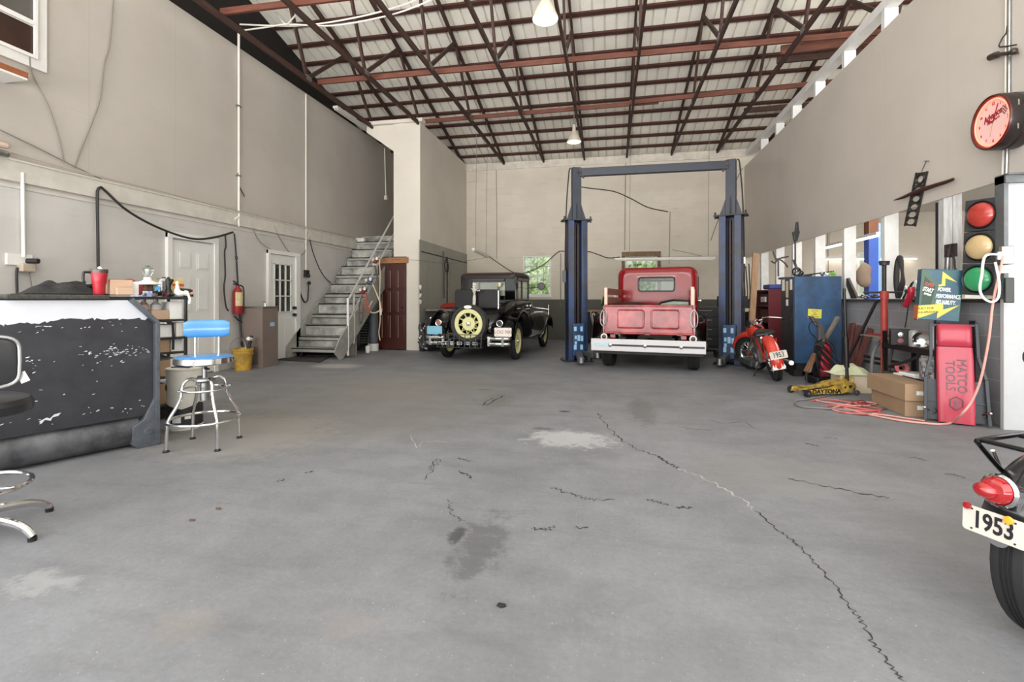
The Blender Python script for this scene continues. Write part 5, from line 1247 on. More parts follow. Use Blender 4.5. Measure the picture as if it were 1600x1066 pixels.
# lower shelves: cartons and bottles
def rbox(lab, x, y, k, sx, sy, sz, m, rz=0, **kw): return carton(lab, rw(x, y, SHZ[k]+.001), RRZ+rz, sx, sy, sz, m, **kw)
rbox('open tan cardboard box on the second shelf of the rack', -.30,.16,1,.34,.24,.09,CARD2, tape=mat('brown_tape', (120,92,72), .4))
rbox('white carton at the right end of the second shelf', -.07,.14,1,.11,.2,.17,PAPER, name='white_carton')
for i, (x, lab, m, cm) in enumerate(((-.40,'clear bottle with a dark blue cap in the open box',mat('clear_plastic',(190,206,216),.2),mat('cap_navy',(40,52,84),.5)),(-.30,'pinkish squat bottle in the open box',mat('pink_plastic',(206,170,168),.4),STEEL),(-.20,'silver-topped white bottle in the open box',mat('milk_white2',(214,212,210),.4),STEEL))):
    t = thing('bottle', lab, 'bottle', rw(x,.16,SHZ[1]+.092), RRZ)
    g = B(); g.lathe([(0,0),(.045,0),(.045,.05),(.02,.075),(.018,.085),(0,.085)],0,16); obj('bottle_body', g, m, t)
    g = B(); g.lathe([(.02,.083),(.02,.105),(0,.105)],0,12); obj('bottle_cap', g, cm, t)
t = rbox('dark blue printed battery carton on the third shelf', -.36,.13,2,.2,.2,.13,mat('navy_print',(28,40,78),.5,var=.3,vs=18), name='blue_carton', stick=((-.08,.09,.10,.125),(.04,.09,.01,.05)))
rbox('white carton with fine print on the third shelf', -.155,.14,2,.15,.2,.12,PAPER, name='white_carton', stick=((-.04,.04,.03,.08),))
rbox('narrow white carton at the right end of the third shelf', -.04,.12,2,.06,.18,.14,mat('offwhite_card',(222,220,214),.8), name='white_carton')
rbox('tan cardboard box with a red label on the fourth shelf', -.30,.15,3,.34,.26,.125,CARD, stick=((-.12,-.04,.07,.10),))
rbox('white carton at the right end of the fourth shelf', -.06,.15,3,.1,.2,.12,PAPER, name='white_carton')
rbox('tan cardboard box on the fifth shelf', -.32,.18,4,.40,.30,.16,CARD)
solo('foil_bag', heap(rw(-.26,.16,SHZ[4]+.164),.2,.14,.06,5,RRZ), mat('foil_grey',(176,178,182),.3,.6,var=.3,vs=10), 'crumpled silver bag on the tan box of the fifth shelf', 'bag', solid=.003)
rbox('long tan cardboard box on the bottom shelf', -.42,.18,5,.52,.30,.2,CARD)
for i, x in enumerate((-.7,-.35,-.08)):
    g = B(); g.box(-.12,.12,-.1,.1,0,.09); solo('dark_crate', g, DSTEEL, ['dark crate on the floor under the rack, farthest left','dark crate on the floor under the rack, middle','dark crate on the floor under the rack, right end'][i], 'box', loc=rw(x,.2,.001), rot=(0,0,RRZ), bevel=.004)

# ---------------------------------------------------------------- white and black drum
t = thing('drum', 'white drum with a black lower half standing behind the blue stool', 'drum', (-3.82, 3.81, 0), 0)
DW = mat('drum_white', (218,214,204), .5, var=.15, vs=8); DB = mat('drum_black', (40,40,42), .5, var=.2)
g = B(); r = .143
g.lathe([(0,.0),(r,.0),(r,.02),(r+.005,.025),(r,.03),(r,.53),(r+.006,.535),(r+.006,.545),(r-.004,.55),(r-.01,.535),(0,.53)],0,40)
obj('drum_body', g, DW, t)
g = B(); n_ = 60; rows = [[], []]
for i in range(n_+1):
    a = 2*PI*i/n_; ph = (a - R(-50)); zt = .19 + .09*abs(((ph/(PI*.66)) % 2) - 1) 
    rows[0].append(V(((r+.0015)*math.cos(a),(r+.0015)*math.sin(a),.035))); rows[1].append(V(((r+.0015)*math.cos(a),(r+.0015)*math.sin(a),zt)))
g.loft(rows, closed=False, caps=False); obj('black_band', g, DB, t)
g = B()
for a0, z0, z1, w_ in ((-70,.07,.12,14),(-35,.10,.15,10),(-100,.06,.1,8)):
    g.lathe([(r+.003,z0),(r+.003,z1)],0,6,a0=a0-w_,a1=a0+w_)
obj('label', g, PAPER, t)
g = B(); g.lathe([(0,.0),(.03,0)],0,16,o=(r*math.cos(R(-118))*1.012,r*math.sin(R(-118))*1.012,.38),axis=(math.cos(R(-118)),math.sin(R(-118)),0)); obj('black_spot', g, DB, t)
g = B(); g.tube([V((-.1,0,.556)),V((-.03,.06,.56)),V((.06,.03,.556)),V((.1,-.05,.56))],.006,sub=4); solo('bent_rod', g, DSTEEL, 'bent dark rod curving over the far side of the drum lid', 'rod', loc=(-3.82,3.81,0)); g = B(); g.tube([V((-.06,-.08,.557)),V((.03,-.08,.562)),V((.11,-.06,.557))],.006,sub=4); solo('bent_rod', g, DSTEEL, 'bent dark rod lying near the front rim of the drum lid', 'rod', loc=(-3.82,3.81,0))

# ---------------------------------------------------------------- blue stool
SC = (-3.2, 3.38, 0)
t = thing('bar_stool', 'chrome shop stool with sky-blue round seat and backrest', 'stool', SC, 0)
SKY = mat('sky_blue_vinyl', (64,134,196), .28, coat=.4, var=.08)
g = B(); g.lathe([(0,.722),(.15,.722),(.19,.717),(.205,.705),(.205,.70),(0,.70)],0,40); obj('seat', g, SKY, t)
g = B(); g.lathe([(.203,.708),(.212,.705),(.214,.665),(.205,.655),(0,.655)],0,40); obj('seat_band', g, CHROME, t)
bd = V((-.62, .78, 0)).normalized(); bx_ = V((bd.y, -bd.x, 0))
g = B()
rows = []
for k in range(9):
    u = (k/8*2-1)*.165; off = bd * (.205 - .25*u*u*2.2) + bx_*u
    sec = []
    hw = .072 if abs(k-4) < 4 else .055
    for q in range(16):
        a = 2*PI*q/16; e = .5
        cx = math.copysign(abs(math.cos(a))**.6, math.cos(a)); cz = math.copysign(abs(math.sin(a))**.45, math.sin(a))
        th_ = .026 if abs(k-4) < 4 else .014
        sec.append(V((0,0,.925)) + off + bd*(th_*cx) + V((0,0,hw*cz)))
    rows.append(sec)
g.loft(rows); obj('backrest', g, SKY, t)
for s_ in (-.085, .085):
    g = B(); p0 = bx_*s_ + bd*.19; g.tube([V((0,0,.69))+p0, V((0,0,.72))+p0+bd*.012, V((0,0,.87))+p0+bd*.022], .009, sub=3); obj('back_support', g, CHROME, t)
g = B(); g.cyl((0,0,.36),(0,0,.54),.032); g.cyl((0,0,.54),(0,0,.66),.017); g.lathe([(.06,.655),(.05,.635),(.02,.63)],0,16); g.lathe([(.035,.54),(.075,.535),(.08,.52),(.035,.50)],0,20); obj('pedestal', g, STEEL, t)
g = B(); g.cyl((.1,-.1,.652),(.1,-.1,.63),.012); g.bar((.1,-.1,.632),(.14,-.11,.628),.02,.012); obj('lever', g, BLACK, t)
angs = [math.atan2(-.21,-.12), math.atan2(-.12,.23), math.atan2(.12,-.23), math.atan2(.21,.12)]
for a in angs:
    e = V((math.cos(a), math.sin(a), 0))
    g = B(); g.tube([e*r_ + V((0,0,z)) for r_, z in ((.045,.525),(.10,.54),(.145,.51),(.158,.455),(.165,.40),(.195,.33),(.235,.26),(.252,.21),(.258,.12),(.26,.012))], .0125, n=10, sub=5)
    lg = obj('leg', g, CHROME, t)
    g = B(); g.lathe([(.024,0),(.024,.006),(.014,.018),(0,.018)],0,14,e*.26); obj('foot_cap', g, BLACK, lg)
for z, r_, k in ((.452,.165,.009),(.212,.255,.0115)):
    g = B(); g.torus((0,0,z),(0,0,1),r_,k,0,40); obj('ring', g, CHROME, t)
for a in angs:
    g = B(); e = V((math.cos(a), math.sin(a), 0)); g.cyl(e*.155+V((0,0,.452)), e*.19+V((0,0,.452)), .008); obj('ring_bolt', g, CHROME, t)

# ---------------------------------------------------------------- black chair, only its edge in the photo
t = thing('drafting_chair', 'black padded chair with chrome foot ring and star base at the left edge', 'chair', (-3.08, 1.81, 0), 0)
g = B(); back = []
fx, fy = V((.55,.83,0)), V((-.83,.55,0))
def seatpt(u, v_, z): return fx*u + fy*v_ + V((0,0,z))
LB = mat('chair_leather', (42,42,45), .35, var=.3, vs=8)
def pad(c, hx, hz, th_, n_=24, e=.4):
    rings = []
    for k, s_ in ((-1,.86),(-.7,.97),(0,1),(.7,.97),(1,.86)):
        ring = []
        for q in range(n_):
            a = 2*PI*q/n_; cx = math.copysign(abs(math.cos(a))**e, math.cos(a)); cz = math.copysign(abs(math.sin(a))**e, math.sin(a))
            ring.append(seatpt(c[0]+hx*cx*s_, c[1]+th_*k, c[2]+hz*cz*s_))
        rings.append(ring)
    return B().loft(rings)
bk = pad((0.0,-.25,.88),.20,.125,.035); obj('backrest', bk, LB, t)
g = B(); ring = []
for q in range(32):
    a = 2*PI*q/32; cx = math.copysign(abs(math.cos(a))**.4, math.cos(a)); cz = math.copysign(abs(math.sin(a))**.4, math.sin(a)); ring.append(seatpt(.195*cx,-.288,.88+.12*cz))
g.tube(ring, .008, closed=True); obj('piping', g, STEEL, t)
g = B(); g.obox(seatpt(.205,-.28,.80),(.035,.003,.05),(0,-25,30)); obj('paper_tag', g, PAPER, t)
g = B(); g.loft([[V((r_*math.cos(2*PI*k/28), r_*math.sin(2*PI*k/28), z)) for k in range(28)] for r_, z in ((.20,.585),(.245,.61),(.25,.65),(.235,.675),(.19,.69))]); obj('seat', g, LB, t)
g = B(); g.tube([seatpt(0,-.24,.80), seatpt(0,-.26,.66), seatpt(0,-.15,.57), seatpt(0,0,.57)], .02, sub=4); obj('back_support', g, BLACK, t)
g = B(); g.cyl((0,0,.10),(0,0,.59),.028); g.cyl((0,0,.1),(0,0,.3),.04); obj('column', g, CHROME, t)
g = B(); g.torus((0,0,.245),(0,0,1),.24,.011,0,40)
for a in (20,140,260): g.cyl((0,0,.235),(.24*math.cos(R(a)),.24*math.sin(R(a)),.245),.008)
obj('foot_ring', g, CHROME, t)
for a in (-62,10,82,154,226):
    e = V((math.cos(R(a)), math.sin(R(a)), 0)); g = B()
    g.tube([e*r_ + V((0,0,z)) for r_, z in ((.03,.11),(.12,.105),(.24,.085),(.31,.055),(.345,.02))], lambda u: .024-.008*u, n=10, sub=4); lg = obj('base_leg', g, CHROME, t)
    g = B(); g.cyl(e*.342+V((0,0,0)), e*.342+V((0,0,.02)), .018); obj('foot', g, BLACK, lg)
# ---------------------------------------------------------------- right wall: lockers and shelves
t = thing('metal_locker', 'tall blue metal locker with a yellow warning label and dark stickered door', 'locker', (2.76, 8.16, 0), -1)
W_ = .64
g = B(); g.box(0,W_,0,.62,.20,1.52); lk = obj('locker_body', g, BLUEL, t, bevel=.006)
LDK = mat('locker_dark', (66,72,80), .4, .2, var=.5, vs=2.5, col2=(40,43,46))
g = B(); g.box(-.012,0,.02,.61,.22,1.50); g.cyl((-.014,.08,.85),(-.03,.08,.85),.02); dr = obj('door', g, LDK, t, bevel=.004)
for (y, z, w_, h, c) in ((.12,1.40,.10,.16,PAPER),(.30,1.33,.10,.26,mat('sticker_tan',(214,190,164),.7)),(.48,1.40,.12,.18,PAPER),(.30,1.12,.09,.1,PAPER)):
    g = B(); g.box(-.016,-.012,y-w_/2,y+w_/2,z-h/2,z+h/2); obj('sticker', g, c, dr)
g = B(); g.box(.03,W_-.03,.02,.60,.07,.20); g.box(-.02,.10,-.02,.2,0,.10); g.box(W_-.12,W_,-.02,.2,0,.10); g.box(.02,W_-.02,.35,.55,0,.08); obj('base_skid', g, DSTEEL, t)
g = B(); g.obox((.275,-.003,.955),(.185,.004,.135),(0,3,0)); yl = obj('warning_label', g, mat('label_yellow', (214,204,84), .6), t)
for k, (z, s_, tx) in enumerate(((.995,.026,'NOTICE'),(.965,.024,'OIL'),(.938,.024,'ONLY'),(.905,.02,'FLAMMABLE'))): text('lettering', tx, s_, frame((.275,-.006,z), (1,0,0), (0,0,1)), mat('label_ink', (70,66,40), .6), yl)
g = B(); g.tube([V((.30,-.01,.88)),V((.20,-.012,.80)),V((.22,-.012,.66)),V((.34,-.014,.55))],.006,sub=5); obj('hanging_wire', g, CORDB, t)
MAR = mat('maroon_board', (104,34,42), .45, var=.25, vs=3)
t = thing('bookcase', 'open maroon wooden shelf unit standing behind the orange motorcycle', 'shelf', (2.86, 9.75, 0), 0)
g = B(); g.box(0,.44,0,.03,0,1.36); g.box(0,.44,.87,.90,0,1.36); g.box(.42,.44,.03,.87,0,1.36); obj('carcass', g, MAR, t, bevel=.003)
for z in (.06,.42,.74,1.05,1.34):
    g = B(); g.box(0,.42,.03,.87,z-.012,z+.012); obj('shelf_board', g, MAR, t)
g = B(); g.box(.05,.35,.2,.7,.753,.98); solo('carton', g, mat('brown_carton',(92,58,44),.8), 'brown carton on the middle shelf of the maroon unit', 'box', loc=(2.86,9.75,0), bevel=.003)
g = B(); g.box(.02,.05,.3,.55,1.12,1.22); g.box(.05,.3,.2,.7,1.063,1.27,1); solo('carton', g, [PAPER, mat('dark_maroon_box',(70,20,24),.6)], 'dark box with a white label on the top shelf of the maroon unit', 'box', loc=(2.86,9.75,0))
g = B(); g.box(.03,.33,.05,.45,1.362,1.45); solo('folded_tarp', g, mat('tarp_blue',(58,74,142),.6,var=.2), 'folded blue tarp lying on top of the maroon shelves', 'tarp', loc=(2.86,9.75,0), bevel=.02)
g = B(); g.lathe([(0,0),(.10,0),(.10,.08),(0,.085)]); solo('tin', g, DSTEEL, 'round dark tin on the near top corner of the maroon shelves', 'tin', loc=(3.16,9.87,1.362))
g = B(); g.box(-.2,.2,-.15,.15,0,.03); g.box(-.02,.02,-.02,.02,-1.52,0); solo('stool_top', g, mat('dull_maroon',(76,42,38),.6), 'small dark red board propped above the gap left of the blue locker', 'board', loc=(3.1,9.2,1.52))
# clutter on the lockers
rnd = random.Random(5)
def lw(x, y, z): return V((2.76,8.16,0)) + Matrix.Rotation(R(-1),3,'Z') @ V((x,y,z))
t = thing('striking_tool', 'black wedge-shaped tool head raised on a thin rod above the blue locker', 'tool', lw(.03,.06,1.521))
c = lambda px, py: V(Yp(px+3, py, 8.22)) - t.location
g = B(); g.cyl(V((.0,0,0)), c(1239.5,376), .012); obj('rod', g, BLACK, t)
g = B(); g.loft([[c(a, y) + V((0,dy,0)) for a, dy in ((x0,-.03),(x1,-.03),(x1,.03),(x0,.03))] for y, x0, x1 in ((377,1238,1242),(370,1236.5,1244),(363,1235,1246),(361,1239,1245),(352,1240.5,1244),(347,1241,1243.5))], smooth=False); obj('tool_head', g, BLACK, t, bevel=.006)
for i, (x, y, s_, m, lab) in enumerate(((.04,.1,.05,STEEL,'small steel gear part on the blue locker, nearest its left edge'),(.11,.12,.06,DSTEEL,'dark machine part on the blue locker right of the raised rod'),(.16,.3,.05,STEEL,'steel part on the blue locker beyond the dark one'),(.42,.1,.045,STEEL,'chrome lump on the blue locker top'),(.5,.14,.05,PAPER,'pale crumpled scrap on the blue locker top'),(.56,.12,.05,mat('bright_green',(120,170,60),.6),'small green rag at the right corner of the blue locker top'))):
    g = B()
    for q in range(4): g.torus((rnd.uniform(-.4,.4)*s_,rnd.uniform(-.3,.3)*s_,s_*(.2+.2*q)),(rnd.uniform(-1,1),rnd.uniform(-1,1),1),s_*rnd.uniform(.3,.7),s_*.16,0,14,6)
    z0 = min(p.z for p in g.v); g.v = [p - V((0,0,z0)) for p in g.v]
    solo('machine_part', g, m, lab, 'part', loc=lw(x,y,1.521))
g = B(); g.loft([[V((x+.0,0,z)),V((x+.03,0.02,z+.01)),V((x,.04,z))] for x, z in ((.0,.0),(.05,.10),(.01,.16),(-.03,.28))], smooth=False); g.torus((.03,.02,.09),(0,1,0),.06,.014,0,14,6); solo('lantern_part', g, BLACK, 'black angular bracket standing behind the raised rod on the locker', 'bracket', loc=lw(.12,.35,1.521))
g = B(); g.bar((.12,.2,1.535),(.60,.18,1.60),.03,.02); g.bar((.12,.2,1.535),(.3,.2,1.545),.06,.03); solo('pry_bar', g, BLACK, 'long black bar lying across the top of the blue locker', 'bar', loc=(2.76,8.16,0), rot=(0,0,-1))
# leaning tan board behind the motorcycle
a, b_ = Yp(1181,396,10.6), Zp(1172,556,.0)
g = B(); a = Yp(1181,396,9.62); b_ = Yp(1171,560,9.5); g.bar(a, V((b_.x,9.5,0.02)), .10,.045,up=(0,1,0)); solo('leaning_board', g, TAN, 'tall bare tan board leaning beside the right lift post', 'board')

# ---------------------------------------------------------------- yellow floor jack with its black handle
t = thing('floor_jack', 'yellow low-profile floor jack with black lettering and upright black handle', 'jack', (2.27, 6.56, 0), 18); t.scale = (.92,.92,.96)
g = B()
for s_ in (-1, 1): g.prism([V((x, s_*.135, z)) for x, z in ((-.02,.03),(.52,.03),(.62,.06),(.72,.10),(.70,.155),(.58,.17),(.45,.15),(.30,.10),(.0,.085))], (0,.012,0))
jb = obj('side_plate', g, mat('jack_yellow',(206,170,66),.45,var=.45,vs=12,col2=(120,100,52)), t, bevel=.004)
text('lettering', 'DAYTONA', .072, frame((.285,-.137,.062),(1,0,0),(0,0,1)), mat('jack_black',(30,26,22),.5), jb, sx=1.15, bold=.003)
g = B(); g.prism([V((x,-.03,z)) for x, z in ((.0,.09),(.30,.13),(.52,.19),(.66,.20),(.70,.16),(.40,.11),(.0,.06))],(0,.06,0)); g.lathe([(0,0),(.05,0),(.055,.02),(0,.025)],0,16,(.04,0,.10)); obj('lift_arm', g, MATS['jack_yellow'], t, bevel=.005)
g = B(); g.loft([[V((x, y, z)) for y, z in ((-.10,.06),(.10,.06),(.08,.17),(-.08,.17))] for x in (.50,.72)], smooth=False); g.cyl((.55,-.138,.11),(.55,-.145,.11),.014,m=1); g.cyl((.62,-.138,.12),(.62,-.145,.12),.018,m=1); g.cyl((.68,-.138,.09),(.68,-.145,.09),.012,m=1); obj('pump_housing', g, [MATS['jack_yellow'], BLACK], t, bevel=.01)
g = B()
for k in range(6): g.box(.12+k*.05,.14+k*.05,-.12,.12,.03,.06)
obj('cross_bars', g, DSTEEL, t)
for x, y, r in ((.0,-.16,.045),(.0,.16,.045),(.74,-.11,.032),(.74,.11,.032)):
    g = B(); g.lathe([(.012,-.018),(r,-.018),(r+.004,0),(r,.018),(.012,.018)],0,20,(x,y,r+.004),(0,1,0)); g.cyl((x,y-.022,r+.004),(x,y+.022,r+.004),.016,m=1); obj('caster_wheel', g, [STEEL if x > .5 else DSTEEL, STEEL], t)
g = B(); g.tube([V((.70,-.09,.16)),V((.72,-.06,.22)),V((.72,.06,.22)),V((.70,.09,.16))],.012,sub=4); obj('carry_handle', g, MATS['jack_yellow'], t)
g = B(); g.cyl((.70,0,.16),(.69,.02,.72),.02); g.cyl((.697,.005,.34),(.69,.015,.73),.032); g.cyl((.69,.015,.72),(.68,.03,1.36),.018); g.cyl((.672,.028,1.05),(.672,.03,1.36),.006,m=1); obj('handle', g, [BLACK, STEEL], t)

# ---------------------------------------------------------------- red upright vacuum with its hoses
p = Zp(1284, 599)
t = thing('upright_vacuum', 'red and black upright vacuum wrapped in cords, standing before the blue locker', 'vacuum', (p.x, p.y, 0), 10)
g = B(); g.loft([[V((hw*math.cos(a), .10*math.sin(a)*k_, z)) for a in [2*PI*q/18 for q in range(18)]] for z, hw, k_ in ((.10,.09,1),(.14,.105,1.1),(.4,.10,1.1),(.55,.075,1),(.62,.04,.8))]); obj('vacuum_body', g, BLACK, t)
g = B(); g.loft([[V((x, -.118 + abs(x)*.25, z)) for x in (-hw,-hw*.5,0,hw*.5,hw)] for z, hw in ((.11,.075),(.3,.08),(.45,.065),(.56,.03),(.60,.005))], closed=False, caps=False); obj('red_cover', g, mat('vacuum_red',(170,40,60),.35), t, solid=.02)
g = B(); g.box(-.17,.17,-.18,.08,.02,.10); obj('floor_head', g, BLACK, t, bevel=.02)
for s_ in (-1,1):
    g = B(); g.cyl((.13*s_,.05,.05),(.16*s_,.05,.05),.05); obj('vacuum_wheel', g, DSTEEL, t)
g = B(); g.loft([[V((x+dx, dy, z)) for dx, dy in ((-w_,-.03),(w_,-.03),(w_,.03),(-w_,.03))] for x, z, w_ in ((.0,.55,.05),(-.02,.78,.035),(-.05,.82,.045),(-.12,.90,.035),(-.17,.94,.02))], smooth=False); obj('handle', g, mat('vacuum_grey',(84,82,80),.4,var=.2), t, bevel=.01)
g = B(); g.cyl((-.09,-.03,.83),(-.17,-.03,.935),.022); obj('grip_trim', g, CHROME, t)
for k in range(5):
    g = B(); a = k*.5
    g.tube([V(((.14+.02*k)*math.cos(q+a), -.13-.012*k+.10*math.sin(q*2+a)*.3, .36+.24*math.sin(q)*(1-.05*k))) for q in [2*PI*i/14 for i in range(14)]], .009+.003*(k%2), closed=True, n=6, sub=2); obj('power_cord', g, CORDB, t)
p2 = Zp(1268, 575)
t = thing('wood_plane', 'brown wooden stock with a pale end leaning left of the red vacuum', 'tool', (p.x-.16,p.y-.12,0), 10)
g = B(); g.bar((-.10,-.02,.17),(.06,.03,.42),.07,.05); obj('stock', g, mat('brown_stock',(120,84,60),.6,var=.4,vs=8), t, bevel=.01)
g = B(); g.bar((-.06,-.05,.17),(.0,-.02,.30),.02,.02); g.bar((-.10,-.02,0.0),(-.10,-.02,.17),.02,.02); obj('steel_edge', g, CHROME, t)
g = B(); g.bar((p.x+.06,p.y+.03,.62),(p.x+.26,p.y+.14,.92),.05,.03); g.bar((p.x+.03,p.y+.02,.0),(p.x+.06,p.y+.03,.62),.03,.02); solo('wood_strip', g, mat('grey_slat',(128,116,104),.6,var=.3,vs=9), 'pale weathered slat leaning behind the red vacuum', 'board')
g = B(); c = Zp(1262,586); g.box(-.2,.1,-.05,.05,0,.05); g.cyl((-.12,0,.05),(.1,.0,.09),.03); solo('rubber_hose', g, RUB, 'black rubber lump on the floor under the blue locker', 'hose', loc=(2.98,7.8,0), rot=(0,0,20))

# ---------------------------------------------------------------- boxes, planks, poles along the low wall
bx = (3.02, 6.98, 0)
t = carton('pale cardboard box topped with pale green cloth beside the yellow jack', bx, 0, .36,.28,.22, CARDL)
solo('cloth', heap((3.0,6.98,.222), .24, .17, .13, 9, 0), mat('pale_green_cloth',(206,210,176),.9,var=.15,vs=6), 'rumpled pale green cloth heaped on the pale box', 'cloth', solid=.006)
carton('long tan cardboard box lying on the floor, lower of the two stacked', (3.05, 5.93, 0), -3, .27,.72,.158, CARD, stick=((-.03,.04,.07,.11),))
carton('long tan cardboard box on top of another by the red creeper', (3.02, 5.93, .159), -1, .26,.76,.168, CARD, stick=((-.03,.03,.06,.10),))
for i, (px0, px1, w_, lab) in enumerate(((1330,1337,.13,'faded red plank leaning on the low grey wall, leftmost of three'),(1343,1348,.15,'faded red plank leaning on the low grey wall, middle of three'),(1358,1352,.10,'faded red plank leaning on the low grey wall, rightmost of three'))):
    a = Xp(px0, 505+i*4, 3.52); b_ = Zp(px1, 568-0*i, .0); y0 = a.y; g = B()
    g.bar((3.535, a.y, a.z), (3.36, a.y-.12*(1-i), .02), w_, .03, up=(1,0,.2)); g.jitter(.006,7); solo('plank', g, mat('faded_red_wood',(124,72,66),.75,var=.4,vs=4,stretch=(6,6,1)), lab, 'board')
g = B(); g.bar(V(Xp(1371,468,3.47)), V((3.15, Xp(1327,560,3.3).y, .02)), .05,.02); solo('steel_bar', g, mat('bar_dark',(44,38,38),.5,.4), 'long black bar slanting across the faded red planks', 'bar')
t = thing('jack_stand', 'tall red screw jack pole with a black top and cross handle', 'jack', (3.22, 6.62, 0))
g = B(); g.cyl((0,0,.02),(0,0,1.22),.036); g.cyl((0,0,1.18),(0,0,1.27),.045); g.cyl((0,0,0),(0,0,.03),.075); obj('tube', g, mat('jack_red',(176,62,52),.5,var=.3,vs=8), t)
g = B(); g.cyl((0,0,1.27),(0,0,1.58),.022); g.cyl((0,0,1.58),(0,0,1.61),.05); g.box(-.05,.05,-.02,.02,1.60,1.63); obj('screw', g, DSTEEL, t)
g = B(); g.cyl((-.20,.05,1.255),(.17,-.04,1.255),.012); obj('cross_handle', g, DSTEEL, t)
g = B(); g.tube([V((3.60,7.10,1.184)),V((3.60,7.12,1.4)),V((3.60,7.10,1.66)),V((3.60,7.06,1.70)),V((3.60,7.02,1.66)),V((3.60,6.98,1.42)),V((3.60,7.02,1.3)),V((3.60,7.06,1.184))], lambda u: .016+.018*abs(math.sin(3*PI*u)), n=8, sub=5); solo('strap', g, mat('dark_strap',(48,46,48),.6,var=.3), 'dark folded strap standing on the sill right of the red jack pole', 'strap')
# rack of black angle iron with odd things
t = thing('shelf_rack', 'low black angle-iron rack against the grey wall behind the red creeper', 'shelf', (3.20, 5.62, 0))
for x in (0,.30):
    for y in (0,.95):
        g = B(); g.box(x-.017,x+.017,y-.017,y+.017,0,.80 if y > 0 else .96); obj('rack_post', g, BLACK, t)
for z in (.30,.63):
    g = B(); g.box(-.02,.32,-.02,.97,z,z+.02); g.box(-.022,-.015,-.02,.97,z-.03,z+.03); obj('rack_shelf', g, BLACK, t)
def rr_(x, y, z): return (3.20+x, 5.62+y, z)
t = thing('battery_charger', 'small black case with two bright oval badges on the low black rack', 'case', rr_(.06,.74,.651), -20)
g = B(); g.box(-.10,.08,-.08,.08,0,.18); obj('case_body', g, BLACK, t, bevel=.004)
for z, c_ in ((.12,CHROME),(.05,mat('badge_red',(150,80,84),.4))):
    g = B(); g.lathe([(.03,0),(.026,.006),(0,.008)],0,18,(-.01,-.08,z),(0,-1,0)); obj('badge', g, c_, t)
can('silver-white drum can right of the small black case', rr_(.10,.56,.651), .05, .19, mat('can_white',(196,196,192),.4,.3,var=.3,vs=8))
t = thing('work_light', 'chrome round work light on the low black rack', 'light', rr_(.10,.40,.651), -20)
g = B(); g.lathe([(0,.0),(.04,.01),(.075,.06),(.08,.09),(.07,.085),(0,.04)],0,20,(0,.02,.09),(-.3,-1,0)); g.box(-.05,.05,-.02,.06,0,.02); obj('lamp_body', g, CHROME, t)
carton('white booklet box behind the creeper on the low black rack', rr_(.14,.22,.651), -10, .06,.12,.26, PAPER, name='white_carton', stick=((-.01,.02,.05,.2),))
carton('white and black printed parts box on the lower rack shelf', rr_(.10,.30,.322), -15, .14,.12,.26, mat('parts_print',(226,222,220),.7,var=.9,vs=16,col2=(60,40,44)), name='white_carton')
g = B(); g.lathe([(.03,0),(.065,0),(.07,.02),(.065,.04),(.03,.04)],0,20,(0,0,.07),(-.4,-1,.1)); solo('red_pulley', g, mat('pulley_red',(176,76,76),.5), 'red round pulley on the lower rack shelf', 'part', loc=rr_(.06,.72,.321))
g = B(); g.box(-.12,.1,-.15,.15,0,.02); g.box(-.08,.12,-.10,.12,.02,.035); solo('paper_stack', g, PAPER, 'loose white papers on the lower rack shelf', 'paper', loc=rr_(.1,.55,.322), rot=(0,0,12))
g = B(); g.tube([V(rr_(.05,.3,.60)),V(rr_(.02,.5,.50)),V(rr_(.0,.75,.42)),V(rr_(.04,.92,.38))],.018,sub=5); solo('hose', g, RUB, 'black hose drooping between the two rack shelves', 'hose')
for i, (y, lab) in enumerate(((6.86,'grey hooped strap standing on the floor left of the red jack pole, left of two'),(6.72,'grey hooped strap standing on the floor left of the red jack pole, right of two'))):
    g = B(); g.tube([V((3.2+.12*i,y,.0)),V((3.2+.12*i,y,.35)),V((3.24+.12*i,y+.03,.52)),V((3.36+.08*i,y+.1,.66)),V((3.52,y+.12,.74))], .02, sub=5); solo('grey_strap', g, mat('strap_grey',(112,112,110),.6,var=.2), lab, 'strap')
g = B(); g.box(-.16,.16,-.55,.25,0,.012); g.box(-.1,.16,-.1,.2,.012,.03,1); solo('board', g, [mat('tan_board',(156,142,126),.7,var=.3,vs=8), mat('faded_red2',(150,56,56),.6)], 'tan board with a red strip laid level beside the red jack pole', 'board', loc=(3.38,6.95,.70), rot=(0,0,0))
for i, (z, lab) in enumerate(((.36,'grey pipe lying level behind the red jack pole, lower of two'),(.42,'grey pipe lying level behind the red jack pole, upper of two'))):
    g = B(); g.cyl((3.30,7.25,z),(3.36,6.55,z),.018); solo('pipe', g, DSTEEL, lab, 'pipe')

# ---------------------------------------------------------------- red creeper leaning on its frame
t = thing('creeper', 'red padded mechanic creeper standing on end with its black wheeled frame', 'creeper', (3.175, 5.30, 0.01), rot=(R(-11), 0, R(-24)))
PINK = mat('creeper_red', (172,40,64), .38, coat=.3, var=.1, vs=3)
def cush(z0, z1, hw, th, m):
    rings = []
    for k in range(7):
        z = z0 + (z1-z0)*k/6; e = .55 if k in (0,6) else (.9 if k in (1,5) else 1.0)
        ring = []
        for q in range(20):
            a = 2*PI*q/20; cx = math.copysign(abs(math.cos(a))**.35, math.cos(a)); cy = math.copysign(abs(math.sin(a))**.5, math.sin(a))
            ring.append(V((hw*cx*(1 if 0 < k < 6 else .97), th*cy*e, z)))
        rings.append(ring)
    return B().loft(rings)
obj('pad', cush(.0,.715,.135,.038,0), PINK, t); obj('head_pad', cush(.72,.93,.128,.055,0), PINK, t)
TXG = mat('print_grey',(104,70,80),.5)
pd = t.children[0]
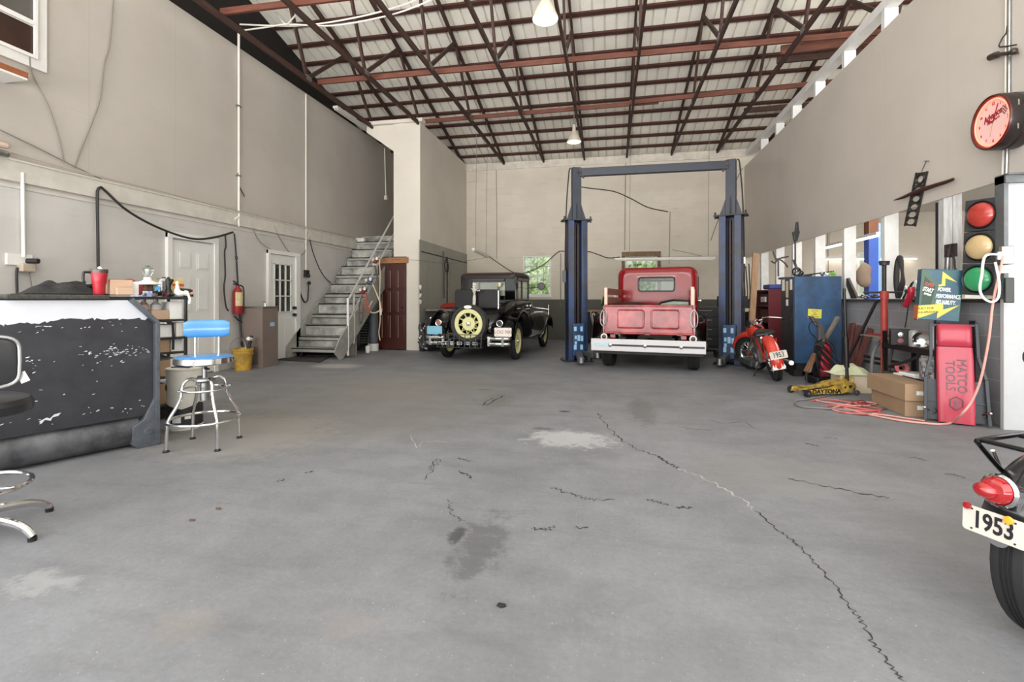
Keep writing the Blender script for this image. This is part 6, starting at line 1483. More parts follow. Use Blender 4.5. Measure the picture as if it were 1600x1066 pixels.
text('lettering', 'MATCO', .098, frame((.042,-.0415,.44),(0,0,-1),(1,0,0)), TXG, pd, sx=.92)
text('lettering', 'TOOLS', .098, frame((-.040,-.0415,.44),(0,0,-1),(1,0,0)), TXG, pd, sx=.92)
g = B(); ring = [V((.052*math.cos(PI/6+k*PI/3), -.0405, .185+.062*math.sin(PI/6+k*PI/3))) for k in range(6)]; g.tube(ring, .006, closed=True, n=6); g.prism([V((x*.9,-.039,.185+z*.9)) for x, z in ((-.02,-.035),(.02,-.035),(.02,-.02),(.01,-.015),(.012,.01),(.03,.012),(.03,.03),(-.025,.03),(-.025,.01),(-.012,.005),(-.01,-.018),(-.02,-.022))],(0,-.003,0)); obj('emblem', g, TXG, pd)
for s_ in (-1,1):
    g = B(); pts = [V((.165*s_,.02,.95)),V((.17*s_,.02,.62)),V((.215*s_,.0,.42)),V((.225*s_,-.01,.0))]
    for a, b_ in zip(pts, pts[1:]): g.bar(a, b_, .026,.035,up=(0,1,0))
    obj('frame_rail', g, mat('rail_dark',(52,54,58),.35,.5,var=.3), t, bevel=.003)
    for z in (.10,):
        g = B(); g.lathe([(.012,-.014),(.042,-.014),(.045,0),(.042,.014),(.012,.014)],0,18,(.175*s_,.05,z),(0,0,1) if False else (.5,1,0)); obj('caster_wheel', g, mat('caster_dark',(70,68,62),.4,.4), t)
        g = B(); g.sphere((.23*s_,-.035,z+.02),.014); g.cyl((.23*s_,-.035,z+.02),(.18*s_,.04,z),.008); obj('bolt', g, CHROME, t)
g = B(); g.bar((-.17,.03,.93),(.17,.03,.93),.03,.02); obj('frame_bar', g, MATS['rail_dark'], t)
g = B(); g.bar((-.22,.03,.2),(.22,.03,.2),.03,.02); g.box(-.215,.215,.03,.04,.02,.4,0); obj('frame_cross', g, MATS['rail_dark'], t)

# ---------------------------------------------------------------- battery sign on the wall
SO, SRZ = (3.19, 5.60, 0), -15
x0, x1 = local_x(1437, SO, SRZ, 0), local_x(1503, SO, SRZ, 0)
def dz(px, py): r = ray(px, py); return 4.86/ (1) 
t = thing('advertising_sign', 'green and blue battery advertising box sign hung over the low wall', 'sign', (SO[0], SO[1], 1.215), rot=(0, R(4), R(SRZ)))
H2 = .255
SGN = mat('sign_green', (34,96,84), .35, var=.75, vs=5, col2=(24,62,104))
g = B(); g.box(x0,x1,0,.14,-H2,H2); sg = obj('sign_body', g, SGN, t, bevel=.006)
g = B(); g.box(x0-.004,x0+.006,-.002,.142,-H2,-.11); obj('orange_side', g, mat('sign_orange',(206,110,62),.5), t)
g = B(); g.tube([V((x0,.07,-H2)),V((x0+.05,.16,-.2)),V((.1,.3,-.1))],.01,sub=3); g.box(-.1,.1,.14,.36,-.06,-.02); obj('bracket', g, DSTEEL, t)
wS = x1 - x0
def S(u, v_, d=.002): return V((x0 + u*wS, -d, -H2 + v_*2*H2))
YS = mat('sign_yellow',(224,196,84),.5)
g = B(); g.prism([S(*p) for p in ((.43,.70),(.50,.71),(.50,.96),(.86,.76),(.58,.83),(.59,.68),(.50,.68),(.50,.66),(.43,.67))],(0,-.002,0)); obj('lightning_bolt', g, YS, sg)
g = B(); g.prism([S(*p) for p in ((.0,.27),(.52,.33),(.58,.36),(.59,.22),(.97,.33),(.46,.04),(.46,.17),(.04,.03),(.0,.05))],(0,-.002,0)); obj('lightning_bolt', g, YS, sg)
g = B(); g.prism([S(*p) for p in ((.06,.99),(.42,.70),(.34,.28),(.0,.27),(.0,.97))],(0,-.0015,0)); g.prism([S(*p,.0035) for p in ((.08,.86),(.36,.66),(.29,.30),(.05,.30))],(0,-.001,0),1); obj('battery_picture', g, [mat('sign_grey_green',(70,92,76),.5), mat('sign_dark_green',(36,62,48),.5)], sg)
TW = mat('sign_white',(236,236,232),.5); TRd = mat('sign_red',(180,70,60),.5)
text('lettering', 'POWER.', .054, frame(S(.575,.605,.005),(1,0,-.02),(0,0,1)), TW, sg, shear=.25, bold=.0015, sx=.52)
text('lettering', 'PERFORMANCE.', .054, frame(S(.68,.475,.005),(1,0,-.02),(0,0,1)), TW, sg, shear=.25, bold=.0015, sx=.50)
text('lettering', 'RELIABILITY.', .054, frame(S(.63,.36,.005),(1,0,-.02),(0,0,1)), TW, sg, shear=.25, bold=.0015, sx=.52)
text('lettering', 'SUPER', .048, frame(S(.21,.69,.005),(1,0,-.28),(0,0,1)), TRd, sg, bold=.0015, sx=.54)
text('lettering', 'START', .060, frame(S(.19,.585,.005),(1,0,-.28),(0,0,1)), TW, sg, bold=.0015, sx=.47)
text('lettering', 'BATTERIES', .025, frame(S(.185,.50,.005),(1,0,-.28),(0,0,1)), TW, sg, bold=.001, sx=.5)
text('lettering', 'BUILT FOR', .032, frame(S(.17,.225,.006),(1,0,.12),(0,0,1)), mat('sign_ink',(110,92,40),.6), sg, sx=.85)
text('lettering', 'YOUR APPLICATION', .030, frame(S(.22,.15,.006),(1,0,.12),(0,0,1)), MATS['sign_ink'], sg, sx=.62)

# ---------------------------------------------------------------- traffic light
TO, TRZ = (3.40, 5.38, 0), -68
x0, x1 = local_x(1501, TO, TRZ, 0), local_x(1552, TO, TRZ, 0)
t = thing('traffic_light', 'old three-lens traffic light standing on the wall sill beside the white board', 'traffic light', (TO[0], TO[1], 1.178), rot=(0, R(-2.6) if False else R(2.6), R(TRZ)))
TH3 = .302; xc = (x0+x1)/2; hw = (x1-x0)/2
HOUS = mat('signal_housing',(62,64,66),.5,.2,var=.3,vs=10)
for k, (lm, lc) in enumerate((('green',(52,150,96)),('amber',(190,164,120)),('red',(168,54,46)))):
    zc = .03 + TH3*(k+.5)
    g = B(); g.box(xc-hw,xc+hw,0,.11,zc-TH3/2+.003,zc+TH3/2-.003)
    for sx_ in (-1,1):
        for sz in (-1,1): g.cyl((xc+hw*.78*sx_,-.004,zc+.11*sz),(xc+hw*.78*sx_,.0,zc+.11*sz),.008)
    for sz in (-1,1): g.box(xc-hw-.012,xc-hw,.02,.08,zc+.08*sz-.02,zc+.08*sz+.02)
    s_ = obj('signal_section', g, HOUS, t, bevel=.01)
    g = B(); r_ = hw*.83; g.lathe([(r_,-.0),(r_*1.09,-.012),(r_*1.12,0)],0,36,(xc,-.001,zc),(0,-1,0)); g.lathe([(r_*1.02,0),(r_*1.12,.012),(r_*1.16,0)],0,36,(xc,-.001,zc),(0,-1,0)); obj('lens_ring', g, BLACK, s_)
    g = B(); g.lathe([(r_*math.cos(R(a)), .045*math.sin(R(a))) for a in range(0,91,9)],0,36,(xc,-.003,zc),(0,-1,0)); obj('lens_'+lm, g, mat('signal_lens_'+lm, lc, .25, coat=.5, var=.12, vs=12), s_)
g = B(); g.box(xc-hw*.7,xc+hw*.4,-.005,.05,.0,.03); obj('foot_strip', g, WHITE, t)

# ---------------------------------------------------------------- neon wall clock
t = thing('wall_clock', 'large round black-cased clock with a glowing pink dial on the right wall', 'clock', (3.583, 5.19, 2.77), rot=(0, 0, R(-90)))
# local: -Y faces the room (world -X), X along the wall
RC_ = .246
g = B(); g.lathe([(0,.0),(RC_*.98,0),(RC_,.02),(RC_,.09),(RC_*.97,.1),(RC_*.97,.11),(RC_,.12),(RC_,.19),(RC_*.97,.215),(RC_*.90,.215),(RC_*.88,.19)],0,48,(0,0,0),(0,-1,0)); obj('case', g, mat('clock_case',(40,32,30),.35,var=.3,vs=6), t)
g = B(); g.lathe([(RC_*.97,.216),(RC_*.985,.205),(RC_*.93,.22),(RC_*.89,.212)],0,48,(0,0,0),(0,-1,0)); obj('bezel', g, mat('clock_bezel',(86,18,20),.3), t)
g = B(); g.lathe([(0,.186),(RC_*.90,.186)],0,48,(0,0,0),(0,-1,0)); dl = obj('dial', g, mat('dial_pink',(236,196,190),.6), t)
g = B(); g.torus((0,-.20,0),(0,1,0),RC_*.82,.007,0,48); obj('neon_ring', g, mat('neon_red',(255,92,70),.4,emit=4.0), t)
CRD = mat('clock_red',(150,24,40),.5)
text('lettering', 'Advance', .085, frame((-.008,-.188,.062),(1,0,.20),(0,0,1)), CRD, dl, shear=.2, bold=.0015, sx=.72)
text('lettering', 'Auto Parts', .036, frame((.0,-.188,.018),(1,0,.20),(0,0,1)), CRD, dl, shear=.2, sx=.95)
g = B()
for i, (a, b_) in enumerate(((0,0),(1,1),(2,0),(0,2),(1,-1),(2,2),(3,1),(0,4),(1,3),(2,4),(-1,1),(-1,3))): g.obox((.115+.014*a,-.188,.05+.014*b_),(.012,.001,.012),(0,-12,0))
obj('checker_flag', g, mat('flag_ink',(90,20,34),.5), dl)
for k in range(1,13):
    a = PI/2 - 2*PI*k/12; text('numeral', str(k), .032 if k % 3 else .04, frame((RC_*.68*math.cos(a),-.188,RC_*.68*math.sin(a)),(1,0,0),(0,0,1)), CRD, dl)
g = B(); g.bar((0,-.19,0),(-.072,-.19,.035),.002,.018,up=(0,0,1)); obj('hour_hand', g, CRD, dl)
g = B(); g.bar((0,-.192,0),(.062,-.192,.15),.002,.010,up=(0,0,1)); obj('minute_hand', g, CRD, dl)
g = B(); g.bar((0,-.193,0),(-.03,-.193,-.12),.001,.003,up=(0,0,1)); obj('second_hand', g, mat('hand_grey',(170,150,146),.5), dl)
for a in (-25, 20):
    g = B(); g.box(RC_*.99*math.cos(R(a))-.004,RC_*.99*math.cos(R(a))+.008,-.16+.0,-.15,RC_*math.sin(R(a))-.03,RC_*math.sin(R(a))+.03); obj('case_clip', g, CHROME, t)

# ---------------------------------------------------------------- things hung on the beige panel
xr = lambda px, py, d=.015: Xp(px, py, 3.585 - d)
t = thing('head_gasket', 'long black engine gasket with round holes hung askew on the beige panel', 'gasket', xr(1432,310)); o_ = t.location.copy()
q = lambda px, py, d=.012: Xp(px, py, 3.585 - d) - o_
g = B()
TL, TR_, BL, BR = (1431,270),(1450,267.5),(1412.5,353),(1431,354)
def gp(u, v_): a = [TL[i]+(BL[i]-TL[i])*v_ for i in (0,1)]; b_ = [TR_[i]+(BR[i]-TR_[i])*v_ for i in (0,1)]; return q(a[0]+(b_[0]-a[0])*u, a[1]+(b_[1]-a[1])*u)
for u in (.06,.94): g.bar(gp(u,0), gp(u,1), .012,.022,up=(0,1,0))
for v_ in (.02,.25,.42,.57,.72,.85,.98): g.bar(gp(.0,v_), gp(1,v_), .012,.016,up=(0,0,1))
for v_ in (.13,.335,.495,.645,.785,.915):
    c = gp(.5,v_); e1 = (gp(1,v_)-gp(0,v_))*.36; hh = .105 if v_ < .2 else .07; e2 = (gp(.5,v_+hh)-gp(.5,v_-hh))*.48
    g.tube([c + e1*math.cos(a) + e2*math.sin(a) for a in [2*PI*k/16 for k in range(16)]], .010, closed=True, n=6)
    if v_ < .2: g.tube([c + e1*.72*math.cos(a) + e2*.72*math.sin(a) for a in [2*PI*k/16 for k in range(16)]], .006, closed=True, n=6)
obj('gasket_plate', g, mat('gasket_black',(44,40,38),.5,var=.3,vs=20), t)
g = B(); g.tube([q(1440,268),q(1447,252)],.004); g.bar(q(1444,251.5),q(1452,251.8),.008,.008); obj('hook_wire', g, STEEL, t)
t = thing('propeller', 'dark brown wooden blade mounted slantwise across the black gasket', 'propeller', xr(1445,296,.05)); o2 = t.location.copy()
g = B(); cs = []
for px, py, h, d in ((1397,313,.012,.03),(1412,308,.04,.035),(1430,300,.05,.04),(1445,295,.055,.045),(1462,289.5,.045,.04),(1478,284.5,.04,.035),(1490,280,.035,.03)):
    c = Xp(px,py,3.585-.05) - o2; cs.append([c + V((0,0,h*.5)), c + V((-.012,0,0)), c + V((0,0,-h*.5)), c + V((.012,0,0))])
g.loft(cs); obj('blade', g, mat('blade_brown',(70,42,34),.35,var=.3,vs=6), t)
t = thing('flood_lamp', 'dark two-lobed lamp hung by a black cord high on the right wall', 'lamp', xr(1566,88,.05)); o3 = t.location.copy()
q3 = lambda px, py, d=.05: Xp(px, py, 3.585-d) - o3
g = B(); g.tube([q3(1547,90),q3(1556,86),q3(1566,84),q3(1576,83)], lambda u: .03 if u < .5 else .016, n=10, sub=4); g.sphere(q3(1584,80),.03); g.bar(q3(1566,85),q3(1590,83),.02,.02); obj('lamp_body', g, mat('lamp_brown',(56,44,40),.4), t)
g = B(); g.tube([q3(1574,40,.03),q3(1572,52,.03),q3(1566,60,.04),q3(1561,72,.05),q3(1568,73,.05),q3(1588,70,.04)],.006,sub=5); obj('cord', g, CORDB, t)
for i, (pxa, pxb, m, lab) in enumerate(((1577,1571,STEEL,'grey conduit running down the right wall behind the clock'),(1573,1566,CONW,'thin white conduit beside the grey one behind the clock'))):
    g = B(); g.tube([xr(pxa,-40,.02), xr(pxa-1,150,.02), xr(pxb,300,.02), xr(pxb-2,400,.03)],.015-.003*i); solo('conduit', g, m, lab, 'pipe')
wire('wall_wire', [xr(1600,92,.02), xr(1560,130,.02)], .004, WIREG, 'thin wire slanting up from the dark lamp to the right frame edge', sub=2) if False else None
# reciprocating items by the traffic light
t = thing('junction_box', 'grey metal outlet box with plugs hung beside the traffic light', 'socket', (3.43, 5.11, 1.50), -20)
g = B(); g.box(-.03,.05,-.04,.04,-.02,.14); g.box(-.05,.03,-.06,-.02,-.10,-.03,1); g.box(-.01,.05,-.05,.0,-.36,-.14,2); g.box(-.06,.02,-.06,-.03,.02,.09,1); obj('box_body', g, [STEEL, WHITE, BLACK], t, bevel=.006)
PKH = mat('pinkish_hose',(206,150,140),.5); 
pts = [V((3.40,5.10,1.58)),V((3.38,5.06,1.52)),Yp(1552,470,5.04),Yp(1545,530,5.03),Yp(1533,590,5.05),Yp(1519,626,5.08),Yp(1502,648,5.10),Zp(1487,660,.02),Zp(1470,663,.014),Zp(1440,661,.014),Zp(1400,656,.014),Zp(1350,646,.014),Zp(1320,638,.014)]
g = B(); g.tube(pts,.010,sub=6); solo('air_hose', g, PKH, 'pale pink hose hanging from the outlet box, over the creeper to the floor', 'hose')
pts = [V((3.39,5.07,1.56)),Yp(1540,400,5.02),Yp(1534,430,5.0),Yp(1531,452,5.0),Yp(1537,466,5.0),Yp(1550,472,5.0),Yp(1560,464,5.0),Yp(1561,440,5.0),Yp(1555,410,5.04)]
g = B(); g.tube(pts,.010,sub=6); solo('white_hose', g, mat('hose_white',(226,222,214),.5), 'white hose hanging in a loop before the green lens', 'hose')
t = thing('timing_light', 'red pistol-shaped timing lamp hung from the sill left of the battery sign', 'tool', Xp(1421,465,3.44)); o4 = t.location.copy()
q4 = lambda px, py: Xp(px,py,3.44) - o4
g = B(); g.tube([q4(1424,449),q4(1424,458),q4(1420,468),q4(1415,478)], lambda u: .038-.004*u, n=12, sub=4); obj('gun_body', g, mat('gun_red',(176,34,56),.3,coat=.3), t)
g = B(); g.sphere(q4(1417,455),.025); g.tube([q4(1419,479),q4(1417,495),q4(1414,512)],.006); g.tube([q4(1420,453),V((.05,.0,.09)),V((.1,0,.09))],.012); obj('cord', g, CORDB, t)
for i, (px, m, hgt, lab) in enumerate(((1412,PAPER,.16,'white torn card standing on the sill left of the red lamp'),(1428,PAPER,.22,'white plastic part standing on the sill behind the red lamp'),(1420,DSTEEL,.2,'dark wire tool leaning on the sill behind the battery sign'))):
    c = Xp(px, 468, 3.62); g = B()
    if i < 2: g.prism([V((0,0,0)),V((0,-.12,0)),V((0,-.10,hgt*.6)),V((0,-.02,hgt)),V((0,.03,hgt*.9)),V((0,.02,hgt*.3))],(.02,0,0))
    else: g.tube([V((0,.12,0)),V((0,.0,.12)),V((0,-.1,.2))],.012); g.tube([V((0,.10,0)),V((0,-.06,.19))],.008)
    solo('sill_card' if i < 2 else 'sill_tool', g, m, lab, 'card' if i < 2 else 'tool', loc=(3.62,c.y,1.182))
t = thing('grease_gun', 'silver grease gun with a dark head hung on the worn white post', 'tool', Xp(1481,405,3.58)); o5 = t.location.copy(); q5 = lambda px, py: Xp(px,py,3.58) - o5
g = B(); g.cyl(q5(1480.5,423),q5(1481.5,402),.028); obj('barrel', g, STEEL, t)
g = B(); g.box(.0,.03,-.10,.06,.02,.16); g.cyl(q5(1482,402),q5(1484,388),.03); g.cyl(q5(1484,388),q5(1485,382),.012); g.tube([q5(1486,395),q5(1491,405),q5(1492,418),q5(1496,424)],.010,sub=4); obj('gun_head', g, mat('gun_dark',(52,40,40),.5), t)

# ---------------------------------------------------------------- coil of cords on the floor
RCD = mat('cord_red',(186,92,86),.6); RCG = mat('cord_grey',(116,112,110),.6)
rnd = random.Random(21)
def floor_cord(pix, r, m, lab, sub=6):
    g = B(); g.tube([Zp(px,py,.0) + V((0,0,r+.002+.004*(i%3))) for i,(px,py) in enumerate(pix)], r, sub=sub, n=6); return solo('extension_cord', g, m, lab, 'cord')
floor_cord([(1300,618),(1262,626),(1245,628),(1243,633),(1255,638),(1290,641),(1330,644)], .008, RCG, 'grey cord looping on the floor below the yellow jack')
floor_cord([(1268,628),(1285,626),(1320,630),(1360,638),(1378,642),(1360,645),(1320,642),(1290,640),(1300,636),(1345,640),(1375,646),(1350,650),(1310,645)], .009, RCD, 'red cord lying in flat loops on the floor before the long boxes')
floor_cord([(1275,627),(1300,632),(1340,637),(1370,633),(1350,630),(1325,634),(1300,641),(1330,648),(1370,650),(1420,656),(1445,660)], .008, mat('cord_pink',(206,140,132),.6), 'pinkish cord snaking from the floor coil towards the creeper')
floor_cord([(1330,632),(1345,628),(1352,633),(1340,637),(1330,634),(1338,631),(1350,635)], .010, mat('cord_darkred',(140,54,54),.6), 'dark red knotted end of cord on top of the floor coil')
floor_cord([(1310,626),(1340,629),(1370,638),(1385,640),(1370,641),(1340,636)], .007, mat('cord_brown',(96,76,72),.6), 'thin brown cord curling out of the floor coil')
# ---------------------------------------------------------------- lamps
def pendant(px, py, z, dia, lab, pw):
    d = (z - CAMH) * F_PX / (HY - py); u = (px - 800)/F_PX*d
    loc = V((u*_c - d*_s, u*_s + d*_c, z))
    t = thing('pendant_lamp', lab, 'lamp', loc)
    r = dia/2; k = r/.165
    EN = mat('lamp_enamel',(206,196,180),.4,.1,var=.15,vs=8); 
    g = B(); g.lathe([(r,0),(r*.98,.02*k),(r*.72,.12*k),(r*.45,.20*k),(r*.26,.26*k),(r*.22,.40*k),(.0,.41*k)],0,36); obj('lamp_shade', g, EN, t)
    g = B(); g.lathe([(r*.985,.004),(r*.70,.115*k),(r*.43,.19*k),(.0,.235*k)],0,36); obj('reflector', g, mat('reflector_white',(206,200,192),.35), t)
    g = B(); g.sphere((0,0,.12*k),(.04*k,.04*k,.06*k)); g.cyl((0,0,.16*k),(0,0,.22*k),.025*k); obj('bulb', g, mat('bulb_glass',(255,246,232),.15,emit=.3), t)
    zt = zsheet(loc.y) - z - .06
    g = B(); g.cyl((0,0,.40*k),(0,0,zt),.010); g.cyl((0,0,.40*k),(0,0,.52*k),.03); obj('drop_rod', g, STEEL, t)
    li = D.lights.new('pendant_bulb', 'POINT'); li.energy = pw; li.color = (1,.95,.88); li.shadow_soft_size = .06
    lo = D.objects.new('pendant_bulb', li); COL.objects.link(lo); lo.parent = t; lo.location = (0,0,.02)
    return t
pendant(852, 30, 4.72, .33, 'bell-shaped pendant lamp near the top of the view, nearer of two', 1.5)
pendant(897, 222, 4.80, .33, 'bell-shaped pendant lamp hanging before the back wall, farther of two', 1.5)
s1 = strip('strip_light', (-3.52, 12.4, 2.50), (-3.50, 13.9, 2.44), 'unlit strip light hung beside the partition, left of the back window', lit=0, w_=.08)
s2 = strip('strip_light', (.12, 13.2, 2.24), (2.62, 13.2, 2.22), 'long strip light hung behind the red truck cab', lit=0, w_=.10)
s3 = strip('strip_light', (4.53, 11.7, 2.31), (4.53, 9.5, 2.31), 'lit strip light of the side bay, running towards the camera', lit=3.5, w_=.07)
s4 = strip('strip_light', (5.35, 14.2, 2.26), (7.66, 14.2, 2.24), 'lit strip light on the back wall of the side bay', lit=3.5, w_=.07)
for nm, p, q, e in (('bay_fill', (6.3, 9.0, 3.36), None, 200),):  # broad lamp under the bay ceiling, added to brighten the bay
    al2 = D.lights.new(nm, 'AREA'); al2.shape = 'RECTANGLE'; al2.size = 3.0; al2.size_y = 5.0; al2.energy = e; al2.color = (1,.97,.92)
    ao2 = D.objects.new(nm, al2); COL.objects.link(ao2); ao2.location = p
for st_, ys in ((s3, (-.8, .8)),):
    for y in ys:
        g = B(); g.cyl((0,y,.02),(0,y,3.40-2.31),.006,n=6); obj('drop_wire', g, WIREG, st_)
# drop wires of the strips
for (x, y, z, lab) in ((-3.51,12.6,2.5,'thin wire holding the near end of the strip light by the partition'),(-3.5,13.7,2.46,'thin wire holding the far end of the strip light by the partition'),(.5,13.2,2.26,'thin wire holding the left end of the strip light behind the truck'),(2.45,13.2,2.25,'thin wire holding the right end of the strip light behind the truck')):
    g = B(); g.tube([V((x,y,z+.024)),V((x+.03,y,ztop(y)-.02))],.006,n=5); solo('hanging_wire', g, WIREG, lab, 'wire')
yb = lambda px, py, d=.02: Yp(px, py, YB - d)
wire('black_cable', [V((-3.49,13.93,2.44)), yb(795,422,.2), yb(808,427,.1), yb(822,426,.08), yb(850,413,.06), yb(872,394,.04), yb(885,393,.04), yb(918,393,.04), yb(935,398,.04), yb(950,403,.04), yb(968,402,.3), V((.15,13.2,2.27))], .012, CORDB, 'black cable swagged along the back wall from strip light to strip light')
wire('black_cable', [yb(902,291), yb(920,294), yb(958,299), yb(985,310), yb(1012,324), yb(1044,331)], .014, CORDB, 'dark cable slanting across the cream back wall inside the lift frame')
wire('wall_wire', [yb(978,236), yb(977,300), yb(976,391)], .008, WIREG, 'thin wire dropping straight down the back wall to the brown casing', sub=2)
wire('wall_wire', [yb(1047,331), yb(1046,395), yb(1045,412)], .008, WIREG, 'thin wire dropping from the end of the dark cable', sub=2)
wire('wall_wire', [yb(1050,390), yb(1075,395), yb(1096,400)], .006, WIREG, 'short thin wire above the right half of the long strip light', sub=3)
wire('wall_wire', [yb(775,243), yb(776,330), yb(776,404)], .007, WIREG, 'thin wire down the back wall near the partition corner', sub=2)
wire('conduit', [yb(876,396), yb(876,470), yb(876,480)], .010, STEEL, 'thin grey conduit beside the left lift post on the back wall', 'pipe', sub=2)
wire('rope', [V((2.35,9.5,3.55)), V((2.10,9.9,2.9)), V((1.98,10.4,2.35))], .008, WIREG, 'slack grey rope hanging inside the right lift post', sub=5)
# white cables strung between the trusses at the top left
zc = lambda px, py, z: Zp(px, py, z)
for pts, lab in (([(375,38,5.5),(420,40,5.4),(470,40,5.35),(520,34,5.35),(580,22,5.35),(635,6,5.35),(665,-8,5.35)],'white cable strung across the trusses at the top left, upper of two'),
        ([(376,48,5.45),(420,42,5.4),(450,38,5.35),(520,40,5.3),(600,26,5.3),(650,10,5.3),(690,-8,5.3)],'white cable strung across the trusses at the top left, lower of two'),
        ([(430,18,5.4),(438,30,5.38),(448,38,5.35),(458,28,5.36),(465,20,5.38)],'short white cable crossing the two strung white cables')):
    g = B(); g.tube([zc(*p) for p in pts], .012, sub=5, n=6); solo('white_cable', g, WIREW, lab, 'cable')
# wires and fittings on the partition
xp_ = lambda px, py, d=.03: Xp(px, py, -4.243 + d)
g = B(); g.tube([xp_(693,393), xp_(694,466)],.02); solo('conduit', g, mat('pipe_dark',(74,70,66),.5), 'dark pipe running down the grey plywood partition', 'pipe')
wire('hose', [xp_(697,405), xp_(700,412), xp_(700,424), xp_(697,424), xp_(695,415), xp_(697,406)], .012, CORDB, 'black hose loop hung by the dark pipe on the partition')
wire('wall_wire', [xp_(697,404), xp_(704,420), xp_(703,440), xp_(698,452)], .005, WIREG, 'thin loop of wire hanging on the partition')
wire('wall_wire', [V((-4.93,10.57,2.1)), xp_(655,407), xp_(700,412), xp_(729,408), yb(760,402,.03)], .006, WIREG, 'thin wire sagging along the partition to the back wall')
t = thing('hanging_rags', 'two small white rags hung at the front edge of the grey partition', 'rag', xp_(657,455,.06)); o6 = t.location.copy()
for py in (449, 462, 472):
    c = xp_(657,py,.05) - o6; g = B(); g.sphere(c, (.03,.04,.055)); g.jitter(.014,20); obj('rag', g, mat('rag_white',(206,204,196),.9,var=.2), t)
g = B(); g.tube([xp_(657,440,.05)-o6, xp_(657,474,.05)-o6],.006); obj('string', g, CORDB, t)

# ---------------------------------------------------------------- bench and engine parts left of the coupe
t = thing('workbench', 'dark workbench against the partition left of the black coupe', 'bench', (-3.95, 10.95, 0))
g = B(); g.box(-.25,.55,-.2,1.5,.90,.95); obj('bench_top', g, mat('bench_grey',(116,110,104),.6,var=.3), t, bevel=.004)
g = B(); g.box(-.22,.50,-.05,1.45,.05,.9); obj('bench_body', g, mat('bench_dark',(40,42,42),.7,var=.3), t)
g = B(); g.tube([V((-3.95+x,10.95+y,.955+z)) for x, y, z in ((.05,.1,.03),(.15,.12,.07),(.3,.15,.08),(.42,.1,.06),(.3,.0,.05),(.16,.02,.04))], .05, closed=True, n=8, sub=3); g.jitter(.03,9); solo('red_rag', g, mat('rag_red',(150,36,32),.9,var=.3,vs=9), 'red rag heaped on the bench left of the coupe', 'cloth')
t = thing('engine_block', 'dark engine block with a chrome cap on the floor before the bench', 'engine', (-3.82, 10.30, 0), 12)
g = B(); g.loft([rring(-.2,.14,.30,.62,.05), rring(.0,.20,.10,.78,.08), rring(.3,.18,.05,.74,.08)]); g.cyl((.1,-.25,.30),(.02,-.05,.62),.06); obj('block', g, mat('engine_dark',(56,58,62),.35,.3,var=.4,vs=8), t)
g = B(); g.sphere((.12,-.12,.74),.05); g.sphere((-.05,-.16,.76),.035); g.cyl((.02,-.22,.2),(.1,-.24,.46),.02); obj('chrome_cap', g, CHROME, t)
t = thing('spotted_cover', 'black cover with white spots hanging at the near end of the bench', 'cover', (-4.08, 10.38, 0))
g = B(); g.loft([[V((x+.02*math.sin(z*20), .03*math.sin(x*25+z*6), z)) for x in [(-.13+.02*k) for k in range(14)]] for z in [.03+.06*k for k in range(11)]], closed=False, caps=False)
m = D.materials.new('spotted'); m.use_nodes = True; nt = m.node_tree; vo = nt.nodes.new('ShaderNodeTexVoronoi'); vo.inputs['Scale'].default_value = 14; tc = nt.nodes.new('ShaderNodeTexCoord'); cr = nt.nodes.new('ShaderNodeValToRGB')
cr.color_ramp.interpolation = 'CONSTANT'; cr.color_ramp.elements[0].color = lin((220,214,210)); cr.color_ramp.elements[1].color = lin((30,28,30)); cr.color_ramp.elements[1].position = .30
nt.links.new(tc.outputs['Object'], vo.inputs['Vector']); nt.links.new(vo.outputs['Distance'], cr.inputs[0]); nt.links.new(cr.outputs[0], nt.nodes['Principled BSDF'].inputs['Base Color'])
obj('fabric', g, m, t, solid=.01)

# ---------------------------------------------------------------- welding gear by the stair
CYG = mat('cylinder_grey',(92,98,106),.5,var=.25,vs=5)
def cylinder(loc, r, h, m, lab, base=None):
    t = thing('gas_cylinder', lab, 'gas cylinder', loc)
    g = B(); g.lathe([(0,0),(r,0),(r,h*.84),(r*.8,h*.91),(r*.35,h*.96),(r*.3,h),(0,h)],0,24); obj('cylinder_body', g, m, t)
    g = B(); g.cyl((0,0,h),(0,0,h+.08),.022); g.cyl((-.05,0,h+.05),(.06,0,h+.05),.012); g.torus((0,0,h+.09),(0,0,1),.035,.008,0,16,6); obj('valve', g, mat('brass',(170,140,80),.35,.8), t)
    if base: g = B(); g.lathe([(0,0.0),(r*1.25,0),(r*1.3,.16),(r*1.22,.165),(r*1.0,.02)],0,24); obj('base_pail', g, base, t)
    return t
cylinder((-5.30,10.34,0), .095, 1.22, CYG, 'grey gas cylinder standing in a white pail beside the brown door', WHITE)
def regulator(loc, lab, m):
    t = thing('gas_regulator', lab, 'regulator', loc, -15)
    for x, z in ((-.055,.03),(.06,.05)):
        g = B(); g.lathe([(0,.035),(.042,.03),(.045,.0),(0,-.01)],0,20,(x,-.02,z),(0,-1,0)); g.lathe([(0,.037),(.035,.036)],1,20,(x,-.02,z),(0,-1,0)); obj('gauge', g, [CHROME, PAPER], t)
    g = B(); g.cyl((-.06,0,0),(.07,0,.0),.022); g.sphere((0,-.03,-.02),.04); g.cyl((0,-.05,-.03),(0,-.1,-.04),.018); obj('regulator_body', g, m, t)
    g = B(); g.bar((0,.0,.02),(-.10,.06,.10),.018,.006); obj('hanging_strap', g, CORDB, t)
RGR = mat('regulator_red',(150,60,48),.5,.2,var=.4,vs=14); RGB = mat('regulator_blue',(74,98,130),.5,.2)
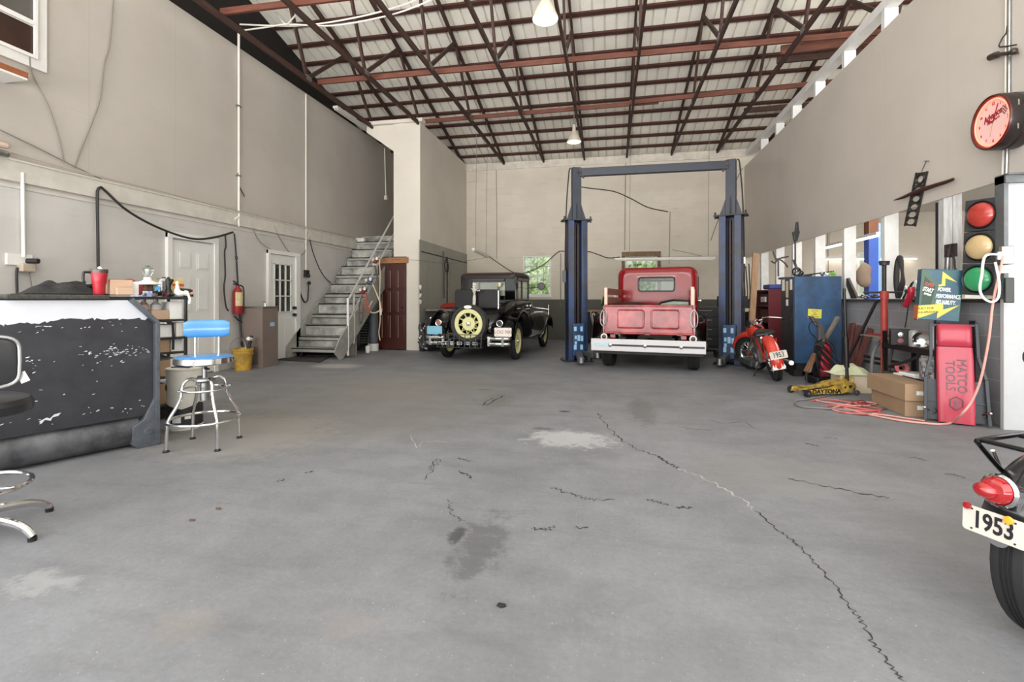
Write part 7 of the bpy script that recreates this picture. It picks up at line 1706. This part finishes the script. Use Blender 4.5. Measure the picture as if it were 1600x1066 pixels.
for px, py, Y_, lab, m in ((588,384+24,10.05,'gauges of the topmost regulator in the welding hoses',RGR),(578,440,9.75,'gauges with a blue body, middle of the welding regulators',RGB),(569,455,9.5,'gauges with a red body, lowest of the welding regulators',RGR)):
    regulator(Yp(px,py,Y_), lab, m)
w9 = lambda px, py, y: Yp(px, py, y)
RH = mat('hose_red',(150,72,62),.55); TH_ = mat('hose_tan',(198,182,152),.55); GH = mat('hose_green',(66,72,66),.55)
for m, pts, r, lab in ((TH_,[(582,444,9.5),(588,458,9.48),(594,474,9.46),(594,484,9.45),(586,489,9.45),(578,487,9.46),(577,480,9.47),(582,470,9.5)],.014,'tan welding hose hanging in a wide loop'),
        (RH,[(571,458,9.28),(574,472,9.26),(577,488,9.26),(573,480,9.27),(570,468,9.27)],.014,'red welding hose hanging doubled below the lowest gauges'),
        (RH,[(566,460,9.28),(563,470,9.26),(561,482,9.25),(565,490,9.25),(570,482,9.26),(572,465,9.28)],.012,'red welding hose looped left of the lowest gauges'),
        (GH,[(566,462,9.24),(562,475,9.22),(561,490,9.2),(563,505,9.2),(566,500,9.21),(568,480,9.24)],.010,'dark green hose looped beside the stair stringer'),
        (TH_,[(592,400,9.85),(594,430,9.8),(593,470,9.75),(594,500,9.7),(592,520,9.68),(594,532,9.66)],.012,'pale hose hanging straight down left of the brown door'),
        (GH,[(586,415,9.85),(590,440,9.8),(595,470,9.78),(596,480,9.76)],.016,'dark hose bundle hanging below the topmost gauges')):
    g = B(); g.tube([w9(px_,py_,y_+.17) for px_,py_,y_ in pts], r, sub=5, n=7); solo('welding_hose', g, m, lab, 'hose')
g = B(); g.box(-.02,.02,-.02,.02,.0,.1); g.cyl((0,0,-.05),(0,0,.02),.02); solo('torch', g, [PAPER], 'white torch tip hanging left of the brown door', 'torch', loc=w9(595,489,9.87))
p = Zp(566,548)
t = thing('hand_truck', 'dark ribbed hand truck leaning against the stair stringer', 'hand truck', (p.x+.02, p.y, 0), rot=(R(-14), 0, R(10)))
g = B()
for s_ in (-1,1): g.bar((.11*s_,0,.10),(.11*s_,.0,1.02),.03,.03)
for k in range(14): g.bar((-.11,-.01,.18+k*.06),(.11,-.01,.18+k*.06),.02,.022)
obj('ribbed_frame', g, mat('truck_dark',(96,96,92),.5,.4,var=.3), t)
g = B(); g.box(-.14,.14,-.16,0,.04,.055); obj('toe_plate', g, DSTEEL, t)
for s_ in (-1,1):
    g = B(); g.lathe([(.02,-.02),(.075,-.025),(.085,0),(.075,.025),(.02,.02)],0,20,(.15*s_,.05,.10),(1,0,0)); g.lathe([(0,-.02),(.05,-.018),(.05,.018),(0,.02)],1,16,(.15*s_,.05,.10),(1,0,0)); obj('truck_wheel', g, [RUB, mat('hub_green',(92,110,100),.5)], t)
g = B(); g.lathe([(0,0),(.045,0),(.05,.14),(.045,.15),(.0,.15)],0,16); solo('paint_tin', g, PAPER, 'small white tin on the floor beside the white pail', 'tin', loc=(-5.22,9.93,0))
for q_, (y_, h_, l_) in enumerate(((9.35,.46,'thin grey metal sheet standing below the stair stringer, nearer of two'),(9.42,.52,'thin grey metal sheet standing below the stair stringer, farther of two'))):
    g = B(); g.box(-.05,.05,-.01,.01,0,h_); solo('metal_sheet', g, mat('panel_grey',(134,130,124),.6,var=.2), l_, 'panel', loc=(-5.27+.02*q_,y_,0), rot=(0,0,10))
g = B(); g.cyl((-.34,0,.09),(.32,0,.09),.085); solo('rolled_tube', g, DSTEEL, 'dark round tube lying under the lowest stair tread', 'tube', loc=(-5.85,9.12,0), rot=(0,0,10))
g = B(); g.bar((-5.0,10.50,.02),(-5.0,10.56,1.4),.03,.03); g.cyl((-5.0,10.48,0),(-5.0,10.48,.03),.04); g = B(); g.cyl((-5.385,10.52,.02),(-5.385,10.52,1.35),.016); g.cyl((-5.385,10.52,0),(-5.385,10.52,.02),.05); solo('thin_pole', g, STEEL, 'thin grey pole standing just left of the brown door', 'pole')

# ---------------------------------------------------------------- behind the truck
t = thing('workbench', 'low bench with clutter by the back wall behind the left lift post', 'bench', (-.35, 13.2, 0))
g = B(); g.box(-.55,.85,0,.75,.84,.88); obj('bench_top', g, TAN, t)
g = B(); g.box(-.5,.8,.05,.72,.06,.83); g.box(-.55,-.48,0,.07,0,.84); obj('bench_body', g, mat('bench_black',(32,32,32),.8,var=.3), t)
g = B(); g.obox((0,0,.14),(.34,.20,.2),(25,20,10)); g.obox((.02,.05,.2),(.40,.03,.26),(-35,10,5),1); solo('green_machine', g, [mat('machine_green',(44,84,54),.5), mat('panel_cream',(196,186,160),.6)], 'green machine with a tilted cream panel on the bench behind the left post', 'machine', loc=(-.05,13.5,.93))
g = B(); g.tube([V((0,0,0)),V((.1,0,.12)),V((.22,.02,.16)),V((.34,0,.1))],.012,sub=4); solo('bent_pipe', g, STEEL, 'bent bright pipe on the bench behind the truck, nearer of two', 'pipe', loc=(.1,13.3,.9)); g = B(); g.tube([V((.05,.1,0)),V((.2,.1,.2)),V((.36,.08,.12))],.01,sub=4); solo('bent_pipe', g, STEEL, 'bent bright pipe on the bench behind the truck, farther of two', 'pipe', loc=(.1,13.3,.9))
g = B(); g.bar((-.39,12.0,.62),(-.12,12.0,.02),.03,.03); g.bar((-.12,12.0,.03),(-.3,12.0,.03),.03,.03); g.tube([V((-.39,12,.6)),V((-.42,12,.78)),V((-.38,12,.84)),V((-.36,12,.78))],.014,sub=3); solo('bent_rod', g, mat('rod_bright',(196,190,178),.5), 'bright bent rod standing right of the left lift post', 'rod')
g = B(); g.sphere((0,0,.14),(.2,.12,.12)); g.box(-.18,.2,-.1,.1,.03,.10); g.cyl((.1,-.12,.28),(.1,.1,.28),.04); solo('red_casting', g, mat('casting_red',(130,26,36),.5,var=.3), 'dark red casting on the floor left of the truck wheel', 'part', loc=(-.05,11.2,0))
g = B(); g.box(-.25,.22,-.12,.12,.02,.12); g.cyl((-.2,-.14,.05),(-.2,.14,.05),.05); g.cyl((.18,-.14,.05),(.18,.14,.05),.05); g.sphere((.16,-.13,.08),.05); solo('blue_jack', g, mat('jack_blue',(30,60,140),.4), 'small blue jack on the floor between left post and truck', 'jack', loc=(-.15,9.95,0), rot=(0,0,10))
t = thing('tool_chest', 'black tool chest behind the truck beside the right lift post', 'cabinet', (1.62, 11.6, 0), -5)
g = B(); g.box(0,.85,0,.6,.08,1.0); obj('chest_body', g, BLACK, t, bevel=.01)
for k in range(4):
    g = B(); g.box(.04,.81,-.015,0,.14+k*.21,.32+k*.21); d_ = obj('drawer', g, mat('drawer_black',(30,30,31),.4), t, bevel=.004)
    g = B(); g.cyl((.25,-.03,.29+k*.21),(.6,-.03,.29+k*.21),.008); obj('drawer_pull', g, STEEL, d_)
g = B(); g.box(-.14,.14,-.1,.1,0,.44); g.box(-.02,.10,-.104,-.1,.14,.22,1); solo('maroon_box', g, [mat('maroon_box',(84,18,26),.45,var=.3), PAPER], 'tall dark maroon box with a pale label right of the truck cab', 'box', loc=(1.80,11.7,1.003), bevel=.01)
g = B(); g.box(-.25,.3,-.15,.15,0,.12); g.box(-.1,.2,-.1,.12,.12,.2); solo('grey_case', g, DSTEEL, 'grey case on the floor behind the right lift post', 'case', loc=(2.35,10.6,0))
g = B(); g.box(0,.6,0,.5,.0,.88); g.box(-.02,.62,-.02,.52,.88,.96,1); g.box(.0,.6,0.02,.5,.96,1.25,2); solo('bin_stack', g, [BLACK, CREAM, mat('navy_bin',(38,46,62),.5)], 'stack of dark bins with a cream band behind the right lift post', 'cabinet', loc=(2.6,12.4,0))  # stacked bins held in one mesh

# ---------------------------------------------------------------- the side bay beyond the openings
t = thing('lift_post', 'bright blue lift post of the neighbouring bay with a rusty head', 'lift', (5.38, 11.5, 0))
BB = mat('bay_blue',(44,84,176),.4,var=.2); 
g = B(); g.box(-.12,.06,-.1,.1,0,2.55); obj('post', g, BB, t, bevel=.005)
g = B(); g.box(.06,.11,-.08,.08,0,2.75); obj('post_rail', g, mat('bay_rail',(120,160,220),.4), t)
g = B(); g.box(-.12,.06,-.1,.1,2.55,3.0); obj('rusty_head', g, mat('rusty',(120,72,44),.7,var=.4), t)
g = B(); g.sphere((0,0,0),(.14,.05,.26)); g.jitter(.05,5); solo('brown_sack', g, mat('sack',(122,104,88),.8), 'brown sack hung on the blue post of the side bay', 'sack', loc=(5.15,11.36,1.66))
wire('wall_wire', [V((5.6,14.2,3.2)), V((5.6,14.2,2.6)), V((5.62,14.2,1.2))], .01, WIREG, 'thin conduit on the back wall of the side bay', sub=2)
g = B(); g.tube([Yp(1188,407,13),Yp(1193,411,13),Yp(1190,419,13),Yp(1196,425,13)],.025,sub=5); solo('hose_hook', g, BLACK, 'black S-shaped hook seen through the first opening right of the lift', 'hook')
for pts, lab in (([(1208,392),(1211,402),(1214,405),(1222,403),(1232,401)],'dark twisted wire in the opening left of the raised black tool, upper'),([(1205,408),(1211,411),(1216,405),(1226,411),(1231,418)],'dark twisted wire in the opening left of the raised black tool, lower'),([(1216,405),(1216,420),(1216,432)],'thin straight rod in the opening above the tin')):
    g = B(); g.tube([Yp(px,py,10.9) for px,py in pts], .016, sub=5, n=6); solo('wire_bundle', g, mat('wire_dark',(74,68,62),.5), lab, 'wire')
rnd = random.Random(8)
for k, lab in enumerate(('grey rod leaning in the corner behind the right lift post, first','grey rod leaning in the corner behind the right lift post, second','grey rod leaning in the corner behind the right lift post, third')):
    g = B(); g.tube([Yp(1160+k*5,420-k*4,13.4), Yp(1164+k*4,455,13.4), Yp(1163+k*4,470,13.3)],.014,sub=3,n=6); solo('thin_rod', g, DSTEEL, lab, 'rod')
for k,(y,x,lab) in enumerate(((8.15,3.68,'grey lumps of scrap metal on the dark sill right of the blue locker'),(7.75,3.68,'small pile of grey washers on the dark sill by the white post'),(6.9,3.68,'rusty scrap on the dark sill near the red jack pole'))):
    g = B()
    for q in range(7): g.torus((rnd.uniform(-.03,.03),rnd.uniform(-.14,.14),.02+.012*(q%3)),(rnd.uniform(-.6,.6),rnd.uniform(-.6,.6),1),rnd.uniform(.015,.04),.010,0,12,6)
    z0=min(p.z for p in g.v); g.v=[p-V((0,0,z0)) for p in g.v]
    solo('scrap_metal', g, [STEEL,DSTEEL,mat('rust',(120,84,60),.7)][k], lab, 'scrap', loc=(x,y,1.184))
g = B(); g.prism([V((0,0,0)),V((0,.20,0)),V((0,.42,.30)),V((0,.30,.32))],(.03,0,0)); solo('dark_wedge', g, mat('wedge',(62,58,54),.6), 'dark slanted plate on the sill touching the blue locker', 'plate', loc=(3.63,8.2,1.184))
